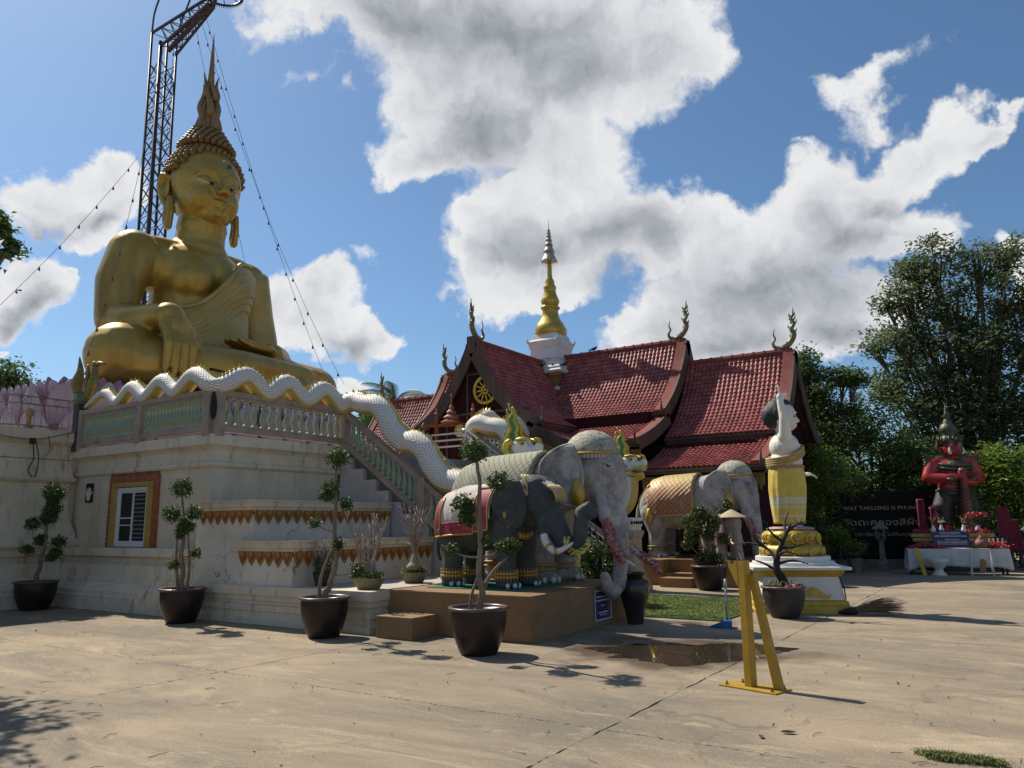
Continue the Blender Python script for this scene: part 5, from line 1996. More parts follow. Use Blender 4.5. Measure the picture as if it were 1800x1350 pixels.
MB().lathe((-17.62, 7.9, 3.62), [(.1, 0), (.1, .1), (.05, .16), (.05, .3), (.09, .36), (.09, .44), (.03, .5)], 8).build('stand', gold_flat, st)

# lattice mast with a parasol behind the statue
mast = thing('lattice_mast', 'dark steel lattice mast with a curved arm rising behind the golden statue', 'mast', (-25.4, 14.9, 3))
stl = mat('dark_steel', (0.045, 0.042, 0.05), (0.08, 0.05, 0.045), 3, .5, metal=.3)
CH = [(-.32, -.32), (.32, -.32), (.32, .32), (-.32, .32)]


def chord(a, z):
    return Vector((-25.42 + CH[a][0], 14.9 + CH[a][1] - (z - 12) * .012, z))


TOPZ = (20.1, 19.5, 19.5, 20.1)
for a in range(4):
    MB().tube([chord(a, 3), chord(a, TOPZ[a])], .075 if a == 1 else .05, 6).build('chord', stl, mast, smooth=True)
zs = np.arange(3.3, 19.4, .62)
for i, z in enumerate(zs[:-1]):
    lat = MB()
    for a in range(4):
        b_ = (a + 1) % 4
        lat.bar(chord(a, z), chord(b_, z + .62), .028)
        lat.bar(chord(b_, z), chord(a, z + .62), .028)
    lat.build('brace', stl, mast)
# arm reaching forwards to the parasol
A0 = [chord(0, 20.1), chord(1, 19.3), chord(2, 19.3), chord(3, 20.1)]
A1 = [Vector((-22.1, 14.38, 20.0)), Vector((-22.1, 14.38, 19.75)), Vector((-22.1, 14.62, 19.75)), Vector((-22.1, 14.62, 20.0))]
arm = MB()
for p, q in zip(A0, A1):
    arm.bar(p, q, .075)
arm.bar((A0[1] + A0[2]) / 2, (A1[1] + A1[2]) / 2, .13)
arm.build('arm', stl, mast)
arm = MB()
for i in range(6):
    t0, t1 = i / 6, (i + 1) / 6
    L_ = lambda k, t: A0[k] + (A1[k] - A0[k]) * t
    for k in range(4):
        arm.bar(L_(k, t0), L_((k + 1) % 4, t1), .028)
        arm.bar(L_(k, t1), L_((k + 1) % 4, t1), .025)
arm.build('arm_brace', stl, mast)
for p, q in ((chord(0, 20.1), (-.1, .1)), (chord(2, 19.5), (.1, .1))):
    MB().tube(spline([tuple(p), (p.x + .1, p.y, p.z + .9), (p.x + .5, p.y + .1, p.z + 2.0), (p.x + 1.2, p.y + .2, p.z + 3.6)], 5), .035, 6).build('guy_bar', stl, mast, smooth=True)
pr = thing('parasol', 'ring parasol with hanging fringe at the end of the mast arm', 'parasol', (-21.6, 14.5, 20.0))
PX, PY, PZ = -21.55, 14.5, 20.05
rim_at = lambda a, r, z: (PX + r * math.cos(a), PY + r * math.sin(a), z)
MB().tube([rim_at(a, .72, PZ) for a in np.linspace(0, 2 * PI, 41)], .04, 6, cap=False).build('rim', stl, pr)
b = MB()
for a in np.linspace(0, 2 * PI, 60, endpoint=False):
    b.tube([rim_at(a, .72, PZ), rim_at(a, .73, PZ - .12)], [.025, .008], 5)
tag(b.build('fringe', stl, pr), kind='stuff')
MB().tube([(-22.0, PY, 19.6), (-21.6, PY, 20.6)], .07, 8).build('stem', stl, pr)
for a in np.linspace(0, 2 * PI, 8, endpoint=False):
    MB().bar((PX, PY, PZ + .15), rim_at(a, .72, PZ), .025).build('rib', stl, pr)

# strings of bulbs
wire_m = mat('string_wire', (0.015, 0.015, 0.02), None, rough=.6)
bulb_m = mat('bulb_glass', (0.10, 0.09, 0.08), None, rough=.15)
bulb_mesh = MB().lathe((0, 0, 0), [(.015, 0), (.018, -.04), (.035, -.08), (.03, -.12), (0, -.14)], 8).mesh('bulb', bulb_m, True)


def bulb_string(label, a, b, sag, n):
    root = thing('string_of_bulbs', label, 'string lights', a, 0, 'bulb strings from the mast')
    a, b = Vector(a), Vector(b)
    P = [tuple(a + (b - a) * t + Vector((0, 0, -sag * 4 * t * (1 - t)))) for t in np.linspace(0, 1, 24)]
    MB().tube(P, .007, 5).build('wire', wire_m, root)
    for k in range(n):
        t = (k + .6) / n
        p = a + (b - a) * t + Vector((0, 0, -sag * 4 * t * (1 - t)))
        link('bulb', bulb_mesh, root, p - a)


bulb_string('bulb string slanting down to the far left edge from the lattice mast', (-25.9, 14.4, 15.0), (-21.5, 7.2, 5.2), .35, 10)
bulb_string('bulb string hanging in front of the right shoulder and knee of the golden statue', (-24.9, 14.5, 19.2), (-17.3, 8.8, 5.3), 1.4, 12)
bulb_string('bulb string from the arm falling past the right ear of the statue flame', (-23.2, 14.6, 19.6), (-21.5, 16.2, 10.0), .1, 8)
bulb_string('bulb string behind the left shoulder dropping to the left knee of the statue', (-22.6, 14.6, 19.7), (-19.7, 18.2, 6.6), .5, 14)
bulb_string('faint bulb string running close beside the one over the left knee', (-22.9, 14.6, 19.7), (-19.3, 18.7, 6.4), .9, 10)
bulb_string('short bulb string between the mast and the tip of the flame', (-24.4, 14.6, 19.5), (-24.6, 14.7, 13.0), .0, 6)

# ------------------------------------------------------------------ elephants on their brown pedestals
brown_g = mat('brown_gritwash', (0.20, 0.115, 0.05), (0.27, 0.165, 0.08), 55, .8, bump=.35, bscale=80, mixlo=.35, mixhi=.65, stain=(0.13, .075, .035), stain_scale=.9, stain_amt=(.52, .75))
ped = thing('elephant_pedestal', 'brown grit plinth under the dark and the large white elephant, stepping block in front', 'pedestal', (-6.7, 10.2, 0))
MB().box((-8.04, 8.83, 0), (-5.55, 12.0, .605)).build('block', brown_g, ped, bevel=.012)
MB().box((-7.78, 8.28, 0), (-7.12, 8.826, .30)).build('step', brown_g, ped, bevel=.01)
ped2 = thing('elephant_pedestal', 'brown grit plinth with a notched step under the far grey elephant', 'pedestal', (-7, 19.5, 0))
MB().box((-8.55, 18.4, 0), (-7.68, 21.9, .62)).build('block', brown_g, ped2, bevel=.012)
MB().box((-7.68, 18.9, 0), (-6.9, 21.9, .62)).build('block', brown_g, ped2, bevel=.012)
MB().box((-6.9, 18.4, 0), (-5.3, 21.9, .62)).build('block', brown_g, ped2, bevel=.012)
MB().box((-7.68, 18.5, 0), (-6.9, 18.89, .30)).build('step', brown_g, ped2, bevel=.01)
MB().box((-7.55, 17.9, 0), (-6.75, 18.39, .22)).build('step', brown_g, ped2, bevel=.01)
grn = mat('green_mat', (0.02, 0.11, 0.08), (0.03, 0.15, 0.11), 40, .9, bump=.5, bscale=150)
tag(MB().box((-7.75, 9.35, .606), (-6.1, 10.75, .616)).build('floor_mat', grn), 'dark green mat under the feet of the dark elephant', 'mat')

el_w = mat('weathered_white_hide', (0.36, 0.325, 0.305), (0.53, 0.50, 0.48), 4.5, .85, bump=.9, bscale=14, wrinkle=.55, wscale=11, stain=(0.21, 0.175, 0.165), stain_scale=3.2, stain_amt=(.46, .64), stain_stretch=(1, 1, .5))
el_d = mat('dark_slate_hide', (0.052, 0.060, 0.060), (0.075, 0.084, 0.083), 3, .55, bump=.35, bscale=26, stretch=(1, 1, 2.2), wrinkle=.5, wscale=15, stain=(0.10, 0.11, 0.11), stain_scale=2.5, stain_amt=(.60, .8))
el_f = mat('grey_mottled_hide', (0.33, 0.31, 0.295), (0.43, 0.41, 0.40), 3.4, .8, bump=.45, bscale=11, wrinkle=.5, wscale=11, stain=(0.20, 0.18, 0.17), stain_scale=3, stain_amt=(.48, .66))
ivory = mat('ivory_paint', (0.62, 0.60, 0.56), None, rough=.45)
gold_o = mat('ornament_gold', (0.42, 0.26, 0.045), (0.5, 0.33, 0.07), 9, .4, metal=.4)
cap_m = mat('quilted_cap', (0.42, 0.40, 0.31), (0.50, 0.48, 0.38), 4, .7, bump=.6, bscale=20, wrinkle=.8, wscale=9, stain=(.19, .18, .12), stain_scale=11, stain_amt=(.5, .65))
garl = mat('pink_garland', (0.36, 0.10, 0.105), (0.48, 0.22, 0.2), 30, .8, islands=.3)
garl_y = mat('yellow_garland', (0.50, 0.40, 0.08), (0.58, 0.50, 0.2), 30, .8, islands=.3)


def diamond_cloth(name, c1, c2, line, scale, rough=.5, metal=.15):
    """blanket with a diamond grid and colour that runs from back to hem"""
    M = bpy.data.materials.new(name)
    M.use_nodes = True
    nt = M.node_tree
    N, Lk = nt.nodes, nt.links
    b = N['Principled BSDF']
    b.inputs['Roughness'].default_value = rough
    b.inputs['Metallic'].default_value = metal
    tc = N.new('ShaderNodeTexCoord')
    sp = N.new('ShaderNodeSeparateXYZ')
    Lk.new(tc.outputs['Object'], sp.inputs[0])

    def mth(op, a, b_=None):
        n = N.new('ShaderNodeMath')
        n.operation = op
        for i, v in enumerate((a, b_)):
            if v is None:
                continue
            if isinstance(v, bpy.types.NodeSocket):
                Lk.new(v, n.inputs[i])
            else:
                n.inputs[i].default_value = v
        return n.outputs[0]
    L = []
    a = mth('MULTIPLY', sp.outputs[0], scale)
    c = mth('MULTIPLY', sp.outputs[2], scale)
    for op in ('ADD', 'SUBTRACT'):
        L.append(mth('ABSOLUTE', mth('SUBTRACT', mth('FRACT', mth(op, a, c)), .5)))
    g = N.new('ShaderNodeMapRange')
    g.inputs[1].default_value, g.inputs[2].default_value = .40, .49
    Lk.new(mth('MAXIMUM', L[0], L[1]), g.inputs[0])
    n = N.new('ShaderNodeTexNoise')
    n.inputs['Scale'].default_value = 7
    n.inputs['Detail'].default_value = 8
    Lk.new(tc.outputs['Object'], n.inputs['Vector'])
    h = N.new('ShaderNodeMapRange')
    h.inputs[1].default_value, h.inputs[2].default_value = 1.90, 2.20
    Lk.new(mth('ADD', sp.outputs[2], mth('MULTIPLY', n.outputs[0], .35)), h.inputs[0])
    m = N.new('ShaderNodeMix')
    m.data_type = 'RGBA'
    Lk.new(h.outputs[0], m.inputs[0])
    m.inputs[6].default_value = (*c2, 1)
    m.inputs[7].default_value = (*c1, 1)
    m2 = N.new('ShaderNodeMix')
    m2.data_type = 'RGBA'
    Lk.new(g.outputs[0], m2.inputs[0])
    Lk.new(m.outputs[2], m2.inputs[6])
    m2.inputs[7].default_value = (*line, 1)
    w = N.new('ShaderNodeMapRange')
    w.inputs[1].default_value, w.inputs[2].default_value = .55, .7
    w.inputs[4].default_value = .6
    n2 = N.new('ShaderNodeTexNoise')
    n2.inputs['Scale'].default_value = 9
    n2.inputs['Detail'].default_value = 9
    Lk.new(tc.outputs['Object'], n2.inputs['Vector'])
    Lk.new(n2.outputs[0], w.inputs[0])
    m3 = N.new('ShaderNodeMix')
    m3.data_type = 'RGBA'
    Lk.new(w.outputs[0], m3.inputs[0])
    Lk.new(m2.outputs[2], m3.inputs[6])
    m3.inputs[7].default_value = (.40, .385, .33, 1)
    Lk.new(m3.outputs[2], b.inputs['Base Color'])
    bp = N.new('ShaderNodeBump')
    bp.inputs['Strength'].default_value = .6
    bp.inputs['Distance'].default_value = .02
    Lk.new(g.outputs[0], bp.inputs['Height'])
    Lk.new(bp.outputs[0], b.inputs['Normal'])
    return M


cloth_far = diamond_cloth('diamond_cloth_copper', (0.46, 0.36, 0.11), (0.34, 0.12, 0.05), (0.5, 0.4, 0.2), 7.5)
cloth_big = diamond_cloth('diamond_cloth_grey', (0.37, 0.36, 0.26), (0.29, 0.275, 0.215), (0.18, 0.185, 0.13), 9.0, .9, 0)
cloth_pink = mat('pale_pink_cloth', (0.46, 0.40, 0.37), (0.54, 0.48, 0.45), 5, .8, bump=.6, bscale=14, stain=(.40, .24, .2), stain_scale=6, stain_amt=(.56, .75))
cloth_red = mat('crimson_cloth', (0.27, 0.02, 0.04), (0.33, 0.055, 0.085), 9, .6, bump=.3)


def body_section(x):
    """half width, centre height, half height of the trunk at x"""
    hw = np.interp(x, [-1.25, -1.0, -.5, 0, .5, .9], [.25, .52, .645, .66, .60, .5])
    cz = np.interp(x, [-1.25, -1.0, -.5, 0, .5, .9], [1.3, 1.33, 1.38, 1.40, 1.46, 1.52])
    hh = np.interp(x, [-1.25, -1.0, -.5, 0, .5, .9], [.4, .62, .70, .70, .66, .58])
    return hw, cz, hh


def blanket(root, name, mt, x0, x1, drop, off=.03, flare=.0, nx=26, na=34, folds=0.0):
    """cloth laid over the back between x0 and x1, hanging to angle drop each side"""
    V, F = [], []
    for i in range(nx + 1):
        x = x0 + (x1 - x0) * i / nx
        hw, cz, hh = body_section(x)
        for j in range(na + 1):
            a = -drop + 2 * drop * j / na
            o = off + folds * (abs(a) / drop) ** 3 * math.sin(i * 1.9)
            aa = max(-1.75, min(1.75, a))
            y, z = math.sin(aa) * (hw + o), cz + math.cos(aa) * (hh + o)
            if abs(a) > 1.75:
                z -= (abs(a) - 1.75) * .6
            V.append((x, y, z))
    for i in range(nx):
        for j in range(na):
            q = i * (na + 1) + j
            F.append((q, q + na + 1, q + na + 2, q + 1))
    o = MB().add(V, F).build(name, mt, root, smooth=True, world=False)
    s = o.modifiers.new('s', 'SOLIDIFY')
    s.thickness = .03
    s.offset = 1
    return V, nx, na, o


def edge_cord(root, name, mt, pts, r):
    MB().tube(pts, r, 6).build(name, mt, root, smooth=True, world=False)


def elephant(label, loc, s, rz, skin, hx, trunk, trunk_r, tusks, tusk_r, vox=.035):
    root = thing('elephant_statue', label, 'elephant statue', loc, rz)
    root.scale = (s, s, s)
    P = [('E', (-.28, 0, 1.38), (1.0, .60, .68)), ('E', (.32, 0, 1.44), (.72, .56, .66)), ('E', (-.75, 0, 1.30), (.52, .54, .62))]
    for y in (-1, 1):
        P.append(('T', [(.64, y * .33, 1.2), (.68, y * .37, .62), (.68, y * .38, .07)], [.31, .215, .215]))
        P.append(('E', (.73, y * .38, .08), (.27, .245, .10)))
        P.append(('T', [(-.78, y * .30, 1.15), (-.68, y * .37, .62), (-.74, y * .38, .07)], [.36, .23, .20]))
        P.append(('E', (-.69, y * .38, .08), (.26, .235, .10)))
    P += [('T', [(.55, 0, 1.55), (1.05 + hx, 0, 1.76)], [.54, .45]), ('E', (1.25 + hx, 0, 1.80), (.42, .42, .46)),
          ('E', (1.20 + hx, -.15, 2.04), (.30, .24, .25)), ('E', (1.20 + hx, .15, 2.04), (.30, .24, .25)),
          ('E', (1.46 + hx, 0, 1.72), (.28, .31, .40)), ('E', (1.38 + hx, 0, 1.42), (.24, .28, .22)),
          ('T', [(1.15 + hx, 0, 1.42), (1.42 + hx, 0, 1.24)], [.26, .11]),
          ('T', [(1.48 + hx, 0, 1.55)] + trunk, [.28] + trunk_r)]
    for y in (-1, 1):
        P.append(('T', [(1.42 + hx, y * .17, 1.4), tusks[0] if y < 0 else (tusks[0][0], -tusks[0][1], tusks[0][2])], [.14, .115]))
        P.append(('E', (1.50 + hx, y * .25, 1.82), (.13, .09, .11)))
    organic('body', P, vox, skin, root, 5)
    for y in (-1, 1):
        # big fan ear with a rolled rim
        n, mm = 20, 16
        V, F = [], []
        c = Vector((1.02 + hx, y * .40, 1.78))
        for i in range(n):
            a = 2 * PI * i / n
            rx = .42 * (1 + .10 * math.cos(a * 2 + .8)) * (1.0 if math.cos(a) < 0 else .55)
            rzz = .50 * (1.0 if math.sin(a) > 0 else 1.12)
            for j in range(mm + 1):
                t = j / mm
                dx, dz = math.cos(a) * rx * t, math.sin(a) * rzz * t
                dy = y * (.05 + .26 * max(0, -dx / .42) ** 1.2 + .03 * math.sin(t * 7 + a * 2) * t + .012 * math.sin(t * 26) + (.03 if j == mm else 0))
                V.append((c.x + dx, c.y + dy, c.z + dz - .05 * t))
        for i in range(n):
            for j in range(mm):
                q, w = i * (mm + 1) + j, ((i + 1) % n) * (mm + 1) + j
                F.append((q, q + 1, w + 1, w))
        o = MB().add(V, F).build('ear', skin, root, smooth=True, world=False)
        sm = o.modifiers.new('s', 'SOLIDIFY')
        sm.thickness = .05
        ss = o.modifiers.new('b', 'SUBSURF')
        ss.levels = ss.render_levels = 1
        T = [(x, y * -yy if y > 0 else yy, z) for x, yy, z in tusks]
        T = [(x, (abs(yy) if y > 0 else -abs(yy)), z) for x, yy, z in tusks]
        tk = MB().tube(spline(T, 5), list(np.interp(np.linspace(0, 1, 5 * (len(T) - 1) + 1), [0, .5, 1], [tusk_r, tusk_r * .8, .012])), 10).build('tusk', ivory, root, smooth=True, world=False)
        S = spline(T, 5)
        for f in (.32, .55):
            i = int(f * (len(S) - 2))
            MB().tube([tuple(S[i]), tuple(S[i + 1])], tusk_r * .92, 10).build('band', gold_o, tk, world=False)
        e = MB().ball((1.56 + hx, y * .285, 1.83), (.055, .03, .045), 10, 6).build('eye', black_paint, root, smooth=True, world=False)
        MB().tube(spline([(1.48 + hx, y * .30, 1.82), (1.55 + hx, y * .325, 1.88), (1.64 + hx, y * .30, 1.84)], 5), .02, 6).build('eyelid', skin, e, smooth=True, world=False)
    for (fx, fy) in ((.68, -.38), (.68, .38), (-.74, -.38), (-.74, .38)):
        for k in (-1, 0, 1):
            a = k * .62 - (.35 if fy < 0 else -.35)
            MB().ball((fx + .03 + .26 * math.cos(a), fy + .245 * math.sin(a), .055), (.04, .06, .055), 8, 5).build('toenail', ivory, root, smooth=True, world=False)
    tl = MB().tube(spline([(-1.2, 0, 1.55), (-1.34, -.03, 1.2), (-1.36, -.06, .75), (-1.28, -.06, .5)], 6), list(np.linspace(.07, .03, 19)), 7)
    tl.build('tail', skin, root, smooth=True, world=False)
    return root


def anklet(root, mt, teeth=False):
    for (fx, fy, r) in ((.68, -.38, .235), (.68, .38, .235), (-.715, -.378, .225), (-.715, .378, .225)):
        b = MB()
        for z in (.22, .29):
            b.tube([(fx + r * math.cos(a), fy + r * math.sin(a), z) for a in np.linspace(0, 2 * PI, 25)], .022, 6, cap=False)
        if teeth:
            for k in range(22):
                a = 2 * PI * k / 22
                ca, sa = math.cos(a), math.sin(a)
                for dz in (-.12, .12):
                    b.tube([(fx + r * ca, fy + r * sa, .255), (fx + (r + .012) * ca, fy + (r + .012) * sa, .255 + dz)], [.024, .005], 5)
        b.build('anklet', mt, root, smooth=True, world=False)


def bell(root, p, s=1.0):
    o = MB().lathe(p, [(.02 * s, .17 * s), (.05 * s, .14 * s), (.09 * s, .02 * s), (.10 * s, -.08 * s), (.06 * s, -.17 * s), (0, -.20 * s)], 12).build('bell', gold_o, root, smooth=True, world=False)
    return o


def petals(root, name, mt, path, r, n, size):
    """garland of crowded petals along a path"""
    S = spline(path, 8)
    idx = np.linspace(0, len(S) - 1.001, n)
    b = MB()
    for t in idx:
        i = int(t)
        p = S[i] + (S[i + 1] - S[i]) * (t - i)
        d = rng.normal(size=3)
        d /= np.linalg.norm(d)
        q = p + d * r
        u = rng.normal(size=3)
        v = np.cross(u, d)
        v /= np.linalg.norm(v)
        u = np.cross(d, v)
        b.add([q - u * size + d * .2 * size, q + v * size * .7, q + u * size + d * .5 * size, q - v * size * .7], [(0, 1, 2, 3)])
    return tag(b.build(name, mt, root, world=False, recalc=False), kind='stuff')


# large white elephant, trunk hangs over the edge of the plinth
big = elephant('large weathered white elephant statue with a quilted cap and red garlands on its tusks', (-7.30, 11.25, .605), 1.0, 0, el_w, .30,
               [(1.80, 0, 1.25), (1.93, -.02, .8), (1.95, -.06, .3), (1.94, -.16, -.02), (1.93, -.34, -.12), (1.92, -.50, -.02), (1.91, -.56, .14)], [.215, .155, .125, .115, .11, .10, .09],
               [(1.78, -.22, 1.02), (1.86, -.27, .72), (2.05, -.33, .45), (2.32, -.36, .30)], .075)
V, nx, na, o = blanket(big, 'saddle_cloth', cloth_big, -1.12, .62, 1.62, .022)
for i in (0, nx):
    edge_cord(big, 'cloth_edge', mat('dull_cord', (.22, .18, .10), None, rough=.7), V[i * (na + 1):(i + 1) * (na + 1)], .026)
hx = .30


def cap(root, hx, mt, rim):
    """domed cap on the two bosses of the head with a corded brim"""
    prof = [(.42, -.10), (.44, -.04), (.43, .03), (.39, .14), (.31, .24), (.20, .31), (.08, .345), (0, .35)]
    MB().lathe((1.16 + hx, 0, 2.10), prof, 22, sx=1.04, sy=.98).build('cap', mt, root, smooth=True, world=False)
    ring = [(1.16 + hx + .45 * math.cos(a), .44 * math.sin(a), 2.06 + .02 * math.sin(a)) for a in np.linspace(0, 2 * PI, 37)]
    edge_cord(root, 'cap_cord', rim, ring, .026)
    fr = MB()
    for a in np.linspace(0, 2 * PI, 46, endpoint=False):
        c, sn = math.cos(a), math.sin(a)
        fr.bar((1.16 + hx + .44 * c, .43 * sn, 2.05), (1.16 + hx + .445 * c, .435 * sn, 1.96), .05, .02, up=(c, sn, 0))
    fr.build('cap_fringe', mat('pale_fringe', (.42, .34, .31), (.5, .42, .39), 20, .8), root, world=False)


cap(big, hx, cap_m, gold_o)
for y in (-1, 1):
    edge_cord(big, 'cheek_cord', gold_o, spline([(1.05 + hx, y * .43, 2.03), (1.12 + hx, y * .47, 1.8), (1.14 + hx, y * .45, 1.58)], 5), .017)
    bell(big, (1.14 + hx, y * .47, 1.45), 1.25)
    edge_cord(big, 'brow_cord', gold_o, spline([(1.42 + hx, y * .33, 2.0), (1.52 + hx, y * .24, 1.93), (1.66 + hx, y * .06, 1.93), (1.68 + hx, 0, 1.95)], 5), .018)
b = MB()
b.tube(spline([(.95 + hx, -.52, 1.55), (1.0 + hx, -.42, 1.28), (1.05 + hx, -.2, 1.08), (1.08 + hx, 0, 1.02), (1.05 + hx, .2, 1.08), (1.0 + hx, .42, 1.28), (.95 + hx, .52, 1.55)], 5), .03, 7)
b.build('neck_chain', gold_o, big, smooth=True, world=False)
anklet(big, mat('dull_gold_band', (.30, .2, .06), (.36, .26, .1), 9, .5))
petals(big, 'garland', garl, [(1.80, -.24, 1.0), (1.86, -.28, .74), (2.0, -.33, .50), (2.14, -.36, .40)], .075, 520, .032)
petals(big, 'garland', garl, [(1.80, .24, 1.0), (1.86, .28, .74), (2.05, .33, .48), (2.3, .37, .30), (2.36, .38, .14)], .06, 420, .03)

# small dark elephant in front, trunk raised in a hook
small = elephant('small dark slate elephant statue with a crimson bordered pink cloth and raised trunk', (-7.0, 9.95, .617), .725, 0, el_d, .0,
                 [(1.72, 0, 1.12), (1.88, 0, .86), (2.06, 0, .78), (2.22, 0, .92), (2.24, 0, 1.25), (2.28, 0, 1.52), (2.40, 0, 1.60), (2.50, 0, 1.46)], [.23, .205, .185, .165, .155, .15, .13, .115],
                 [(1.50, -.24, 1.12), (1.62, -.30, .88), (1.86, -.36, .74), (2.14, -.36, .84), (2.24, -.34, .92)], .085, .03)
V, nx, na, o = blanket(small, 'saddle_cloth', cloth_pink, -1.10, .45, 1.66, .02, folds=.01)
for (xa, xb, lo_, hi_) in ((-1.06, -.86, .75, 2.05), (-.86, .08, 1.62, 2.05), (.08, .42, .55, 2.0)):
    for y in (-1, 1):
        VV, FF = [], []
        for i in range(9):
            x = xa + (xb - xa) * i / 8
            hw, cz, hh = body_section(x)
            for j in range(13):
                a = lo_ + (hi_ - lo_) * j / 12
                aa = min(a, 1.7)
                VV.append((x, y * math.sin(aa) * (hw + .05), cz + math.cos(aa) * (hh + .05) - max(0, a - 1.7) * .62))
        for i in range(8):
            for j in range(12):
                q = i * 13 + j
                FF.append((q, q + 13, q + 14, q + 1))
        oo = MB().add(VV, FF).build('cloth_border', cloth_red, small, smooth=True, world=False)
        sm = oo.modifiers.new('s', 'SOLIDIFY')
        sm.thickness = .025
        sm.offset = 1
        ring = [VV[j] for j in range(13)] + [VV[i * 13 + 12] for i in range(9)] + [VV[8 * 13 + j] for j in range(12, -1, -1)]
        edge_cord(small, 'border_cord', gold_o, [(p[0], p[1] + y * .02, p[2]) for p in ring], .02)
anklet(small, mat('anklet_orange_gold', (.42, .22, .05), (.5, .3, .08), 12, .5), True)
# head cloth with tassels
hc = MB()
VV, FF = [], []
for i in range(11):
    for j in range(11):
        u, v = -1 + 2 * i / 10, j / 10
        x = .95 + .80 * v
        y = u * (.30 - .12 * v)
        z = 2.30 - .06 * u * u - .55 * max(0, v - .35) ** 1.3 - .10 * (1 - v) ** 2 + .01 * math.sin(i * 2.1 + j)
        VV.append((x, y, z))
for i in range(10):
    for j in range(10):
        q = i * 11 + j
        FF.append((q, q + 11, q + 12, q + 1))
o = hc.add(VV, FF).build('head_cloth', cloth_pink, small, smooth=True, world=False)
sm = o.modifiers.new('s', 'SOLIDIFY')
sm.thickness = .04
ts = MB()
for i in range(14):
    u = -1 + 2 * i / 13
    y = u * .26
    ts.tube(spline([(1.05 + .05 * (i % 3), y * 1.2, 2.28), (1.2, y * 1.45 + .0, 2.12), (1.24, y * 1.6, 1.90)], 3), [.03, .032, .034, .03, .02, .015, .008], 5)
for i in range(12):
    u = -1 + 2 * i / 11
    ts.tube(spline([(1.62, u * .20, 2.05), (1.76, u * .22, 1.93), (1.82, u * .22, 1.70 + .05 * (i % 2))], 3), [.03, .032, .034, .03, .02, .015, .008], 5)
tag(ts.build('tassel', mat('straw_tassel', (.40, .30, .11), (.5, .4, .18), 15, .7), small, smooth=True, world=False), kind='stuff')
ch = MB()
for i in range(16):
    a = -1.35 + 2.7 * i / 15
    p = (.78 + .12 * math.cos(a), .62 * math.sin(a), 1.05 + .55 * (1 - math.cos(a)))
    ch.lathe(p, [(.03, .06), (.05, 0), (.04, -.08), (0, -.1)], 7)
ch.build('chest_tassels', gold_o, small, smooth=True, world=False)
petals(small, 'garland', garl_y, [(2.02, -.2, 1.0), (2.04, -.22, .84), (2.20, -.2, .70), (2.36, -.1, .78), (2.38, 0, .9), (2.30, .1, .98)], .06, 420, .03)
petals(small, 'garland', garl_y, [(2.26, -.2, .68), (2.26, -.2, .44)], .05, 130, .03)

# far grey elephant with the copper blanket
far = elephant('grey mottled elephant statue with a copper and gold diamond blanket on the far plinth', (-7.6, 20.0, .62), 1.02, 0, el_f, .18,
               [(1.72, 0, 1.2), (1.80, 0, .8), (1.82, 0, .4), (1.80, 0, .12)], [.22, .17, .14, .12],
               [(1.66, -.22, 1.02), (1.76, -.28, .75), (1.95, -.32, .55), (2.15, -.34, .5)], .07)
V, nx, na, o = blanket(far, 'saddle_cloth', cloth_far, -.82, .42, 2.05, .03)
for i in (0, nx):
    edge_cord(far, 'cloth_edge', gold_o, V[i * (na + 1):(i + 1) * (na + 1)], .026)
for j in (0, na):
    edge_cord(far, 'cloth_edge', mat('pale_cord', (.45, .42, .38), None, rough=.7), V[j::na + 1], .03)
cap(far, .18, cap_m, gold_o)
for y in (-1, 1):
    bell(far, (-.75, y * .66, 1.08), 1.1)
    edge_cord(far, 'cheek_cord', gold_o, spline([(1.05 + .18, y * .43, 2.03), (1.12 + .18, y * .47, 1.8), (1.14 + .18, y * .45, 1.58)], 5), .017)
    bell(far, (1.14 + .18, y * .47, 1.45), 1.25)
    edge_cord(far, 'crupper_cord', gold_o, spline([(-.8, y * .45, 1.9), (-1.05, y * .5, 1.55), (-1.2, y * .35, 1.25)], 5), .02)
anklet(far, mat('dull_gold_band', (.3, .2, .06)))
petals(far, 'garland', garl, [(1.7, -.24, 1.0), (1.78, -.28, .76), (1.92, -.32, .6)], .07, 260, .035)

# little pinkish elephant under a straw hat, standing upright by the far one
el_p = mat('pinkish_hide', (0.27, 0.205, 0.19), (0.34, 0.27, 0.25), 5, .8, bump=.4, bscale=14)
lit = elephant('little pinkish elephant statue wearing a conical straw hat beside the far grey one', (-6.35, 18.95, .62), .50, -.75, el_p, .0,
               [(1.66, 0, 1.05), (1.78, 0, .7), (1.95, 0, .3), (2.05, 0, .08)], [.2, .15, .11, .08],
               [(1.50, -.24, 1.12), (1.60, -.28, .9), (1.75, -.3, .8), (1.9, -.3, .85)], .06, .035)
MB().lathe((1.22, 0, 2.02), [(.74, 0), (.68, .04), (.36, .22), (.12, .36), (0, .40)], 18).build('straw_hat', mat('straw', (.40, .33, .2), (.48, .41, .27), 30, .8, bump=.5, bscale=60), lit, smooth=True, world=False)

# stone-cold extras round the plinth
urn_m = mat('black_glaze', (0.013, 0.012, 0.012), (0.03, 0.022, 0.02), 4, .22, spec=.6)
urn = thing('glazed_urn', 'tall black glazed urn standing at the corner of the brown plinth', 'urn', (-5.22, 11.35, 0))
MB().lathe((0, 0, 0), [(.12, 0), (.13, .06), (.16, .2), (.22, .42), (.24, .55), (.22, .64), (.15, .69), (.13, .71), (.19, .75), (.20, .77), (.17, .78), (.12, .72)], 22).build('urn_body', urn_m, urn, world=False, smooth=True, angle=50)

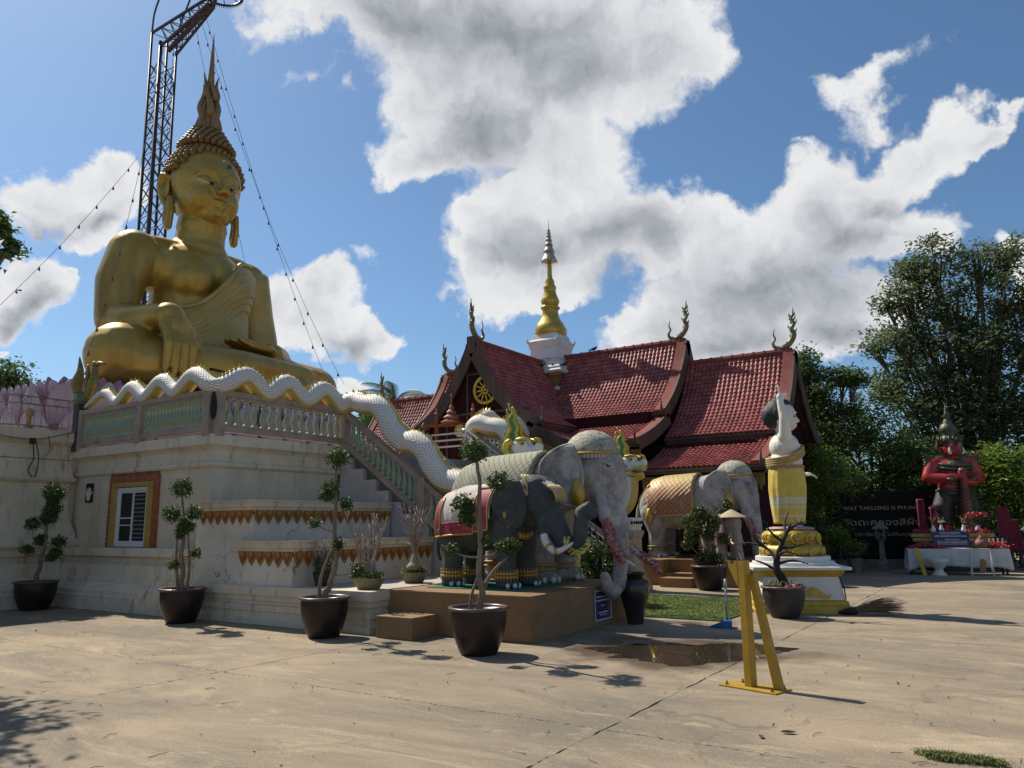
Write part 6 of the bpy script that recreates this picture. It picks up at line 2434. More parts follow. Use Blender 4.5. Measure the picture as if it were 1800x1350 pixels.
# blue notice on the end of the plinth
blue = mat('notice_blue', (0.015, 0.022, 0.10), (0.02, 0.03, 0.13), 3, .35)
white_ink = mat('white_ink', (.6, .62, .65), None, rough=.5)
nb = thing('notice_board', 'small blue notice with white lines on the end face of the brown plinth', 'sign', (-5.55, 10.9, .35))
MB().box((-5.548, 10.62, .10), (-5.536, 11.16, .53)).build('panel', blue, nb)
bd = MB()
bd.box((-5.537, 10.61, .09), (-5.531, 10.64, .54)).box((-5.537, 11.14, .09), (-5.531, 11.17, .54)).box((-5.537, 10.64, .09), (-5.531, 11.14, .115)).box((-5.537, 10.64, .515), (-5.531, 11.14, .54))
bd.build('border', mat('notice_edge', (.4, .42, .46), None, rough=.5), nb)
r_ = random.Random(3)
for z, y0_, y1_, h in ((.43, 10.68, 11.1, .022), (.375, 10.68, 11.1, .022), (.30, 10.82, 10.96, .014), (.20, 10.72, 11.08, .018), (.165, 10.78, 11.0, .014)):
    t = MB()
    y = y0_
    while y < y1_ - .02:
        w = r_.uniform(.012, .024)
        t.box((-5.5355, y, z), (-5.533, y + w, z + h * r_.uniform(.6, 1.2)))
        y += w + .006
    t.build("lettering", white_ink, nb)

# ------------------------------------------------------------------ standing child statue on gold lotus
SR = math.radians(24)
cp = thing('statue_pedestal', 'white battered pedestal with gold mouldings and gilt reliefs under the standing white statue', 'pedestal', (-3.57, 14.55, 0), SR)
wp = mat('white_paint_plinth', (0.58, 0.57, 0.55), (0.66, 0.65, 0.63), 3, .6, bump=.12, stain=(.38, .34, .3), stain_scale=2.5, stain_amt=(.62, .82))
gp = mat('yellow_gold_paint', (0.42, 0.28, 0.035), (0.50, 0.35, 0.06), 8, .45, metal=.2, bump=.15, stain=(.25, .16, .04), stain_scale=5, stain_amt=(.58, .8))


def square(prof):
    return [(r * r2, z) for r, z in prof]


MB().lathe((0, 0, 0), square([(.80, 0), (.80, .05), (.77, .07), (.77, .12), (.73, .14), (.73, .19), (.69, .22)]), 4, PI / 4).build('base_moulding', gp, cp, world=False, bevel=.008)
MB().lathe((0, 0, 0), square([(.685, .215), (.62, .60)]), 4, PI / 4).build('die', wp, cp, world=False, bevel=.008)
MB().lathe((0, 0, 0), square([(.625, .595), (.66, .62), (.70, .68), (.72, .72)]), 4, PI / 4).build('cap_moulding', gp, cp, world=False, bevel=.006)
MB().lathe((0, 0, 0), square([(.78, .715), (.80, .72), (.80, .765), (.78, .77)]), 4, PI / 4).build('top_slab', wp, cp, world=False)
# reliefs
rel = MB()
fish = spline([(.02, -.66, .33), (.14, -.665, .42), (.26, -.665, .40), (.38, -.665, .30), (.46, -.67, .31), (.40, -.67, .24), (.24, -.67, .26), (.08, -.67, .27)], 4)
rel.prism([tuple(p) for p in fish], (0, -.03, 0))
rel.build('relief', gp, cp, world=False)
rel = MB().prism([(.66, -.22, .28), (.655, .12, .26), (.65, .14, .36), (.645, .02, .5), (.64, -.06, .58), (.645, -.12, .5), (.65, -.2, .4)], (.035, 0, 0))
rel.build('relief', gp, cp, world=False)
seam = MB().tube([(.69, -.69, .23), (.675, -.68, .4), (.63, -.635, .6)], .012, 5)
seam.build('corner_crack', black_paint, cp, world=False)

lp = thing('lotus_pedestal', 'gold double lotus base with white discs beneath the feet of the standing statue', 'lotus pedestal', (-3.57, 14.55, .77), SR)
MB().lathe((0, 0, 0), [(.70, 0), (.70, .06), (.68, .07), (.64, .075), (.64, .15), (.60, .16)], 32).build('disc', wp, lp, world=False, smooth=True, angle=40)
wav = lambda a, z: 1 + .055 * abs(math.cos(6 * a)) - .03
MB().lathe((0, 0, .155), [(.46, 0), (.53, .04), (.55, .10), (.51, .17), (.44, .21), (.40, .23), (.42, .26), (.47, .30), (.49, .37), (.45, .43), (.37, .46), (.32, .47)], 60, rfun=wav).build('lotus', gp, lp, world=False, smooth=True)
for tier, (z, r, h) in enumerate(((.17, .545, .2), (.41, .485, .2))):
    for k in range(12):
        a = 2 * PI * k / 12
        c, sn = math.cos(a), math.sin(a)
        b = MB()
        sp_ = [(.10 * t * math.cos(6.5 * t * PI / 2 + 1), .07 + .09 * t * math.sin(6.5 * t * PI / 2 + 1)) for t in np.linspace(0, 1, 16)]
        b.tube([(c * r - sn * u, sn * r + c * u, z + w) for u, w in sp_], .02, 5)
        b.build('scroll', gp, lp, world=False, smooth=True)
MB().lathe((0, 0, .62), [(.42, 0), (.40, .03), (.3, .05), (0, .05)], 28).build('rose_disc', mat('rose_paint', (.33, .2, .22), (.40, .27, .28), 5, .6), lp, world=False, smooth=True)

stt = thing('child_statue', 'white standing child statue with black topknot, raised arm and yellow cloth skirt', 'statue', (-3.57, 14.55, 1.39), SR)
skin_w = mat('statue_white', (0.66, 0.61, 0.54), (0.74, 0.69, 0.62), 4, .6, bump=.15, stain=(.36, .27, .2), stain_scale=3, stain_amt=(.6, .8), stain_stretch=(1, 1, .5))
P = [('T', [(0, -.13, .9), (.01, -.13, .45), (.0, -.13, .06)], [.17, .13, .10]), ('T', [(0, .13, .9), (.01, .13, .45), (.0, .13, .06)], [.17, .13, .10]),
     ('T', [(-.05, -.13, .045), (.16, -.15, .035)], [.075, .05]), ('T', [(-.05, .13, .045), (.16, .15, .035)], [.075, .05]),
     ('E', (0, 0, .95), (.27, .30, .26)), ('E', (.02, 0, 1.22), (.285, .32, .26)), ('E', (.0, 0, 1.50), (.265, .35, .26)),
     ('T', [(-.02, -.28, 1.66), (0, .28, 1.66)], [.13, .13]), ('T', [(-.01, 0, 1.70), (.02, 0, 1.86)], [.13, .12]),
     ('E', (.0, 0, 2.07), (.29, .25, .29)), ('E', (.10, 0, 1.97), (.20, .20, .17)), ('E', (.18, 0, 1.86), (.095, .11, .065)),
     ('E', (.14, -.11, 1.96), (.11, .09, .10)), ('E', (.14, .11, 1.96), (.11, .09, .10)), ('E', (.16, 0, 2.14), (.13, .19, .13)),
     ('T', [(.285, 0, 2.08), (.315, 0, 2.01), (.335, 0, 1.975)], [.022, .03, .04]), ('E', (.28, 0, 1.90), (.04, .065, .018)), ('E', (.275, 0, 1.865), (.037, .052, .02)),
     ('T', [(.24, -.17, 2.10), (.288, -.07, 2.12)], [.02, .026]), ('T', [(.24, .17, 2.10), (.288, .07, 2.12)], [.02, .026]),
     ('E', (-.02, -.255, 2.0), (.05, .03, .085)), ('E', (-.02, .255, 2.0), (.05, .03, .085)),
     # raised right arm
     ('T', [(-.02, -.30, 1.66), (-.02, -.37, 1.98), (-.03, -.36, 2.05)], [.115, .095, .088]), ('T', [(-.03, -.36, 2.03), (-.07, -.33, 2.30)], [.086, .06]),
     ('E', (-.06, -.33, 2.37), (.07, .055, .085)), ('T', [(-.07, -.34, 2.42), (-.09, -.35, 2.60)], [.024, .018]),
     ('T', [(-.02, -.36, 2.40), (.04, -.35, 2.43), (.035, -.33, 2.36)], [.022, .02, .018]), ('T', [(-.02, -.33, 2.41), (.045, -.32, 2.42), (.04, -.30, 2.35)], [.022, .02, .018]), ('T', [(-.03, -.30, 2.40), (.03, -.29, 2.40), (.03, -.28, 2.34)], [.02, .018, .016]),
     ('T', [(-.1, -.31, 2.34), (-.03, -.27, 2.38)], [.022, .016]),
     # left arm, down and forwards
     ('T', [(0, .30, 1.66), (.03, .40, 1.36), (.10, .42, 1.18)], [.11, .09, .075]), ('T', [(.10, .42, 1.18), (.36, .42, 1.04)], [.074, .052]),
     ('E', (.45, .42, 1.01), (.09, .06, .038))]
for k in range(4):
    P.append(('T', [(.50, .375 + k * .03, 1.005), (.58, .37 + k * .032, .98), (.64 - .015 * abs(k - 1.5), .37 + k * .033, .935)], [.018, .016, .012]))
P.append(('T', [(.42, .37, 1.0), (.48, .33, .985)], [.02, .014]))


def narrow(p):
    if p[0] == 'E' and p[1][2] > 1.8 and abs(p[1][1]) < .27:
        return ('E', (p[1][0] * .84 - .01, p[1][1], p[1][2]), (p[2][0] * .84,) + tuple(p[2][1:]))
    if p[0] == 'T' and min(q[2] for q in p[1]) > 1.8 and max(abs(q[1]) for q in p[1]) < .2:
        return ('T', [(q[0] * .84 - .01, q[1], q[2]) for q in p[1]], p[2])
    return p


organic('body', [narrow(p) for p in P], .014, skin_w, stt, 3)
hair_b = mat('black_hair_paint', (0.018, 0.018, 0.02), (0.03, 0.03, 0.032), 20, .6, bump=.5, bscale=40)
organic('hair', [narrow(p) for p in [('E', (-.10, 0, 2.14), (.26, .262, .25)), ('E', (-.27, 0, 2.08), (.15, .18, .20)), ('E', (-.17, 0, 1.97), (.15, .20, .15)), ('E', (-.02, 0, 2.40), (.14, .15, .10)), ('E', (.02, 0, 2.29), (.20, .2, .10)), ('E', (-.12, -.23, 2.10), (.09, .05, .12)), ('E', (-.12, .23, 2.10), (.09, .05, .12))]], .02, hair_b, stt, 3)
for y in (-1, 1):
    MB().tube([(.198, y * .165, 2.045), (.223, y * .11, 2.04), (.233, y * .055, 2.045)], .011, 5).build('eye', black_paint, stt, world=False)
ycl = mat('yellow_cloth', (0.56, 0.40, 0.07), (0.63, 0.47, 0.11), 3, .75, bump=.25, bscale=9)
bandc = mat('silver_band_cloth', (0.50, 0.47, 0.34), (0.58, 0.54, 0.40), 6, .55, bump=.2)


def skirt_r(a, z, k):
    base = np.interp(z, [.12, .3, .75, 1.0, 1.12], [.275, .295, .33, .32, .30])
    flat = 1 + .05 * math.cos(2 * a) - .015 * math.cos(4 * a + .6)
    return base * flat + .008 * math.sin(9 * a + 3 * z) + .006 * math.sin(17 * a - 5 * z)


sk = MB()
n, hh = 64, 26
V, F = [], []
for j in range(hh + 1):
    z = .10 + 1.02 * j / hh
    for i in range(n):
        a = 2 * PI * i / n
        r = skirt_r(a, z, 0)
        V.append((r * .95 * math.cos(a), r * 1.08 * math.sin(a), z))
for j in range(hh):
    for i in range(n):
        F.append((j * n + i, j * n + (i + 1) % n, (j + 1) * n + (i + 1) % n, (j + 1) * n + i))
o = sk.add(V, F).build('skirt', ycl, stt, smooth=True, world=False)
o.data.materials.append(bandc)
for p in o.data.polygons:
    z = p.center.z
    if .36 < z < .42 or .46 < z < .56 or .22 < z < .26:
        p.material_index = 1
sm = o.modifiers.new('s', 'SOLIDIFY')
sm.thickness = .015
# lap of the cloth down the side
lap = MB()
V, F = [], []
for j in range(14):
    z = .09 + 1.02 * j / 13
    for i in range(5):
        a = .75 + .10 * i
        r = skirt_r(a, z, 0) + .022 + .012 * math.sin(i * 2.2 + j * .5)
        V.append((r * .95 * math.cos(a), r * 1.08 * math.sin(a), z))
for j in range(13):
    for i in range(4):
        F.append((j * 5 + i, j * 5 + i + 1, j * 5 + i + 6, j * 5 + i + 5))
o = lap.add(V, F).build('skirt_lap', ycl, stt, smooth=True, world=False)
sm = o.modifiers.new('s', 'SOLIDIFY')
sm.thickness = .02
MB().tube([(.305 * math.cos(a), .34 * math.sin(a), 1.12) for a in np.linspace(0, 2 * PI, 33)], .025, 7, cap=False).build('waist_cord', mat('rose_cord', (.36, .19, .16), None, rough=.7), stt, smooth=True, world=False)
sash_m = mat('ochre_sash', (0.37, 0.25, 0.08), (0.45, 0.32, 0.12), 8, .7, bump=.3)
for k in range(4):
    pts = []
    for a in np.linspace(0, 2 * PI, 41):
        up = .5 + .5 * math.cos(a - .5)
        z = 1.15 + .038 * k + .26 * up ** 1.5
        r = np.interp(z, [1.1, 1.3, 1.5, 1.6], [.30, .315, .315, .305]) + .012
        pts.append((r * math.cos(a), r * 1.14 * math.sin(a), z))
    MB().tube(pts, .024, 7, cap=False).build('sash', sash_m, stt, smooth=True, world=False)

# ------------------------------------------------------------------ yellow steel stand in front
yel = mat('yellow_steel_paint', (0.36, 0.21, 0.015), (0.42, 0.25, 0.025), 6, .45, bump=.12, bscale=50, stain=(.22, .12, .02), stain_scale=5, stain_amt=(.58, .8))
ys = thing('steel_stand', 'yellow painted steel stand with a slanting brace bolted to the yard', 'stand', (-2.30, 7.60, 0), math.radians(-15))
MB().box((-.30, -.145, .002), (.30, .145, .014)).build('base_plate', yel, ys, world=False, bevel=.002)
pst = MB()
# angle iron post: two flanges
pst.box((-.07, -.055, .014), (.0, -.045, 1.17)).box((-.01, -.045, .014), (.0, .05, 1.17))
pst.build('post', yel, ys, world=False, bevel=.002)
br = MB()
br.prism([(.185, .03, .014), (.265, .03, .014), (.05, .03, 1.04), (-.01, .03, 1.04)], (0, -.010, 0))
br.prism([(.255, .03, .014), (.265, .03, .014), (.05, .03, 1.04), (.04, .03, 1.04)], (0, .055, 0))
br.build('brace', yel, ys, world=False, bevel=.0015)
cl = MB()
cl.prism([(-.075, -.057, .92), (-.075, -.057, 1.17), (-.10, -.057, 1.17), (-.115, -.057, 1.135), (-.14, -.057, 1.14), (-.16, -.057, 1.175), (-.175, -.057, 1.175), (-.17, -.057, 1.11), (-.15, -.057, 1.07)], (0, .012, 0))
cl.build('claw', yel, ys, world=False)
for (x, y) in ((-.24, -.09), (-.18, .09), (.24, -.1), (.25, .10)):
    MB().lathe((x, y, .014), [(.016, 0), (.016, .012), (.008, .013), (.008, .035), (0, .036)], 6).build('bolt', mat('rusty_bolt', (.12, .07, .03), None, rough=.7), ys, world=False)

# ------------------------------------------------------------------ turf mats
turf_m = mat('artificial_turf', (0.085, 0.13, 0.020), (0.135, 0.175, 0.04), 3.2, .9, bump=.9, bscale=120, stain=(.20, .19, .06), stain_scale=7, stain_amt=(.6, .8))
for i, (x0, y0, x1, y1, lab) in enumerate(((-7.2, 12.15, -5.62, 15.9, 'green turf mat lying nearest the black glazed urn'), (-5.60, 12.2, -4.12, 15.9, 'green turf mat lying beside the white statue pedestal, right of the other mat'))):
    b = MB()
    nx_, ny_ = 24, 40
    V = [(x0 + (x1 - x0) * i_ / nx_, y0 + (y1 - y0) * j_ / ny_, .012 + .005 * mnoise.noise((i_ * .7, j_ * .7, i * 9)) + (.012 if (i_ in (0, nx_) and j_ % 9 == 4) else 0)) for i_ in range(nx_ + 1) for j_ in range(ny_ + 1)]
    F = [(i_ * (ny_ + 1) + j_, (i_ + 1) * (ny_ + 1) + j_, (i_ + 1) * (ny_ + 1) + j_ + 1, i_ * (ny_ + 1) + j_ + 1) for i_ in range(nx_) for j_ in range(ny_)]
    o = b.add(V, F).build('turf_mat', turf_m)
    sm = o.modifiers.new('s', 'SOLIDIFY')
    sm.thickness = .008
    tag(o, lab, 'mat', 'turf mats')
    gpts = np.stack([rng.uniform(x0, x1, 9000), rng.uniform(y0, y1, 9000), np.full(9000, .024)], 1)
    g = leaf_mesh('pile', gpts, .028, turf_m, up=1.5, aspect=.25)
    tag(link('pile', g, o), kind='stuff')

# ------------------------------------------------------------------ dustpan and broom
dp = thing('dustpan', 'blue long-handled dustpan standing on the concrete before the turf', 'dustpan', (-3.92, 11.55, 0), math.radians(20))
blu = mat('blue_plastic', (0.012, 0.10, 0.22), (0.015, 0.12, 0.26), 4, .4)
b = MB()
b.prism([(-.21, .0, .0), (.13, -.14, 0), (.13, .14, 0)], (0, 0, .012))
b.box((-.0, -.135, .012), (.14, -.12, .10)).box((-.0, .12, .012), (.14, .135, .10)).box((.125, -.135, .012), (.14, .135, .115))
b.box((.02, -.13, .095), (.14, .13, .107))
b.prism([(-.0, -.128, .012), (-.2, -.02, .012), (-.0, -.128, .1)], (0, .008, 0))
b.build('pan', blu, dp, world=False)
MB().tube([(.08, 0, .1), (.085, 0, .62)], .016, 8).build('handle', mat('grey_tube', (.25, .28, .30), None, rough=.35, metal=.6), dp, world=False, smooth=True)
MB().tube([(.085, 0, .56), (.087, 0, .70)], .021, 8).build('grip', mat('pale_grip', (.32, .36, .38), None, rough=.5), dp, world=False, smooth=True)
bm_ = thing('twig_broom', 'bundle of dry twigs lying by the foot of the white statue pedestal', 'broom', (-2.45, 14.1, 0), math.radians(20))
tw = mat('dry_twig', (0.20, 0.13, 0.075), (0.27, 0.19, 0.12), 20, .9, islands=.3)
b = MB()
for k in range(260):
    a = random.uniform(-.55, .55) * random.random() ** .4
    L = random.uniform(.45, .78)
    z = abs(random.gauss(.05, .04))
    p0 = (-.08 + random.uniform(-.05, .05), random.uniform(-.05, .05), .03 + z * .4)
    p2 = (p0[0] + L * math.cos(a), L * math.sin(a) * .55, .015 + z * 1.9 + random.uniform(0, .06))
    pm2 = ((p0[0] + p2[0]) / 2 + random.uniform(-.03, .03), (p0[1] + p2[1]) / 2 + random.uniform(-.03, .03), (p0[2] + p2[2]) / 2 + .03)
    b.tube([p0, pm2, p2], [.006, .004, .002], 3, cap=False)
tag(b.build('twigs', tw, bm_, world=False, recalc=False), kind='stuff')
organic('binding', [('E', (-.12, 0, .06), (.13, .08, .06)), ('T', [(-.2, 0, .05), (-.3, .03, .03)], [.045, .03])], .015, mat('dark_binding', (.02, .018, .018), None, rough=.8), bm_, 2)

# ------------------------------------------------------------------ potted plants
pot_m = mat('brown_glaze_pot', (0.017, 0.010, 0.009), (0.026, 0.015, 0.013), 2.5, .36, spec=.3, bump=.12, bscale=9, stain=(.065, .048, .04), stain_scale=2.6, stain_amt=(.58, .8))
pot_d = mat('dark_pot', (0.022, 0.020, 0.020), (0.036, 0.032, 0.031), 4, .5, spec=.4)
pot_rim = mat('pot_rim_glaze', (0.085, 0.05, 0.042), (0.12, 0.08, 0.07), 5, .35, spec=.5)
bark = mat('grey_bark', (0.15, 0.12, 0.09), (0.22, 0.18, 0.14), 14, .9, bump=.6, bscale=40, stretch=(1, 1, .3))
leaf_g = mat('topiary_leaf', (0.045, 0.085, 0.018), (0.085, 0.14, 0.032), 6, .5, islands=.45, trans=.22)
soil_m = mat('pot_soil', (0.05, 0.035, 0.025), (.08, .06, .04), 30, .95, bump=.5)


def big_pot(root, r=.36, h=.56, wavy=False, m_=None, rim=None):
    rf = (lambda a, z: 1 + (.03 * math.cos(12 * a) if z > h * .93 else 0)) if wavy else None
    pr = [(r * .60, 0), (r * .64, h * .03), (r * .74, h * .18), (r * .87, h * .40), (r * .95, h * .64), (r * .965, h * .82), (r * .95, h * .92)]
    MB().lathe((0, 0, 0), pr + [(r * .9, h * .93), (r * .86, h * .86), (0, h * .86)], 32, rfun=rf).build('pot_body', m_ or pot_m, root, world=False, smooth=True, angle=60)
    MB().lathe((0, 0, 0), [(r * .90, h * .925), (r * .98, h * .92), (r * 1.05, h * .95), (r * 1.06, h * .98), (r * 1.02, h * 1.0), (r * .92, h * 1.0), (r * .88, h * .97), (r * .88, h * .93)], 48, rfun=(lambda a, z: 1 + .025 * math.cos(12 * a)) if wavy else None).build('pot_rim', rim or pot_rim, root, world=False, smooth=True)
    MB().lathe((0, 0, 0), [(r * .87, h * .87), (r * .5, h * .9), (0, h * .91)], 24).build('soil', soil_m, root, world=False, smooth=True)


def puff(c, r, n, sq=.9):
    """leaf positions filling a lumpy ball"""
    d = rng.normal(size=(n, 3))
    d /= np.linalg.norm(d, axis=1)[:, None]
    lump = 1 + .22 * np.sin(d[:, 0] * 4 + c[0] * 9) * np.cos(d[:, 1] * 5 + c[2] * 7) + .17 * rng.normal(size=n)
    rad = r * (rng.uniform(.25, 1, n) ** .45) * lump
    return np.array(c) + d * rad[:, None] * np.array((1, 1, sq))


def topiary(label, base, trunk, trunks2, balls, r=.36, h=.56):
    root = thing('potted_topiary', label, 'potted tree', (base[0], base[1], 0), 0, 'potted topiary trees along the terrace')
    big_pot(root, r, h)
    B = Vector((base[0], base[1], 0))
    loc_ = lambda p: (p[0] - B.x, p[1] - B.y, p[2])
    T = [(0.0, 0, h * .85)] + [loc_(p) for p in trunk]
    S = spline(T, 6)
    k = len(S)
    wob = np.array([[.012 * math.sin(i * 1.1), .012 * math.cos(i * .9), 0] for i in range(k)])
    MB().tube(S + wob, np.linspace(.052, .017, k) * (1 + .12 * np.sin(np.arange(k) * 2.3)), 9).build('trunk', bark, root, smooth=True, world=False)
    if trunks2:
        for t2 in trunks2:
            Q = spline([t2[0]] + [loc_(p) for p in t2[1:]], 6)
            MB().tube(Q, np.linspace(.032, .012, len(Q)), 7).build('stem', bark, root, smooth=True, world=False)
    for (x, y, z, rr) in balls:
        c = loc_((x, y, z))
        rr *= 1.0
        # twig from the nearest lower trunk point
        dd = [np.linalg.norm(s - np.array(c)) + (.4 if s[2] > c[2] - .02 else 0) for s in S]
        s = S[int(np.argmin(dd))]
        mid = (np.array(s) + np.array(c)) / 2 + np.array((0, 0, -.03))
        MB().tube(spline([tuple(s), tuple(mid), c], 4), np.linspace(.016, .008, 9), 6).build('branch', bark, root, smooth=True, world=False)
        n = int(680 * (rr / .15) ** 2)
        pts = puff(c, rr, n)
        me = leaf_mesh('foliage', pts, .043, leaf_g, up=.2, aspect=.6)
        link('foliage', me, root)
    return root


topiary('potted topiary with a slanting trunk and ten leaf balls before the far left wall', (-16.37, 7.78), [(-16.28, 7.75, .75), (-16.12, 7.73, 1.12), (-15.98, 7.7, 1.66), (-15.83, 7.68, 2.2)], None,
        [(-15.81, 7.68, 2.25, 0.21), (-15.87, 7.72, 1.94, 0.17), (-15.96, 7.69, 1.77, 0.16), (-16.23, 7.54, 1.66, 0.14), (-16.15, 7.66, 1.33, 0.11), (-15.84, 7.87, 1.31, 0.13), (-15.91, 7.87, 1.09, 0.12), (-16.0, 7.83, 1.0, 0.10), (-16.37, 7.55, 1.16, 0.11), (-16.09, 7.69, 1.39, .09), (-15.98, 7.75, 2.1, .12)], .39, .55)
topiary('potted topiary with leaf balls standing in front of the wall right of the window', (-11.89, 7.98), [(-11.84, 7.92, .75), (-11.75, 7.83, 1.25), (-11.69, 7.78, 1.62), (-11.65, 7.69, 2.15)],
        [[(.06, .03, .45), (-11.70, 7.95, .9), (-11.66, 7.86, 1.5)], [(-.07, -.02, .45), (-11.92, 7.85, 1.0), (-11.86, 7.8, 1.45)]],
        [(-11.65, 7.69, 2.2, 0.17), (-11.84, 7.66, 1.77, 0.15), (-11.53, 7.86, 1.79, 0.13), (-11.7, 7.8, 1.53, 0.12), (-11.61, 7.85, 1.57, 0.1), (-11.57, 7.97, 1.14, 0.09), (-11.9, 7.79, 0.95, 0.09), (-11.76, 7.78, 1.42, .08), (-11.66, 7.8, 1.63, .09)], .36, .56)
topiary('potted topiary with a twisted double trunk before the stepped buttress', (-8.49, 7.97), [(-8.42, 7.94, .65), (-8.28, 7.94, .95), (-8.18, 7.83, 1.74), (-8.11, 7.76, 2.4)],
        [[(-.08, -.03, .45), (-8.52, 7.9, .75), (-8.36, 7.85, 1.05), (-8.2, 7.86, 1.3)]],
        [(-8.08, 7.74, 2.49, 0.15), (-8.2, 7.75, 2.08, 0.13), (-8.27, 7.72, 1.98, 0.11), (-8.04, 7.9, 1.85, 0.1), (-8.45, 7.69, 1.6, 0.09), (-8.2, 7.92, 1.29, 0.1), (-8.01, 8.12, 0.92, 0.12)], .345, .56)
topiary('tall potted topiary with crossing branches standing before the dark elephant plinth', (-5.71, 7.88), [(-5.64, 7.84, .65), (-5.59, 7.74, 1.15), (-5.50, 7.62, 1.97), (-5.49, 7.55, 2.31)],
        [[(-.09, -.02, .45), (-5.78, 7.82, .65), (-5.66, 7.78, .9)], [(.02, .02, .7), (-5.48, 7.83, .95), (-5.30, 7.9, 1.15)]],
        [(-5.5, 7.52, 2.42, 0.16), (-5.3, 7.73, 2.05, 0.13), (-5.68, 7.53, 1.81, 0.13), (-5.68, 7.57, 1.63, 0.1), (-5.87, 7.53, 1.24, 0.09), (-5.33, 7.88, 1.27, 0.11), (-5.24, 7.94, 1.28, 0.1), (-5.5, 7.75, 1.35, .06), (-5.65, 7.6, 1.59, .08), (-5.62, 7.56, 1.74, .09)], .355, .56)


def bare_bush(label, base, r, h, n, H, flowers, caudex, potm, dark=False, oval=1.0):
    root = thing('bonsai_bowl', label, 'potted plant', base, 0, 'shallow bowls on the base ledge')
    MB().lathe((0, 0, 0), [(r * .62, 0), (r * .7, h * .1), (r * .95, h * .8), (r, h), (r * .9, h), (r * .85, h * .85), (0, h * .85)], 24, sy=oval).build('bowl', potm, root, world=False, smooth=True, angle=45)
    if caudex:
        organic('swollen_base', [('E', (0, 0, h + .08), (caudex, caudex, caudex * .7)), ('T', [(0, 0, h + .1), (.02, 0, h + .28)], [caudex * .7, .05]), ('T', [(caudex * .5, .05, h + .05), (caudex * 1.2, .1, h - .0)], [.06, .03]), ('T', [(-caudex * .5, -.05, h + .05), (-caudex * 1.2, -.05, h)], [.06, .03])], .018, mat('adenium_bark', (.24, .20, .15), (.32, .27, .21), 9, .8, bump=.3), root, 4)
    tips = []
    for k in range(n):
        a = 2 * PI * k / n + random.uniform(-.3, .3)
        sp_ = random.uniform(.15, .55) * H * .6
        L = H * random.uniform(.6, 1.0)
        x0, y0 = (random.uniform(-.5, .5) * r * .8, random.uniform(-.3, .3) * r) if not caudex else (0, 0)
        z0 = h + (.2 if caudex else 0)
        pts = [(x0, y0, z0), (x0 + sp_ * .35 * math.cos(a), y0 + sp_ * .35 * math.sin(a), z0 + L * .45), (x0 + sp_ * math.cos(a), y0 + sp_ * math.sin(a), z0 + L)]
        Q = spline(pts, 5)
        b = MB().tube(Q, np.linspace(.022 if not caudex else .017, .007, len(Q)), 6)
        for q in range(3):
            s = Q[random.randint(4, len(Q) - 2)]
            aa = random.uniform(0, 2 * PI)
            e = (s[0] + .12 * math.cos(aa), s[1] + .12 * math.sin(aa), s[2] + random.uniform(.05, .2))
            b.tube([tuple(s), ((s[0] + e[0]) / 2, (s[1] + e[1]) / 2, (s[2] + e[2]) / 2 - .02), e], [.009, .007, .004], 5)
            tips.append(e)
        tips.append(tuple(Q[-1]))
        b.build('branch', mat('pale_stem', (.24, .19, .16), (.33, .27, .23), 12, .8), root, smooth=True, world=False)
    if flowers:
        for e in random.sample(tips, flowers):
            b = MB()
            for q in range(5):
                aa = 2 * PI * q / 5
                c, s = math.cos(aa), math.sin(aa)
                b.add([e, (e[0] + .02 * c - .012 * s, e[1] + .02 * s + .012 * c, e[2] + .022), (e[0] + .04 * c, e[1] + .04 * s, e[2] + .02), (e[0] + .02 * c + .012 * s, e[1] + .02 * s - .012 * c, e[2] + .022)], [(0, 1, 2, 3)])
            b.build('flower', mat('pink_flower', (.5, .11, .2), None, rough=.6), root, world=False, recalc=False)
    pts = np.stack([rng.uniform(-r * .85, r * .85, 500), rng.uniform(-r * .8, r * .8, 500) * oval, h + rng.uniform(-.02, .08, 500)], 1)
    pts = pts[(pts[:, 0] ** 2 + (pts[:, 1] / oval) ** 2) < (r * .9) ** 2]
    link('ground_leaves', leaf_mesh('ground_leaves', pts, .05, mat('weed_leaf', (.10, .15, .03), (.18, .2, .05), 8, .6, islands=.4, trans=.2), up=.5), root)
    if dark:
        pts = puff((0, 0, h + .16), .16, 700)
        link('foliage', leaf_mesh('foliage', pts, .04, leaf_g), root)
    return root


bowl_m = mat('mossy_bowl', (0.15, 0.125, 0.08), (0.2, 0.17, 0.11), 8, .85, bump=.4)
bare_bush('wide oval bowl of tall bare stems and weeds at the corner of the base ledge', (-8.42, 8.78, .60), .28, .17, 13, 1.0, 3, 0, bowl_m, oval=.75)
bare_bush('small bowl with a swollen bonsai base and pink flowers before the buttress corner', (-8.65, 10.1, .60), .23, .17, 16, .95, 6, .13, bowl_m)
bare_bush('small dark bowl with a leafy tuft behind the twisted topiary', (-9.50, 8.86, .60), .16, .20, 8, .5, 0, 0, pot_d, True)

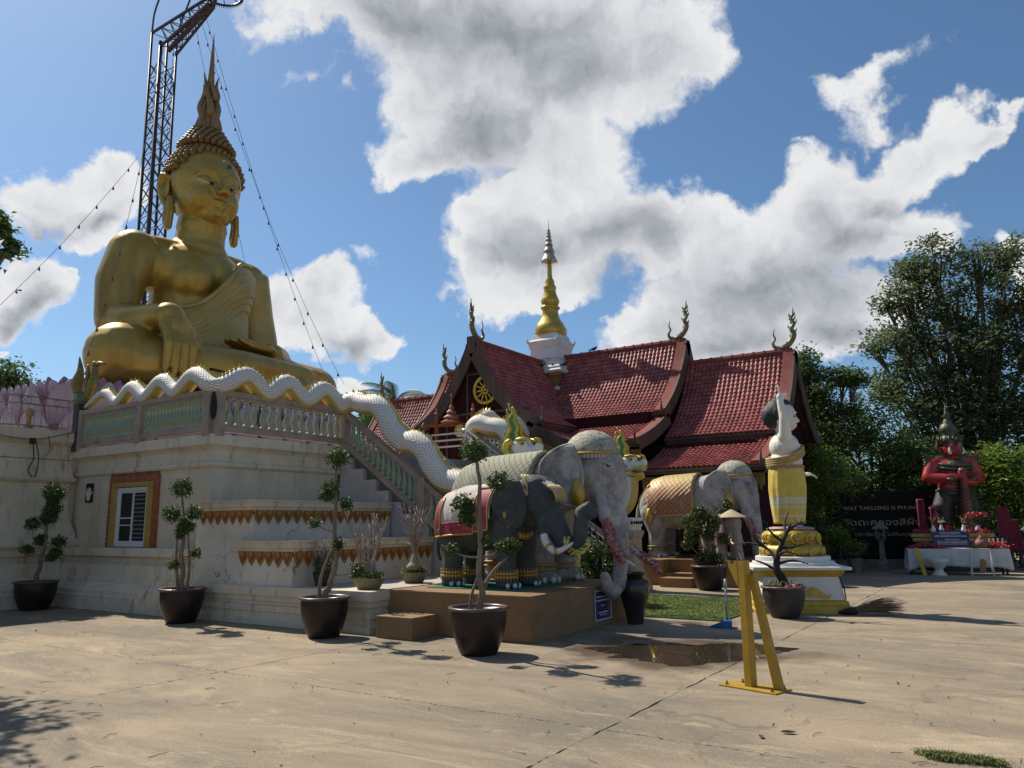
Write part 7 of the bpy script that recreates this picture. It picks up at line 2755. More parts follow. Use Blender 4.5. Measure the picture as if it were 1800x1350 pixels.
# black leafless tree in a scalloped pot
dt = thing('dead_potted_tree', 'black leafless tree in a scalloped dark pot in front of the white pedestal', 'potted tree', (-3.42, 13.2, 0))
big_pot(dt, .34, .50, True, pot_d, mat('scallop_rim', (.10, .065, .06), (.16, .1, .09), 6, .5))
blk = mat('black_bark', (0.012, 0.011, 0.011), (0.022, 0.02, 0.02), 10, .8, bump=.5)
MB().tube(spline([(0.05, 0, .42), (.0, 0, .6), (-.08, 0, .75), (-.06, 0, .95), (.02, 0, 1.15), (.12, .0, 1.35), (.2, 0, 1.5)], 5), np.linspace(.085, .014, 31), 8).build('trunk', blk, dt, smooth=True, world=False)
limbs = [((-.08, 0, .74), (-.28, -.05, .86), (-.45, -.1, .92)), ((-.07, 0, .9), (-.25, .1, 1.1), (-.55, .15, 1.18), (-.75, .2, 1.16)), ((-.05, 0, .98), (.1, -.1, 1.05), (.32, -.2, 1.0)),
         ((0, 0, 1.1), (.2, .1, 1.12), (.5, .1, 1.22)), ((.05, 0, 1.2), (-.1, -.1, 1.35), (-.2, -.15, 1.55)), ((.12, 0, 1.36), (.32, .0, 1.5), (.48, .0, 1.53)), ((-.06, 0, .85), (.15, .15, .9), (.4, .2, .84)),
         ((.1, 0, 1.3), (.05, .2, 1.5), (.1, .3, 1.7)), ((-.3, .1, 1.12), (-.4, 0, 1.25), (-.42, -.05, 1.4))]
for L_ in limbs:
    Q = spline(L_, 5)
    b = MB().tube(Q, np.linspace(.030, .006, len(Q)), 6)
    for k in range(3):
        s = Q[random.randint(3, len(Q) - 2)]
        b.tube([tuple(s), (s[0] + random.uniform(-.12, .12), s[1] + random.uniform(-.1, .1), s[2] + random.uniform(-.02, .13))], [.009, .003], 4)
    b.build('limb', blk, dt, smooth=True, world=False)
pts = np.stack([rng.uniform(-.2, .2, 60), rng.uniform(-.2, .2, 60), .46 + rng.uniform(0, .12, 60)], 1)
link('weeds', leaf_mesh('weeds', pts, .12, MATS['weed_leaf'], up=1.2, aspect=.14), dt)
petals(dt, 'fallen_petals', garl, [(.1, -.2, .47), (.25, -.1, .48), (.28, .05, .48)], .05, 120, .03)

# leafy bush in the brown pot before the far plinth
bp_ = thing('potted_bush', 'open twiggy bush in a wide brown pot before the far elephant plinth', 'potted plant', (-6.2, 17.6, 0))
big_pot(bp_, .40, .56)
b = MB()
b.tube(spline([(0, 0, .5), (.05, 0, .9), (.02, 0, 1.3), (.1, 0, 1.7)], 5), np.linspace(.06, .02, 16), 7)
cl_ = [(-.35, 0, 1.25, .2), (-.42, .1, 1.55, .22), (-.15, 0, 1.75, .2), (.12, .05, 1.55, .2), (.05, 0, 1.25, .16), (-.5, 0, 1.02, .14), (.38, 0, 1.15, .14), (-.2, -.1, 1.4, .18), (.45, .2, 1.95, .14), (0, 0, .72, .22), (-.2, .05, .68, .15), (.22, 0, .68, .16)]
for (x, y, z, r) in cl_:
    b.tube(spline([(.03, 0, max(.55, z - .5)), (x * .6, y * .6, z - .15), (x, y, z)], 4), np.linspace(.022, .007, 9), 5)
b.build('trunk', bark, bp_, smooth=True, world=False)
pts = np.concatenate([puff(c[:3], c[3], int(420 * (c[3] / .18) ** 2)) for c in cl_])
link('foliage', leaf_mesh('foliage', pts, .075, mat('olive_leaf', (.07, .10, .028), (.12, .14, .05), 4, .5, islands=.45, trans=.25), aspect=.5), bp_)

# red planter with a dark bush behind the large elephant
rp = thing('red_planter', 'round red planter with a dark bush behind the large white elephant', 'potted plant', (-7.0, 13.6, 0))
MB().lathe((0, 0, 0), [(.30, 0), (.42, .1), (.45, .42), (.47, .52), (.40, .52), (.38, .45), (0, .45)], 24).build('pot', mat('red_glaze', (.19, .03, .015), (.25, .05, .02), 3, .4), rp, world=False, smooth=True, angle=45)
b = MB()
for k in range(7):
    a = 2 * PI * k / 7
    b.tube(spline([(.05 * math.cos(a), .05 * math.sin(a), .45), (.2 * math.cos(a), .2 * math.sin(a), .9), (.42 * math.cos(a + .4), .42 * math.sin(a + .4), 1.35 + .1 * (k % 3))], 4), np.linspace(.04, .012, 9), 6)
b.build('stems', blk, rp, smooth=True, world=False)
pts = np.concatenate([puff((.4 * math.cos(a), .4 * math.sin(a), z), .22, 420) for a in np.linspace(0, 6, 6) for z in (.62, 1.0)])
link('foliage', leaf_mesh('foliage', pts, .07, leaf_g), rp)

# fallen leaves and a grass tuft
dry = mat('dry_leaf', (0.24, 0.13, 0.05), (0.32, 0.19, 0.08), 12, .8, islands=.4)
for (x, y, s, rz, lab) in ((-1.63, 6.14, .06, .4, 'curled brown dry leaf lying on the concrete below the yellow stand'), (-1.77, 5.93, .042, 2.0, 'small dark curled leaf left of the brown dry leaf on the concrete')):
    V, F = [], []
    for i in range(9):
        t = i / 8
        w = .42 * math.sin(PI * t) ** .8
        for j, u in enumerate((-1, -.5, 0, .5, 1)):
            V.append(((t - .5) * 2 * s, u * w * s, s * (.05 + .55 * u * u * w + .5 * abs(t - .5) ** 2)))
    for i in range(8):
        for j in range(4):
            F.append((i * 5 + j, i * 5 + j + 1, i * 5 + j + 6, i * 5 + j + 5))
    o = MB().add(V, F).build('fallen_leaf', dry if s > .06 else mat('dark_leaf', (.05, .04, .035), None, rough=.8), smooth=True)
    o.location = (x, y, 0.004)
    o.rotation_euler = (0, 0, rz)
    tag(o, lab, 'leaf', 'curled leaves on the yard')
n = 420
lx = rng.uniform(-14, 4, n)
ly = rng.uniform(2.2, 12, n)
keep = ~((lx < -4.5) & (ly > 8.2))
pts = np.stack([lx, ly, np.full(n, .010)], 1)[keep]
o = link('leaf_litter', leaf_mesh('leaf_litter', pts, .026, mat('litter_leaf', (.30, .19, .09), (.20, .12, .06), 3, .9, islands=.6), up=-.55, aspect=.45, jitter=.85))
tag(o, 'scattered bits of dry leaf and straw strewn over the concrete yard', 'litter', kind='stuff')
b = MB()
for k in range(60):
    x, y = random.uniform(-9, 2.0), random.uniform(2.6, 7.6)
    a = random.uniform(0, PI)
    L = random.uniform(.04, .16)
    bend = random.uniform(-.03, .03)
    b.tube([(x, y, .006), (x + L * .5 * math.cos(a) - bend * math.sin(a), y + L * .5 * math.sin(a) + bend * math.cos(a), .012), (x + L * math.cos(a), y + L * math.sin(a), .006)], [.003, .0025, .0015], 4)
tag(b.build('twig_litter', tw, recalc=False), 'thin broken twigs lying about on the concrete', 'litter', kind='stuff')
gp_ = np.concatenate([np.stack([rng.normal(cx, sx, n_), rng.normal(cy, sy, n_), rng.uniform(.01, .035, n_)], 1) for cx, cy, sx, sy, n_ in ((-.60, 6.02, .055, .03, 900), (-.40, 6.05, .07, .025, 420), (-.48, 6.02, .12, .03, 260), (-.75, 6.06, .03, .015, 60))])
o = link('grass_tuft', leaf_mesh('grass_tuft', gp_, .055, mat('yard_grass', (.08, .12, .025), (.16, .18, .05), 9, .7, islands=.4, trans=.2), up=1.0, aspect=.12))
tag(o, 'low green grass tuft growing through the concrete near the lower right corner', 'grass', kind='stuff')

# ------------------------------------------------------------------ red giant with a club, behind the offering table
gred = mat('giant_red', (0.30, 0.020, 0.016), (0.36, 0.035, 0.028), 4, .34, spec=.5)
garm = mat('giant_armour', (0.05, 0.055, 0.04), (0.11, 0.10, 0.06), 14, .4, metal=.4, bump=.8, bscale=26)
gred_d = mat('giant_dark_cloth', (0.03, 0.025, 0.03), (.06, .05, .05), 10, .6, bump=.6, bscale=24)
yk = thing('giant_statue', 'red faced guardian giant statue in dark armour holding a club behind the offering table', 'statue', (-1.75, 27.6, 1.0), math.radians(-58))
yk.scale = (1.05, 1.05, 1.06)
# local +X faces the viewer's side of the yard
S_ = 1.0
organic('body', [('E', (.05, 0, 1.42), (.34, .46, .36)), ('E', (.06, 0, 1.92), (.36, .56, .36)), ('T', [(-.02, -.46, 2.12), (0, .46, 2.12)], [.20, .20]),
                 ('T', [(.02, -.56, 2.08), (.06, -.74, 1.72)], [.21, .18]), ('T', [(.06, -.74, 1.70), (.42, -.36, 1.66), (.50, -.10, 1.72)], [.18, .14, .10]),
                 ('T', [(.02, .56, 2.08), (.06, .74, 1.72)], [.21, .18]), ('T', [(.06, .74, 1.70), (.42, .36, 1.58), (.52, .08, 1.54)], [.18, .14, .10]),
                 ('T', [(.05, 0, 2.2), (.08, 0, 2.4)], [.20, .18]), ('E', (.10, 0, 2.54), (.27, .28, .26)), ('E', (.26, 0, 2.44), (.16, .22, .13)),
                 ('T', [(.34, 0, 2.62), (.42, 0, 2.53)], [.04, .07]), ('E', (.27, -.13, 2.64), (.1, .09, .07)), ('E', (.27, .13, 2.64), (.1, .09, .07)),
                 ('T', [(.05, -.36, .5), (.10, -.40, .06)], [.17, .13]), ('T', [(.05, .36, .5), (.10, .40, .06)], [.17, .13]),
                 ('T', [(.05, -.40, .06), (.36, -.46, .04)], [.13, .08]), ('T', [(.05, .40, .06), (.36, .46, .04)], [.13, .08])], .03, gred, yk, 4)
for yy, zz in ((-.02, 1.74), (.02, 1.55)):
    fst = [('E', (.54, yy, zz), (.11, .13, .10))]
    for k in range(4):
        fst.append(('T', [(.58, yy - .09, zz + .07 - .045 * k), (.66, yy, zz + .07 - .045 * k), (.58, yy + .10, zz + .07 - .045 * k)], [.032, .034, .028]))
    fst.append(('T', [(.52, yy, zz + .08), (.60, yy + .05, zz + .13)], [.035, .028]))
    organic('fist', fst, .018, gred, yk, 2)
organic('trousers', [('T', [(.02, -.2, 1.25), (.06, -.42, .85), (.04, -.36, .45)], [.30, .27, .22]), ('T', [(.02, .2, 1.25), (.06, .42, .85), (.04, .36, .45)], [.30, .27, .22]), ('E', (0, 0, 1.25), (.36, .48, .24)), ('T', [(.3, 0, 1.2), (.34, 0, .5)], [.14, .10])], .03, gred_d, yk, 3)
arm_ = MB()
for s in (-1, 1):
    for k in range(5):
        a = k * .5
        arm_.tube(spline([(.0, s * .50, 2.26 - .04 * k), (.05, s * (.70 + .02 * k), 2.32 - .06 * k), (.02, s * (.86 - .02 * k), 2.44 - .10 * k)], 4), np.linspace(.09, .015, 9), 6)
    arm_.lathe((.45, s * .30, 1.62), [(.16, -.05), (.17, 0), (.16, .05)], 12)
    arm_.lathe((.05, s * .38, .40), [(.24, -.04), (.26, 0), (.22, .06)], 12)
    arm_.tube(spline([(.1, s * .4, .75), (.12, s * .62, .78), (.1, s * .78, .90)], 4), np.linspace(.1, .01, 9), 6)
for r, z in ((.40, 2.12), (.43, 2.02), (.42, 1.92)):
    arm_.tube([(.07 + r * .95 * math.cos(a), r * 1.2 * math.sin(a), z + .10 * math.cos(a) * -1) for a in np.linspace(-1.9, 1.9, 22)], .05, 6)
for z in (1.32, 1.24):
    arm_.tube([(.04 + .38 * math.cos(a), .49 * math.sin(a), z) for a in np.linspace(0, 2 * PI, 26)], .045, 6, cap=False)
arm_.build('armour', garm, yk, smooth=True, world=False)
organic('chest_armour', [('E', (.10, 0, 2.0), (.36, .40, .26)), ('E', (.10, 0, 1.55), (.31, .40, .30)), ('T', [(-.02, -.42, 2.24), (.12, 0, 2.20), (-.02, .42, 2.24)], [.12, .15, .12])], .03, garm, yk, 3)
crn = MB()
crn.lathe((.04, 0, 2.66), [(.31, 0), (.34, .04), (.31, .10), (.26, .14), (.27, .18), (.20, .24), (.17, .30), (.23, .38), (.24, .48), (.20, .58), (.12, .64), (.13, .68), (.08, .74), (.07, .80), (.10, .84), (.05, .95), (.02, 1.18), (0, 1.22)], 16)
for k in range(12):
    a = -1.7 + 3.4 * k / 11
    crn.tube([(.04 + .31 * math.cos(a), .31 * math.sin(a), 2.72), (.04 + .34 * math.cos(a), .34 * math.sin(a), 2.82), (.04 + .31 * math.cos(a), .31 * math.sin(a), 2.92)], [.045, .035, .008], 5)
for s in (-1, 1):
    crn.tube(spline([(.05, s * .29, 2.45), (.03, s * .36, 2.6), (.0, s * .34, 2.8), (-.02, s * .44, 2.95)], 5), np.linspace(.07, .01, 16), 6)
crn.build('crown', garm, yk, smooth=True, world=False)
for s in (-1, 1):
    e = MB().ball((.355, s * .115, 2.645), (.045, .06, .045), 10, 7).build('eye', mat('giant_eye', (.4, .3, .25), None, rough=.3), yk, smooth=True, world=False)
    MB().ball((.392, s * .115, 2.64), (.018, .024, .022), 8, 5).build('pupil', black_paint, e, smooth=True, world=False)
    MB().tube(spline([(.36, s * .17, 2.38), (.40, s * .21, 2.46), (.36, s * .19, 2.56)], 4), np.linspace(.045, .012, 9), 6).build('fang', ivory, yk, smooth=True, world=False)
    MB().tube(spline([(.38, s * .02, 2.70), (.37, s * .12, 2.73), (.32, s * .2, 2.71)], 4), .03, 6).build('eyebrow', garm, yk, smooth=True, world=False)
MB().tube(spline([(.35, -.17, 2.43), (.42, -.06, 2.39), (.42, .06, 2.39), (.35, .17, 2.43)], 4), .035, 6).build('mouth', garm, yk, smooth=True, world=False)
club = MB()
club.lathe((.56, 0, -.1), [(.12, 0), (.16, .06), (.14, .14), (.19, .22), (.18, .6), (.15, 1.1), (.11, 1.5), (.10, 1.9), (.14, 1.96), (.08, 2.05)], 14)
cb = club.build('club', mat('club_red', (.14, .03, .02), (.2, .05, .035), 6, .4), yk, smooth=True, world=False)
sp_ = MB()
for ph in (0, PI):
    sp_.tube([(.56 + (.195 - .05 * t) * math.cos(t * 40 + ph), (.195 - .05 * t) * math.sin(t * 40 + ph), .12 + 1.3 * t) for t in np.linspace(0, 1, 90)], .016, 5)
sp_.build('club_spiral', garm, cb, smooth=True, world=False)
# maroon robes hung beside the giant and its block
gb = thing('giant_plinth', 'dark block under the red giant, draped with maroon cloths', 'plinth', (-1.75, 27.6, 0), math.radians(-58))
MB().box((-.7, -1.0, 0), (.8, 1.0, .98)).build('block', mat('dark_stone', (.03, .03, .03), (.05, .05, .045), 3, .8), gb, world=False, bevel=.02)
mar = mat('maroon_drape', (0.16, 0.015, 0.03), (0.2, 0.03, 0.05), 6, .8, bump=.4)
for y0_, x_, z1_, w, lab in ((-1.22, .25, 2.15, .17, 'drape'), (-1.05, .78, 1.15, .2, 'drape'), (-1.0, .5, 1.9, .13, 'drape'), (1.1, .5, 1.9, .3, 'drape'), (1.45, .4, 1.5, .22, 'drape')):
    b = MB()
    V, F = [], []
    for j in range(14):
        z = .55 + (z1_ - .55) * j / 13
        for i in range(15):
            u = -1 + 2 * i / 14
            V.append((x_ + .06 * math.sin(i * 2.0 + j * .15) + (1 - j / 13) * .1, y0_ + u * w * (.55 + .45 * (1 - j / 13)), z))
    for j in range(13):
        for i in range(14):
            F.append((j * 15 + i, j * 15 + i + 1, j * 15 + i + 16, j * 15 + i + 15))
    o = b.add(V, F).build('drape', mar, gb, smooth=True, world=False)
    sm = o.modifiers.new('s', 'SOLIDIFY')
    sm.thickness = .03

# offering table along the shade line
TA = math.atan2(25.8 - 25.33, -.59 + 2.94)
tb = thing('offering_table', 'long low table under a hanging white cloth in front of the red giant', 'table', (-1.75, 25.55, 0), TA)
clo = mat('white_table_cloth', (0.50, 0.50, 0.48), (0.57, 0.57, 0.55), 3, .85, bump=.15)
leg = MB().box((-.03, -.03, 0), (.03, .03, .66)).mesh('leg', black_paint)
for x in (-1.15, 1.15):
    for y in (-.28, .28):
        link('leg', leg, tb, (x, y, 0))
MB().box((-1.22, -.34, .66), (1.22, .34, .70)).build('tabletop', dark_wood, tb, world=False)
tcl = thing('table_cloth', 'white cloth hanging in folds over the offering table', 'tablecloth', (-1.75, 25.55, 0), TA)
V, F = [], []
per = []
n = 140
for k in range(n):
    t = k / n * (2.5 + .72) * 2
    if t < 2.5:
        per.append((-1.25 + t, -.36))
    elif t < 3.22:
        per.append((1.25, -.36 + t - 2.5))
    elif t < 5.72:
        per.append((1.25 - (t - 3.22), .36))
    else:
        per.append((-1.25, .36 - (t - 5.72)))
for j in range(9):
    d = j / 8
    for k, (x, y) in enumerate(per):
        corner = max(0, 1 - math.hypot(abs(x) - 1.25, abs(y) - .36) / .25)
        w = d * (.02 * math.sin(k * .55) + .014 * math.sin(k * 1.3 + 1)) + .10 * corner * d
        L = math.hypot(x / 1.25, y / .36)
        nx__, ny__ = (0, -1) if y <= -.359 else ((1, 0) if x >= 1.249 else ((0, 1) if y >= .359 else (-1, 0)))
        V.append((x + nx__ * (w + .012), y + ny__ * (w + .012), .712 - d * (.50 + .10 * corner + .02 * math.sin(k * .21))))
for j in range(8):
    for k in range(n):
        F.append((j * n + k, j * n + (k + 1) % n, (j + 1) * n + (k + 1) % n, (j + 1) * n + k))
F.append(tuple(range(n)))
o = MB().add(V, F).build('cloth', clo, tcl, smooth=True, world=False, angle=50)
sm = o.modifiers.new('s', 'SOLIDIFY')
sm.thickness = .006


def on_table(x, y, z=.72):
    c, s = math.cos(TA), math.sin(TA)
    return (-1.75 + c * x - s * y, 25.55 + s * x + c * y, z)


# things on the table
nb2 = thing('notice_board', 'blue shaped notice with rows of white writing standing on the table', 'sign', on_table(-.1, -.2), TA)
poly = []
for (x, z) in ((-.45, .02), (.42, .02), (.45, .08), (.44, .30), (.47, .36), (.42, .44), (.34, .46), (.26, .50), (-.26, .50), (-.34, .46), (-.44, .44), (-.48, .36), (-.46, .30), (-.47, .08)):
    poly.append((x, 0, z))
MB().prism(poly, (0, .03, 0)).build('panel', blue, nb2, world=False)
for z, a, b_, h in ((.43, -.28, .26, .022), (.39, -.28, .26, .018), (.325, -.42, .40, .030), (.24, -.16, .22, .018), (.19, -.36, .40, .02), (.15, -.36, .40, .02), (.11, -.36, .40, .02)):
    t = MB()
    x = a
    while x < b_ - .02:
        w = r_.uniform(.012, .026)
        t.box((x, -.004, z), (x + w, -.001, z + h * r_.uniform(.6, 1.2)))
        x += w + .007
    t.build('lettering', white_ink, nb2, world=False)
wood_t = mat('pale_wood_box', (.32, .19, .06), (.38, .24, .09), 5, .6)
flo = mat('red_flower', (.38, .04, .06), (.45, .09, .11), 30, .7, islands=.35)
for (x, y, L, lab) in ((-.72, .12, .75, 'two stacked wooden trays with red flowers left of the blue notice'), (.62, .12, .78, 'two stacked wooden trays with red flowers right of the blue notice')):
    t = thing('offering_tray', lab, 'tray', on_table(x, y), TA, 'wooden trays on the table')
    for k in range(2):
        MB().box((-L / 2 + .04 * (1 - k), -.14, .19 + .12 * k), (L / 2 - .04 * (1 - k), .14, .285 + .12 * k)).build('tray', wood_t, t, world=False, bevel=.006)
    MB().box((-L / 2 + .1, -.12, 0), (L / 2 - .1, .12, .188)).build('stand', dark_wood, t, world=False)
    pts = np.stack([rng.uniform(-L * .4, L * .4, 320), rng.uniform(-.12, .12, 320), .41 + abs(rng.normal(0, .06, 320))], 1)
    link('flowers', leaf_mesh('flowers', pts, .05, flo, aspect=.9), t)
gq = thing('garland_heap', 'heap of dark red garlands lying at the left of the table', 'garland', on_table(-.72, -.22), TA)
for k in range(7):
    petals(gq, 'garland', flo, [(-.5 + .03 * k, -.10 + .035 * k, .03), (-.1, -.08 + .03 * k, .09 + .02 * (k % 3)), (.4 - .04 * k, -.10 + .03 * k, .04)], .035, 150, .03)
jar = thing('clay_jar', 'round terracotta jar with a lid on the table right of the blue notice', 'jar', on_table(.62, -.22), 0)
MB().lathe((0, 0, 0), [(.10, 0), (.16, .04), (.19, .11), (.17, .19), (.11, .24), (.08, .26), (.09, .28), (.04, .31), (.03, .35), (0, .36)], 18).build('jar_body', mat('terracotta', (.19, .07, .045), (.24, .10, .065), 5, .6), jar, smooth=True, world=False)
fp = thing('flower_heap', 'loose heap of bright red petals beside the soft drink bottles', 'flowers', on_table(.98, -.18), 0)
pts = np.stack([rng.normal(0, .12, 420), rng.normal(0, .07, 420), abs(rng.normal(.05, .06, 420))], 1)
link('flowers', leaf_mesh('flowers', pts, .055, mat('bright_red_flower', (.5, .06, .05), (.55, .14, .12), 30, .7, islands=.3), aspect=.9), fp)
gl = mat('red_drink', (0.36, 0.015, 0.02), None, rough=.12, spec=.6)
gclear = mat('bottle_glass', (0.5, 0.45, 0.44), None, rough=.1, spec=.6)
bmesh_ = MB().lathe((0, 0, 0), [(.035, 0), (.042, .01), (.042, .10), (.040, .14), (.030, .165)], 12).mesh('drink', gl, True)
ntop = MB().lathe((0, 0, 0), [(.030, .165), (.018, .20), (.014, .24), (.016, .25), (.016, .265), (0, .266)], 10).mesh('neck', gclear, True)
for i, (x, y, lab) in enumerate(((1.18, -.24, 'red drink bottle, front leftmost of the bottles on the table'), (1.40, -.24, 'red drink bottle standing alone in the front row of the table'), (1.30, -.08, 'red drink bottle in the back row, leftmost of the five'), (1.42, -.08, 'red drink bottle, second of the back row'),
                                 (1.53, -.10, 'red drink bottle in the middle of the back row'), (1.63, -.12, 'red drink bottle, fourth of the back row'), (1.74, -.13, 'red drink bottle at the right end of the back row'))):
    t = thing('drink_bottle', lab, 'bottle', on_table(x - .58, y), 0, 'red drink bottles on the table')
    link('drink', bmesh_, t)
    link('neck', ntop, t)
for i, (x, y, lab) in enumerate(((-.50, .05, 'white vase with wilting twigs at the left behind the blue notice'), (-.28, .1, 'small white vase just left behind the blue notice'), (.28, .1, 'small white vase right behind the blue notice'), (.66, .3, 'white vase with a bunch of red flowers on the table'))):
    t = thing('flower_vase', lab, 'vase', on_table(x, y, .72 if i < 3 else .72), 0, 'white vases on the table')
    MB().lathe((0, 0, .42), [(.05, 0), (.075, .06), (.06, .13), (.03, .19), (.04, .22), (0, .22)], 12).build('vase', white_ink, t, smooth=True, world=False)
    MB().lathe((0, 0, 0), [(.06, 0), (.06, .42)], 8).build('support', dark_wood, t, world=False)
    if i == 3:
        pts = np.stack([rng.normal(0, .13, 260), rng.normal(0, .08, 260), .92 + rng.normal(0, .035, 260)], 1)
        link('flowers', leaf_mesh('flowers', pts, .055, flo, aspect=.9), t)
        pts = np.stack([rng.normal(0, .07, 160), rng.normal(0, .05, 160), .78 + rng.normal(0, .06, 160)], 1)
        link('leaves', leaf_mesh('leaves', pts, .07, leaf_g, up=.8), t)
    else:
        b = MB()
        for k in range(6):
            a = k * 1.05
            b.tube([(0, 0, .62), (.05 * math.cos(a), .05 * math.sin(a), .8), (.1 * math.cos(a), .1 * math.sin(a), .86 + .05 * (k % 2))], .008, 4)
        b.build('twigs', tw, t, world=False)
# things in front of the table
ub = thing('footed_bowl', 'white footed bowl with a wavy rim on the ground before the table', 'bowl', (-2.14, 24.65, 0))
MB().lathe((0, 0, 0), [(.19, 0), (.20, .03), (.13, .09), (.10, .16), (.12, .20), (.20, .27), (.25, .36), (.29, .46), (.27, .46), (.22, .36), (.0, .28)], 30, rfun=lambda a, z: 1 + (.03 * math.cos(10 * a) if z > .3 else 0)).build('bowl', mat('white_ceramic', (.56, .55, .50), (.62, .61, .57), 8, .3, bump=.4, bscale=30), ub, smooth=True, world=False)
yp = thing('plank', 'bright yellow plank leaning on the left of the white table cloth', 'plank', (-2.55, 24.72, 0), .2)
MB().prism([(0, 0, 0), (.10, 0, 0), (-.04, .15, .74), (-.16, .15, .74)], (0, -.05, 0)).build('plank', mat('bright_yellow', (.50, .38, .02), (.55, .43, .04), 4, .5), yp, world=False)
sg = thing('folding_sign', 'white wire frame sign with a small orange plaque before the table', 'sign', (-1.12, 25.0, 0), TA)
b = MB()
for x in (-.26, .26):
    b.tube([(x * .88, 0, .72), (x, -.10, 0)], .012, 6).tube([(x * .88, 0, .72), (x, .16, 0)], .012, 6)
b.tube([(-.23, 0, .72), (.23, 0, .72)], .012, 6).tube([(-.255, -.09, .06), (.255, -.09, .06)], .012, 6)
b.build('wire_frame', white_al, sg, world=False)
o = MB().lathe((0, 0, 0), [(0, 0), (.085, .0), (.085, .02), (0, .02)], 20, sy=1.5).build('plaque', mat('orange_plaque', (.30, .14, .03), (.36, .18, .05), 6, .5), sg, world=False)
o.rotation_euler = (PI / 2, 0, 0)
o.location = (.02, -.05, .33)
MB().box((-.07, -.06, .12), (.08, -.045, .26)).build('plaque_foot', MATS['orange_plaque'], sg, world=False)

# stone lanterns
st_m = mat('lantern_stone', (.13, .12, .10), (.19, .175, .15), 8, .9, bump=.4)
for (x, y, s, lab) in ((-3.75, 26.2, 1.0, 'grey stone lantern on a post before the black name wall'), (.05, 26.4, .95, 'grey stone lantern at the right end of the offering table')):
    t = thing('stone_lantern', lab, 'lantern', (x, y, 0), 0, 'stone lanterns by the offering table')
    t.scale = (s, s, s)
    MB().lathe((0, 0, 0), square([(.16, 0), (.16, .25), (.12, .3), (.08, .36), (.06, .9), (.10, .95), (.13, .98)]), 4, PI / 4).build('post', st_m, t, world=False, bevel=.01)
    for dx, dy in ((-.1, -.1), (.1, -.1), (-.1, .1), (.1, .1)):
        MB().box((dx - .02, dy - .02, .98), (dx + .02, dy + .02, 1.25)).build('light_post', st_m, t, world=False)
    MB().lathe((0, 0, 1.25), square([(.20, 0), (.21, .03), (.10, .14), (.03, .22), (0, .28)]), 4, PI / 4).build('roof', st_m, t, world=False)
cn = thing('traffic_bollard', 'small ochre cone shaped post with a pale tip right of the table', 'bollard', (.35, 26.1, 0))
MB().lathe((0, 0, 0), [(.16, 0), (.14, .3), (.10, .55), (.08, .56)], 10).build('cone', mat('dull_ochre', (.18, .13, .04), (.24, .18, .06), 6, .7), cn, world=False)
MB().lathe((0, 0, .56), [(.075, 0), (.05, .28), (.02, .36), (0, .37)], 10).build('tip', mat('pale_tip', (.4, .36, .26), None, rough=.6), cn, world=False)

# black name wall with gilt lettering
NA = math.atan2(2.03 - 2.07, 2.0)
nw = thing('name_wall', 'black polished wall with gilt Latin and Thai temple name under the trees', 'sign wall', (-3.85, 27.8, 0), math.radians(24))
MB().box((-1.75, 0, 0), (1.6, .25, 2.45)).build('slab', mat('black_granite', (.008, .008, .008), (.013, .013, .013), 20, .7, spec=.12), nw, world=False, bevel=.01)
MB().box((-1.95, -.3, 0), (1.8, .5, .28)).build('foot', st_m, nw, world=False, bevel=.01)
gilt = mat('gilt_letters', (.30, .265, .18), (.36, .32, .22), 20, .5)
thai = None
try:
    import os
    fp_ = os.path.join(bpy.utils.resource_path('LOCAL'), 'datafiles', 'fonts', 'NotoSansThai-VariableFont_wdth,wght.woff2')
    if os.path.exists(fp_):
        thai = bpy.data.fonts.load(fp_)
except Exception:
    thai = None


def text_part(name, s, size, loc, parent, mt, font=None, ext=.006, width=None):
    cu = bpy.data.curves.new('t', 'FONT')
    cu.body = s
    cu.size = size
    cu.extrude = ext
    cu.align_x = 'CENTER'
    if font:
        cu.font = font
    o = bpy.data.objects.new('t', cu)
    COL.objects.link(o)
    bpy.context.view_layer.update()
    me = bpy.data.meshes.new_from_object(o.evaluated_get(bpy.context.evaluated_depsgraph_get()))
    bpy.data.objects.remove(o)
    me.name = name
    me.materials.clear()
    me.materials.append(mt)
    q = link(name, me, parent, loc, (PI / 2, 0, 0))
    if width and len(me.vertices):
        xs = [v.co.x for v in me.vertices]
        q.scale = (width / max(.01, max(xs) - min(xs)), 1, 1)
    return q


text_part('lettering', 'WAT TAKLONG SI PHUNG', .17, (-.05, -.008, 1.86), nw, gilt, width=2.35)
text_part('lettering', 'วัดตะคลองสีผึ้ง', .40, (-.05, -.008, 1.36), nw, gilt, thai, width=2.35)
text_part('lettering', '“ทาจิตยุ่ง ไปจิ่นบุญ”', .22, (.05, -.008, 1.02), nw, gilt, thai, width=1.95)

# ------------------------------------------------------------------ trees
tleaf_a = mat('tree_leaf_grey_green', (0.095, 0.13, 0.055), (0.145, 0.18, 0.08), 1.2, .55, islands=.45, trans=.55)
tleaf_b = mat('tree_leaf_yellow_green', (0.12, 0.20, 0.028), (0.18, 0.26, 0.05), 1.5, .5, islands=.4, trans=.42)
tleaf_d = mat('tree_leaf_deep', (0.06, 0.115, 0.026), (0.095, 0.155, 0.04), 1.5, .5, islands=.45, trans=.38)
tbark = mat('tree_bark', (0.10, 0.085, 0.065), (0.16, 0.14, 0.11), 6, .9, bump=.6, stretch=(1, 1, .25))


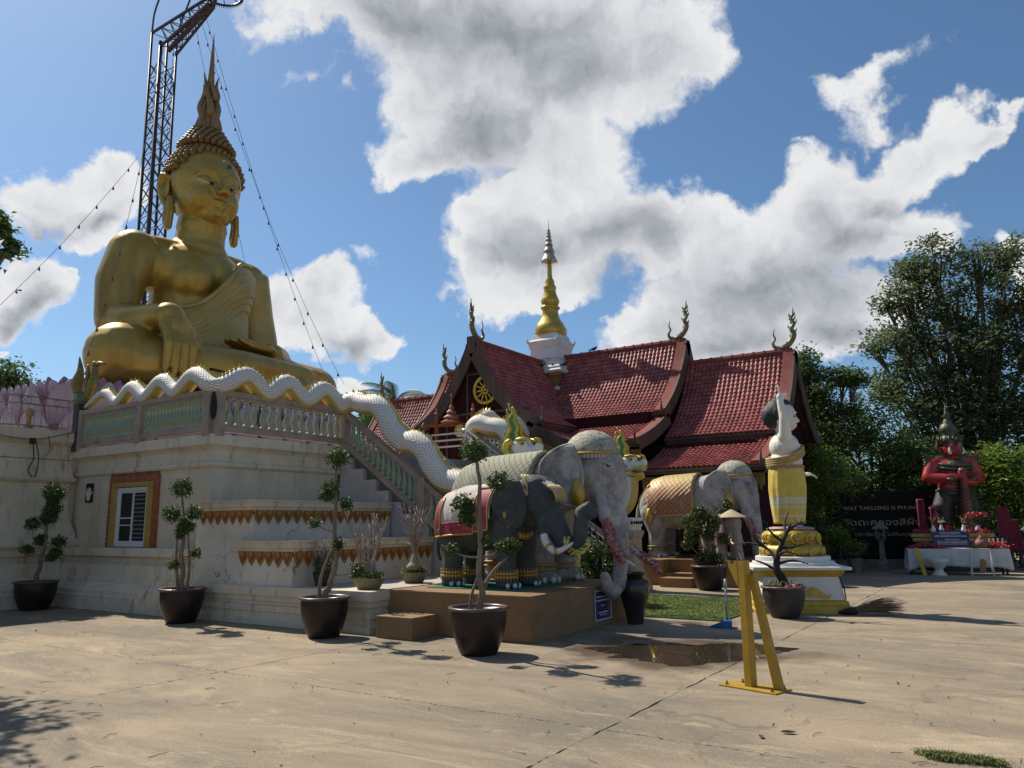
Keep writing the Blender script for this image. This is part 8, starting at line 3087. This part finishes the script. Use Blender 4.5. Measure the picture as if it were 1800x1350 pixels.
def tree(label, base, h, blobs, nleaf, size, mt, trunk_r=.2, multi=1, clump=.35, aspect=.45, name='broadleaf_tree', group=None, droop=.0, cat='tree'):
    """blobs: (x, y, z, r) crown masses relative to base; leaves gather in sprays spread through them"""
    root = thing(name, label, cat, base, 0, group)
    for k in range(multi):
        off = (0, 0) if multi == 1 else (random.uniform(-.5, .5), random.uniform(-.5, .5))
        top = blobs[k % len(blobs)]
        b = MB()
        Q = spline([(off[0], off[1], 0), (off[0] * .8 + top[0] * .15, off[1] * .8 + top[1] * .15, h * .3), (off[0] + top[0] * .5, off[1] + top[1] * .5, h * .6), (top[0], top[1], max(top[2], h * .7))], 5)
        b.tube(Q, np.linspace(trunk_r, trunk_r * .25, len(Q)), 8)
        b.build('trunk', tbark, root, smooth=True, world=False)
    lm = MB()
    pts, tot = [], sum(b_[3] ** 2 for b_ in blobs)
    for (x, y, z, r) in blobs:
        s = np.array((x * .25, y * .25, z * .45))
        e = np.array((x, y, z))
        Q = spline([tuple(s), tuple((s + e) / 2 + np.array((0, 0, -.08 * r))), tuple(e)], 4)
        lm.tube(Q, np.linspace(trunk_r * .45, .02, len(Q)), 6)
        nc = max(6, int(26 * r ** 1.4))
        n = int(nleaf * r * r / tot / nc)
        for c in range(nc):
            d = rng.normal(size=3)
            d /= np.linalg.norm(d)
            rad = r * rng.uniform(.15, 1.15) ** .6
            cc = e + d * rad * np.array((1, 1, .8))
            if c % 2 == 0:
                lm.tube([tuple(e * .75 + s * .25), tuple((e + cc) / 2), tuple(cc)], [.035, .022, .008], 4, cap=False)
            q = rng.normal(size=(n, 3)) * clump * np.array((1, 1, .6)) * (.6 + .4 * r)
            q[:, 2] -= droop * np.linalg.norm(q[:, :2], axis=1)
            pts.append(cc + q)
    lm.build('limbs', tbark, root, smooth=True, world=False)
    me = leaf_mesh('crown', np.concatenate(pts), size, mt, up=.1, aspect=aspect, down=.1)
    link('crown', me, root)
    return root



def rel_(base, lst):
    return [(x - base[0], y - base[1], z, r) for x, y, z, r in lst]


B_ = (-1.6, 34.5, 0)
big_tree = [(-1.95, 34.0, 11.7, 1.25), (-0.39, 34.3, 11.5, 1.0), (-3.12, 34.0, 10.4, 1.05), (-1.35, 34.6, 9.9, 1.7), (0.3, 34.0, 9.9, 1.2), (-3.5, 34.0, 8.66, 1.25), (-2.14, 34.5, 8.0, 1.8), (-0.43, 34.0, 7.8, 1.6), (-4.09, 34.0, 6.84, 1.05),
            (-2.91, 34.0, 6.26, 1.6), (-1.2, 34.5, 5.7, 1.9), (0.2, 34.0, 6.0, 1.3), (0.9, 34.2, 8.1, 1.3), (-2.7, 34.0, 11.5, .65), (-3.87, 34.0, 10.35, .5), (-4.46, 34.0, 8.5, .55), (-1.58, 34.0, 3.9, 1.9), (-3.08, 34.0, 4.4, 1.5), (1.6, 34.5, 9.6, 1.3), (2.2, 34.5, 7.2, 1.6), (.6, 34, 11.6, .9), (1.5, 35, 5, 1.7)]
tree('tall airy grey green tree towering behind the red giant', B_, 12, rel_(B_, big_tree), 42000, .20, tleaf_a, .20, 5, .24, .40, droop=.25)
B_ = (-4.6, 30.5, 0)
tree('round mid green tree behind the black name wall', B_, 5, rel_(B_, [(-4.27, 30.0, 4.9, 1.15), (-5.3, 30.0, 4.2, 1.0), (-3.83, 30.0, 3.7, 1.15), (-5.03, 30.0, 2.8, 1.2), (-3.4, 30.0, 2.6, 1.15), (-2.7, 30.2, 3.6, 1.0), (-4.4, 30.2, 1.5, 1.2), (-2.6, 30.5, 1.8, 1.1)]), 17000, .14, tleaf_d, .12, 2, .28, .45)
B_ = (-6.2, 27.4, 0)
tree('yellow green bushy tree between the temple end and the name wall', B_, 3.5, rel_(B_, [(-5.69, 27.0, 3.6, .75), (-5.4, 27.0, 2.74, .9), (-6.34, 27.0, 2.5, .9), (-7.2, 27.0, 2.2, .75), (-7.5, 27.0, 2.7, .6), (-5.6, 27.0, 1.44, .8), (-6.24, 27.0, 1.26, .95), (-6.9, 27, 1.2, .8)]), 19000, .105, tleaf_b, .08, 3, .22, .45)
B_ = (-5.9, 30.8, 0)
tree('dark leafy tree rising behind the right end of the temple roof', B_, 7.5, rel_(B_, [(-6.46, 30.0, 7.3, .75), (-5.91, 30.0, 6.4, .75), (-5.05, 30.0, 6.75, .55), (-4.66, 30.0, 6.6, .4), (-6.5, 30.0, 5.6, .9), (-5.62, 30.0, 5.1, .85), (-7.3, 30.3, 6.6, .8), (-6.6, 30.2, 4.2, 1.0)]), 16000, .15, tleaf_d, .12, 2, .26, .45)
B_ = (-5.13, 32.5, 0)
tree('slim dark conifer shaped tree between the leafy crowns', B_, 6, rel_(B_, [(-5.13, 32.3, 6.3, .22), (-5.13, 32.3, 5.8, .36), (-5.13, 32.3, 5.2, .46), (-5.13, 32.3, 4.5, .56)]), 6000, .09, tleaf_d, .07, 1, .16, .3, name='conifer_tree')
B_ = (-.1, 29.4, 0)
tree('bright yellow green tree with drooping leaves right of the red giant', B_, 3.6, rel_(B_, [(-0.2, 29.0, 3.45, .6), (-0.88, 29.0, 3.45, .42), (-0.1, 29.0, 2.6, .7), (-0.8, 29.2, 2.5, .4), (.8, 29, 3.3, .7), (1.2, 29, 2.3, .8), (.5, 29.3, 1.6, .8)]), 9000, .20, tleaf_b, .07, 3, .25, .32, droop=.5)
B_ = (-4.65, 25.75, 0)
tree('low leafy shrub behind the white statue pedestal', B_, 1.2, rel_(B_, [(-4.73, 25.5, 1.0, .42), (-4.5, 25.6, .7, .4), (-5.1, 25.7, .75, .4)]), 4200, .085, tleaf_b, .03, 3, .14, .5, name='shrub', cat='shrub')
B_ = (-2.9, 29.3, 0)
tree('small dark shrub behind the left end of the offering table', B_, 2.6, rel_(B_, [(-2.9, 29.2, 2.4, .7), (-2.4, 29.4, 3.1, .75), (-3.1, 29.4, 3.2, .7), (-2.7, 29.2, 1.4, .8)]), 9000, .11, tleaf_d, .05, 2, .2, .45, name='shrub', cat='shrub')
# hedge and woods that close the view
hp = []
for (x, y, z, r) in [(x + random.uniform(-.5, .5), 31.5 + random.uniform(-.6, 2.5), z, .95) for x in np.arange(-11, 8, 1.0) for z in (.6, 1.7, 2.8)]:
    hp.append(puff((x, y, z), r, 520))
tag(link('undergrowth', leaf_mesh('undergrowth', np.concatenate(hp), .16, tleaf_d)), 'dark undergrowth filling the back of the yard under the trees', 'undergrowth', kind='stuff')
fp_ = []
for k in range(150):
    a = math.radians(random.uniform(55, 168))
    R = random.uniform(62, 95)
    x, y = R * math.cos(a) - 5, R * math.sin(a) + 5
    hgt = random.uniform(3.5, 6.5)
    for q in range(5):
        fp_.append(puff((x + random.uniform(-2.5, 2.5), y + random.uniform(-2, 2), hgt * random.uniform(.25, .85)), random.uniform(1.4, 2.4), 130))
tag(link('far_woods', leaf_mesh('far_woods', np.concatenate(fp_), .7, tleaf_d, aspect=.6)), 'far dark belt of trees closing the horizon round the temple', 'woods', kind='stuff')

# strap-leaved plant in a pale pot
sp = thing('potted_spider_plant', 'pale pot of arching strap leaves beside the low shrub', 'potted plant', (-4.35, 25.15, 0))
MB().lathe((0, 0, 0), [(.15, 0), (.2, .3), (.22, .42), (.19, .42), (0, .36)], 16).build('pot', st_m, sp, smooth=True, world=False, angle=50)
strap = mat('strap_leaf', (.07, .10, .04), (.2, .22, .11), 6, .5, trans=.2)
for k in range(34):
    a = 2 * PI * k / 34 + random.uniform(-.1, .1)
    L = random.uniform(.45, .7)
    e = random.uniform(.25, .95)
    V = []
    for t in np.linspace(0, 1, 7):
        r = L * t * math.cos(e * (1 - .5 * t))
        z = .4 + L * (t * math.sin(e + .5) - .75 * t * t * (1.1 - e * .4))
        w = .018 * (1 - t ** 2) + .002
        for s in (-1, 1):
            V.append((r * math.cos(a) - s * w * math.sin(a), r * math.sin(a) + s * w * math.cos(a), z))
    MB().add(V, [(2 * i, 2 * i + 1, 2 * i + 3, 2 * i + 2) for i in range(6)]).build('strap_leaf', strap, sp, world=False, recalc=False)

# palm behind the left wing of the roof
pf = mat('palm_frond', (0.055, 0.085, 0.03), (0.09, 0.12, 0.045), 3, .5, islands=.35, trans=.2)


def palm(label, base, h, n, L, tilt):
    root = thing('palm_tree', label, 'palm', base)
    MB().tube(spline([(0, 0, 0), (.1, 0, h * .5), (0, 0, h)], 6), np.linspace(.2, .14, 13), 8).build('trunk', tbark, root, smooth=True, world=False)
    for k in range(n):
        a = 2 * PI * k / n + random.uniform(-.2, .2)
        e = random.uniform(.1, 1.25)
        b = MB()
        P = []
        for t in np.linspace(0, 1, 12):
            r = L * t * math.cos(e * (1 - .35 * t))
            z = h + L * (t * math.sin(e) - tilt * t * t)
            P.append(np.array((r * math.cos(a), r * math.sin(a), z)))
        b.tube(P, np.linspace(.035, .006, 12), 4)
        for i in range(1, 11):
            for f_ in (0, .33, .66):
                p = P[i] + (P[i + 1] - P[i]) * f_
                d = P[i + 1] - P[i]
                d = d / np.linalg.norm(d)
                s = np.cross(d, (0, 0, 1))
                s /= max(1e-6, np.linalg.norm(s))
                ll = .75 * math.sin(PI * (i + f_) / 12) ** .6 * (L / 3)
                for sg in (-1, 1):
                    e2 = p + sg * s * ll * .75 + d * ll * .5 + np.array((0, 0, -.35 * ll))
                    w = d * .035
                    b.add([p - w, p + w, e2], [(0, 1, 2)])
        b.build('frond', pf, root, world=False, recalc=False)
    return root


palm('palm with feathery fronds behind the left wing of the red roof', (-28.2, 31.2, 0), 8.2, 17, 2.6, .55)
palm('second palm with drooping fronds just right of the first', (-26.2, 32.5, 0), 7.6, 13, 2.4, .6)
B_ = (-30.5, 33, 0)
tree('dark rounded tree left of the palms behind the terrace', B_, 7.5, [(0, 0, 7.6, 1.1), (1.2, 0, 7.2, .9), (-1.2, 0, 7.5, 1.0), (2.2, .2, 7.4, .8), (-.2, 0, 6.4, 1.4)], 9000, .22, tleaf_d, .16, 2, .3)
B_ = (-42, 17.6, 0)
tree('dark tree at the far left edge beyond the lotus throne', B_, 9, [(0, 0, 9.0, 1.1), (-1, 0, 8.4, 1.1), (.3, .2, 8.0, .9), (-.6, 0, 7.2, 1.3)], 7000, .25, tleaf_d, .2, 1, .3)
# tree outside the left edge: its twigs enter the frame and its shade falls on the yard
B_ = (-23.4, 7.0, 0)
tree('leafy branch tips reaching into the picture at the left edge', B_, 9.5, [(.7, 1.9, 9.75, .42), (1.2, 1.95, 9.0, .32), (-.2, 1.4, 9.6, .8), (-1.0, .6, 9.0, 1.2)], 5200, .20, tleaf_d, .14, 1, .2, .5)
B_ = (-12.0, 2.6, 0)
tree('tree standing left of the camera whose leafy shade falls on the yard', B_, 6.2, [(0, 0, 5.6, 1.1), (.9, .2, 5.0, .8), (-.9, .2, 5.2, 1.0), (.1, .9, 5.2, .8), (.2, -.8, 5.0, .9)], 12000, .16, tleaf_d, .14, 1, .26, .45)
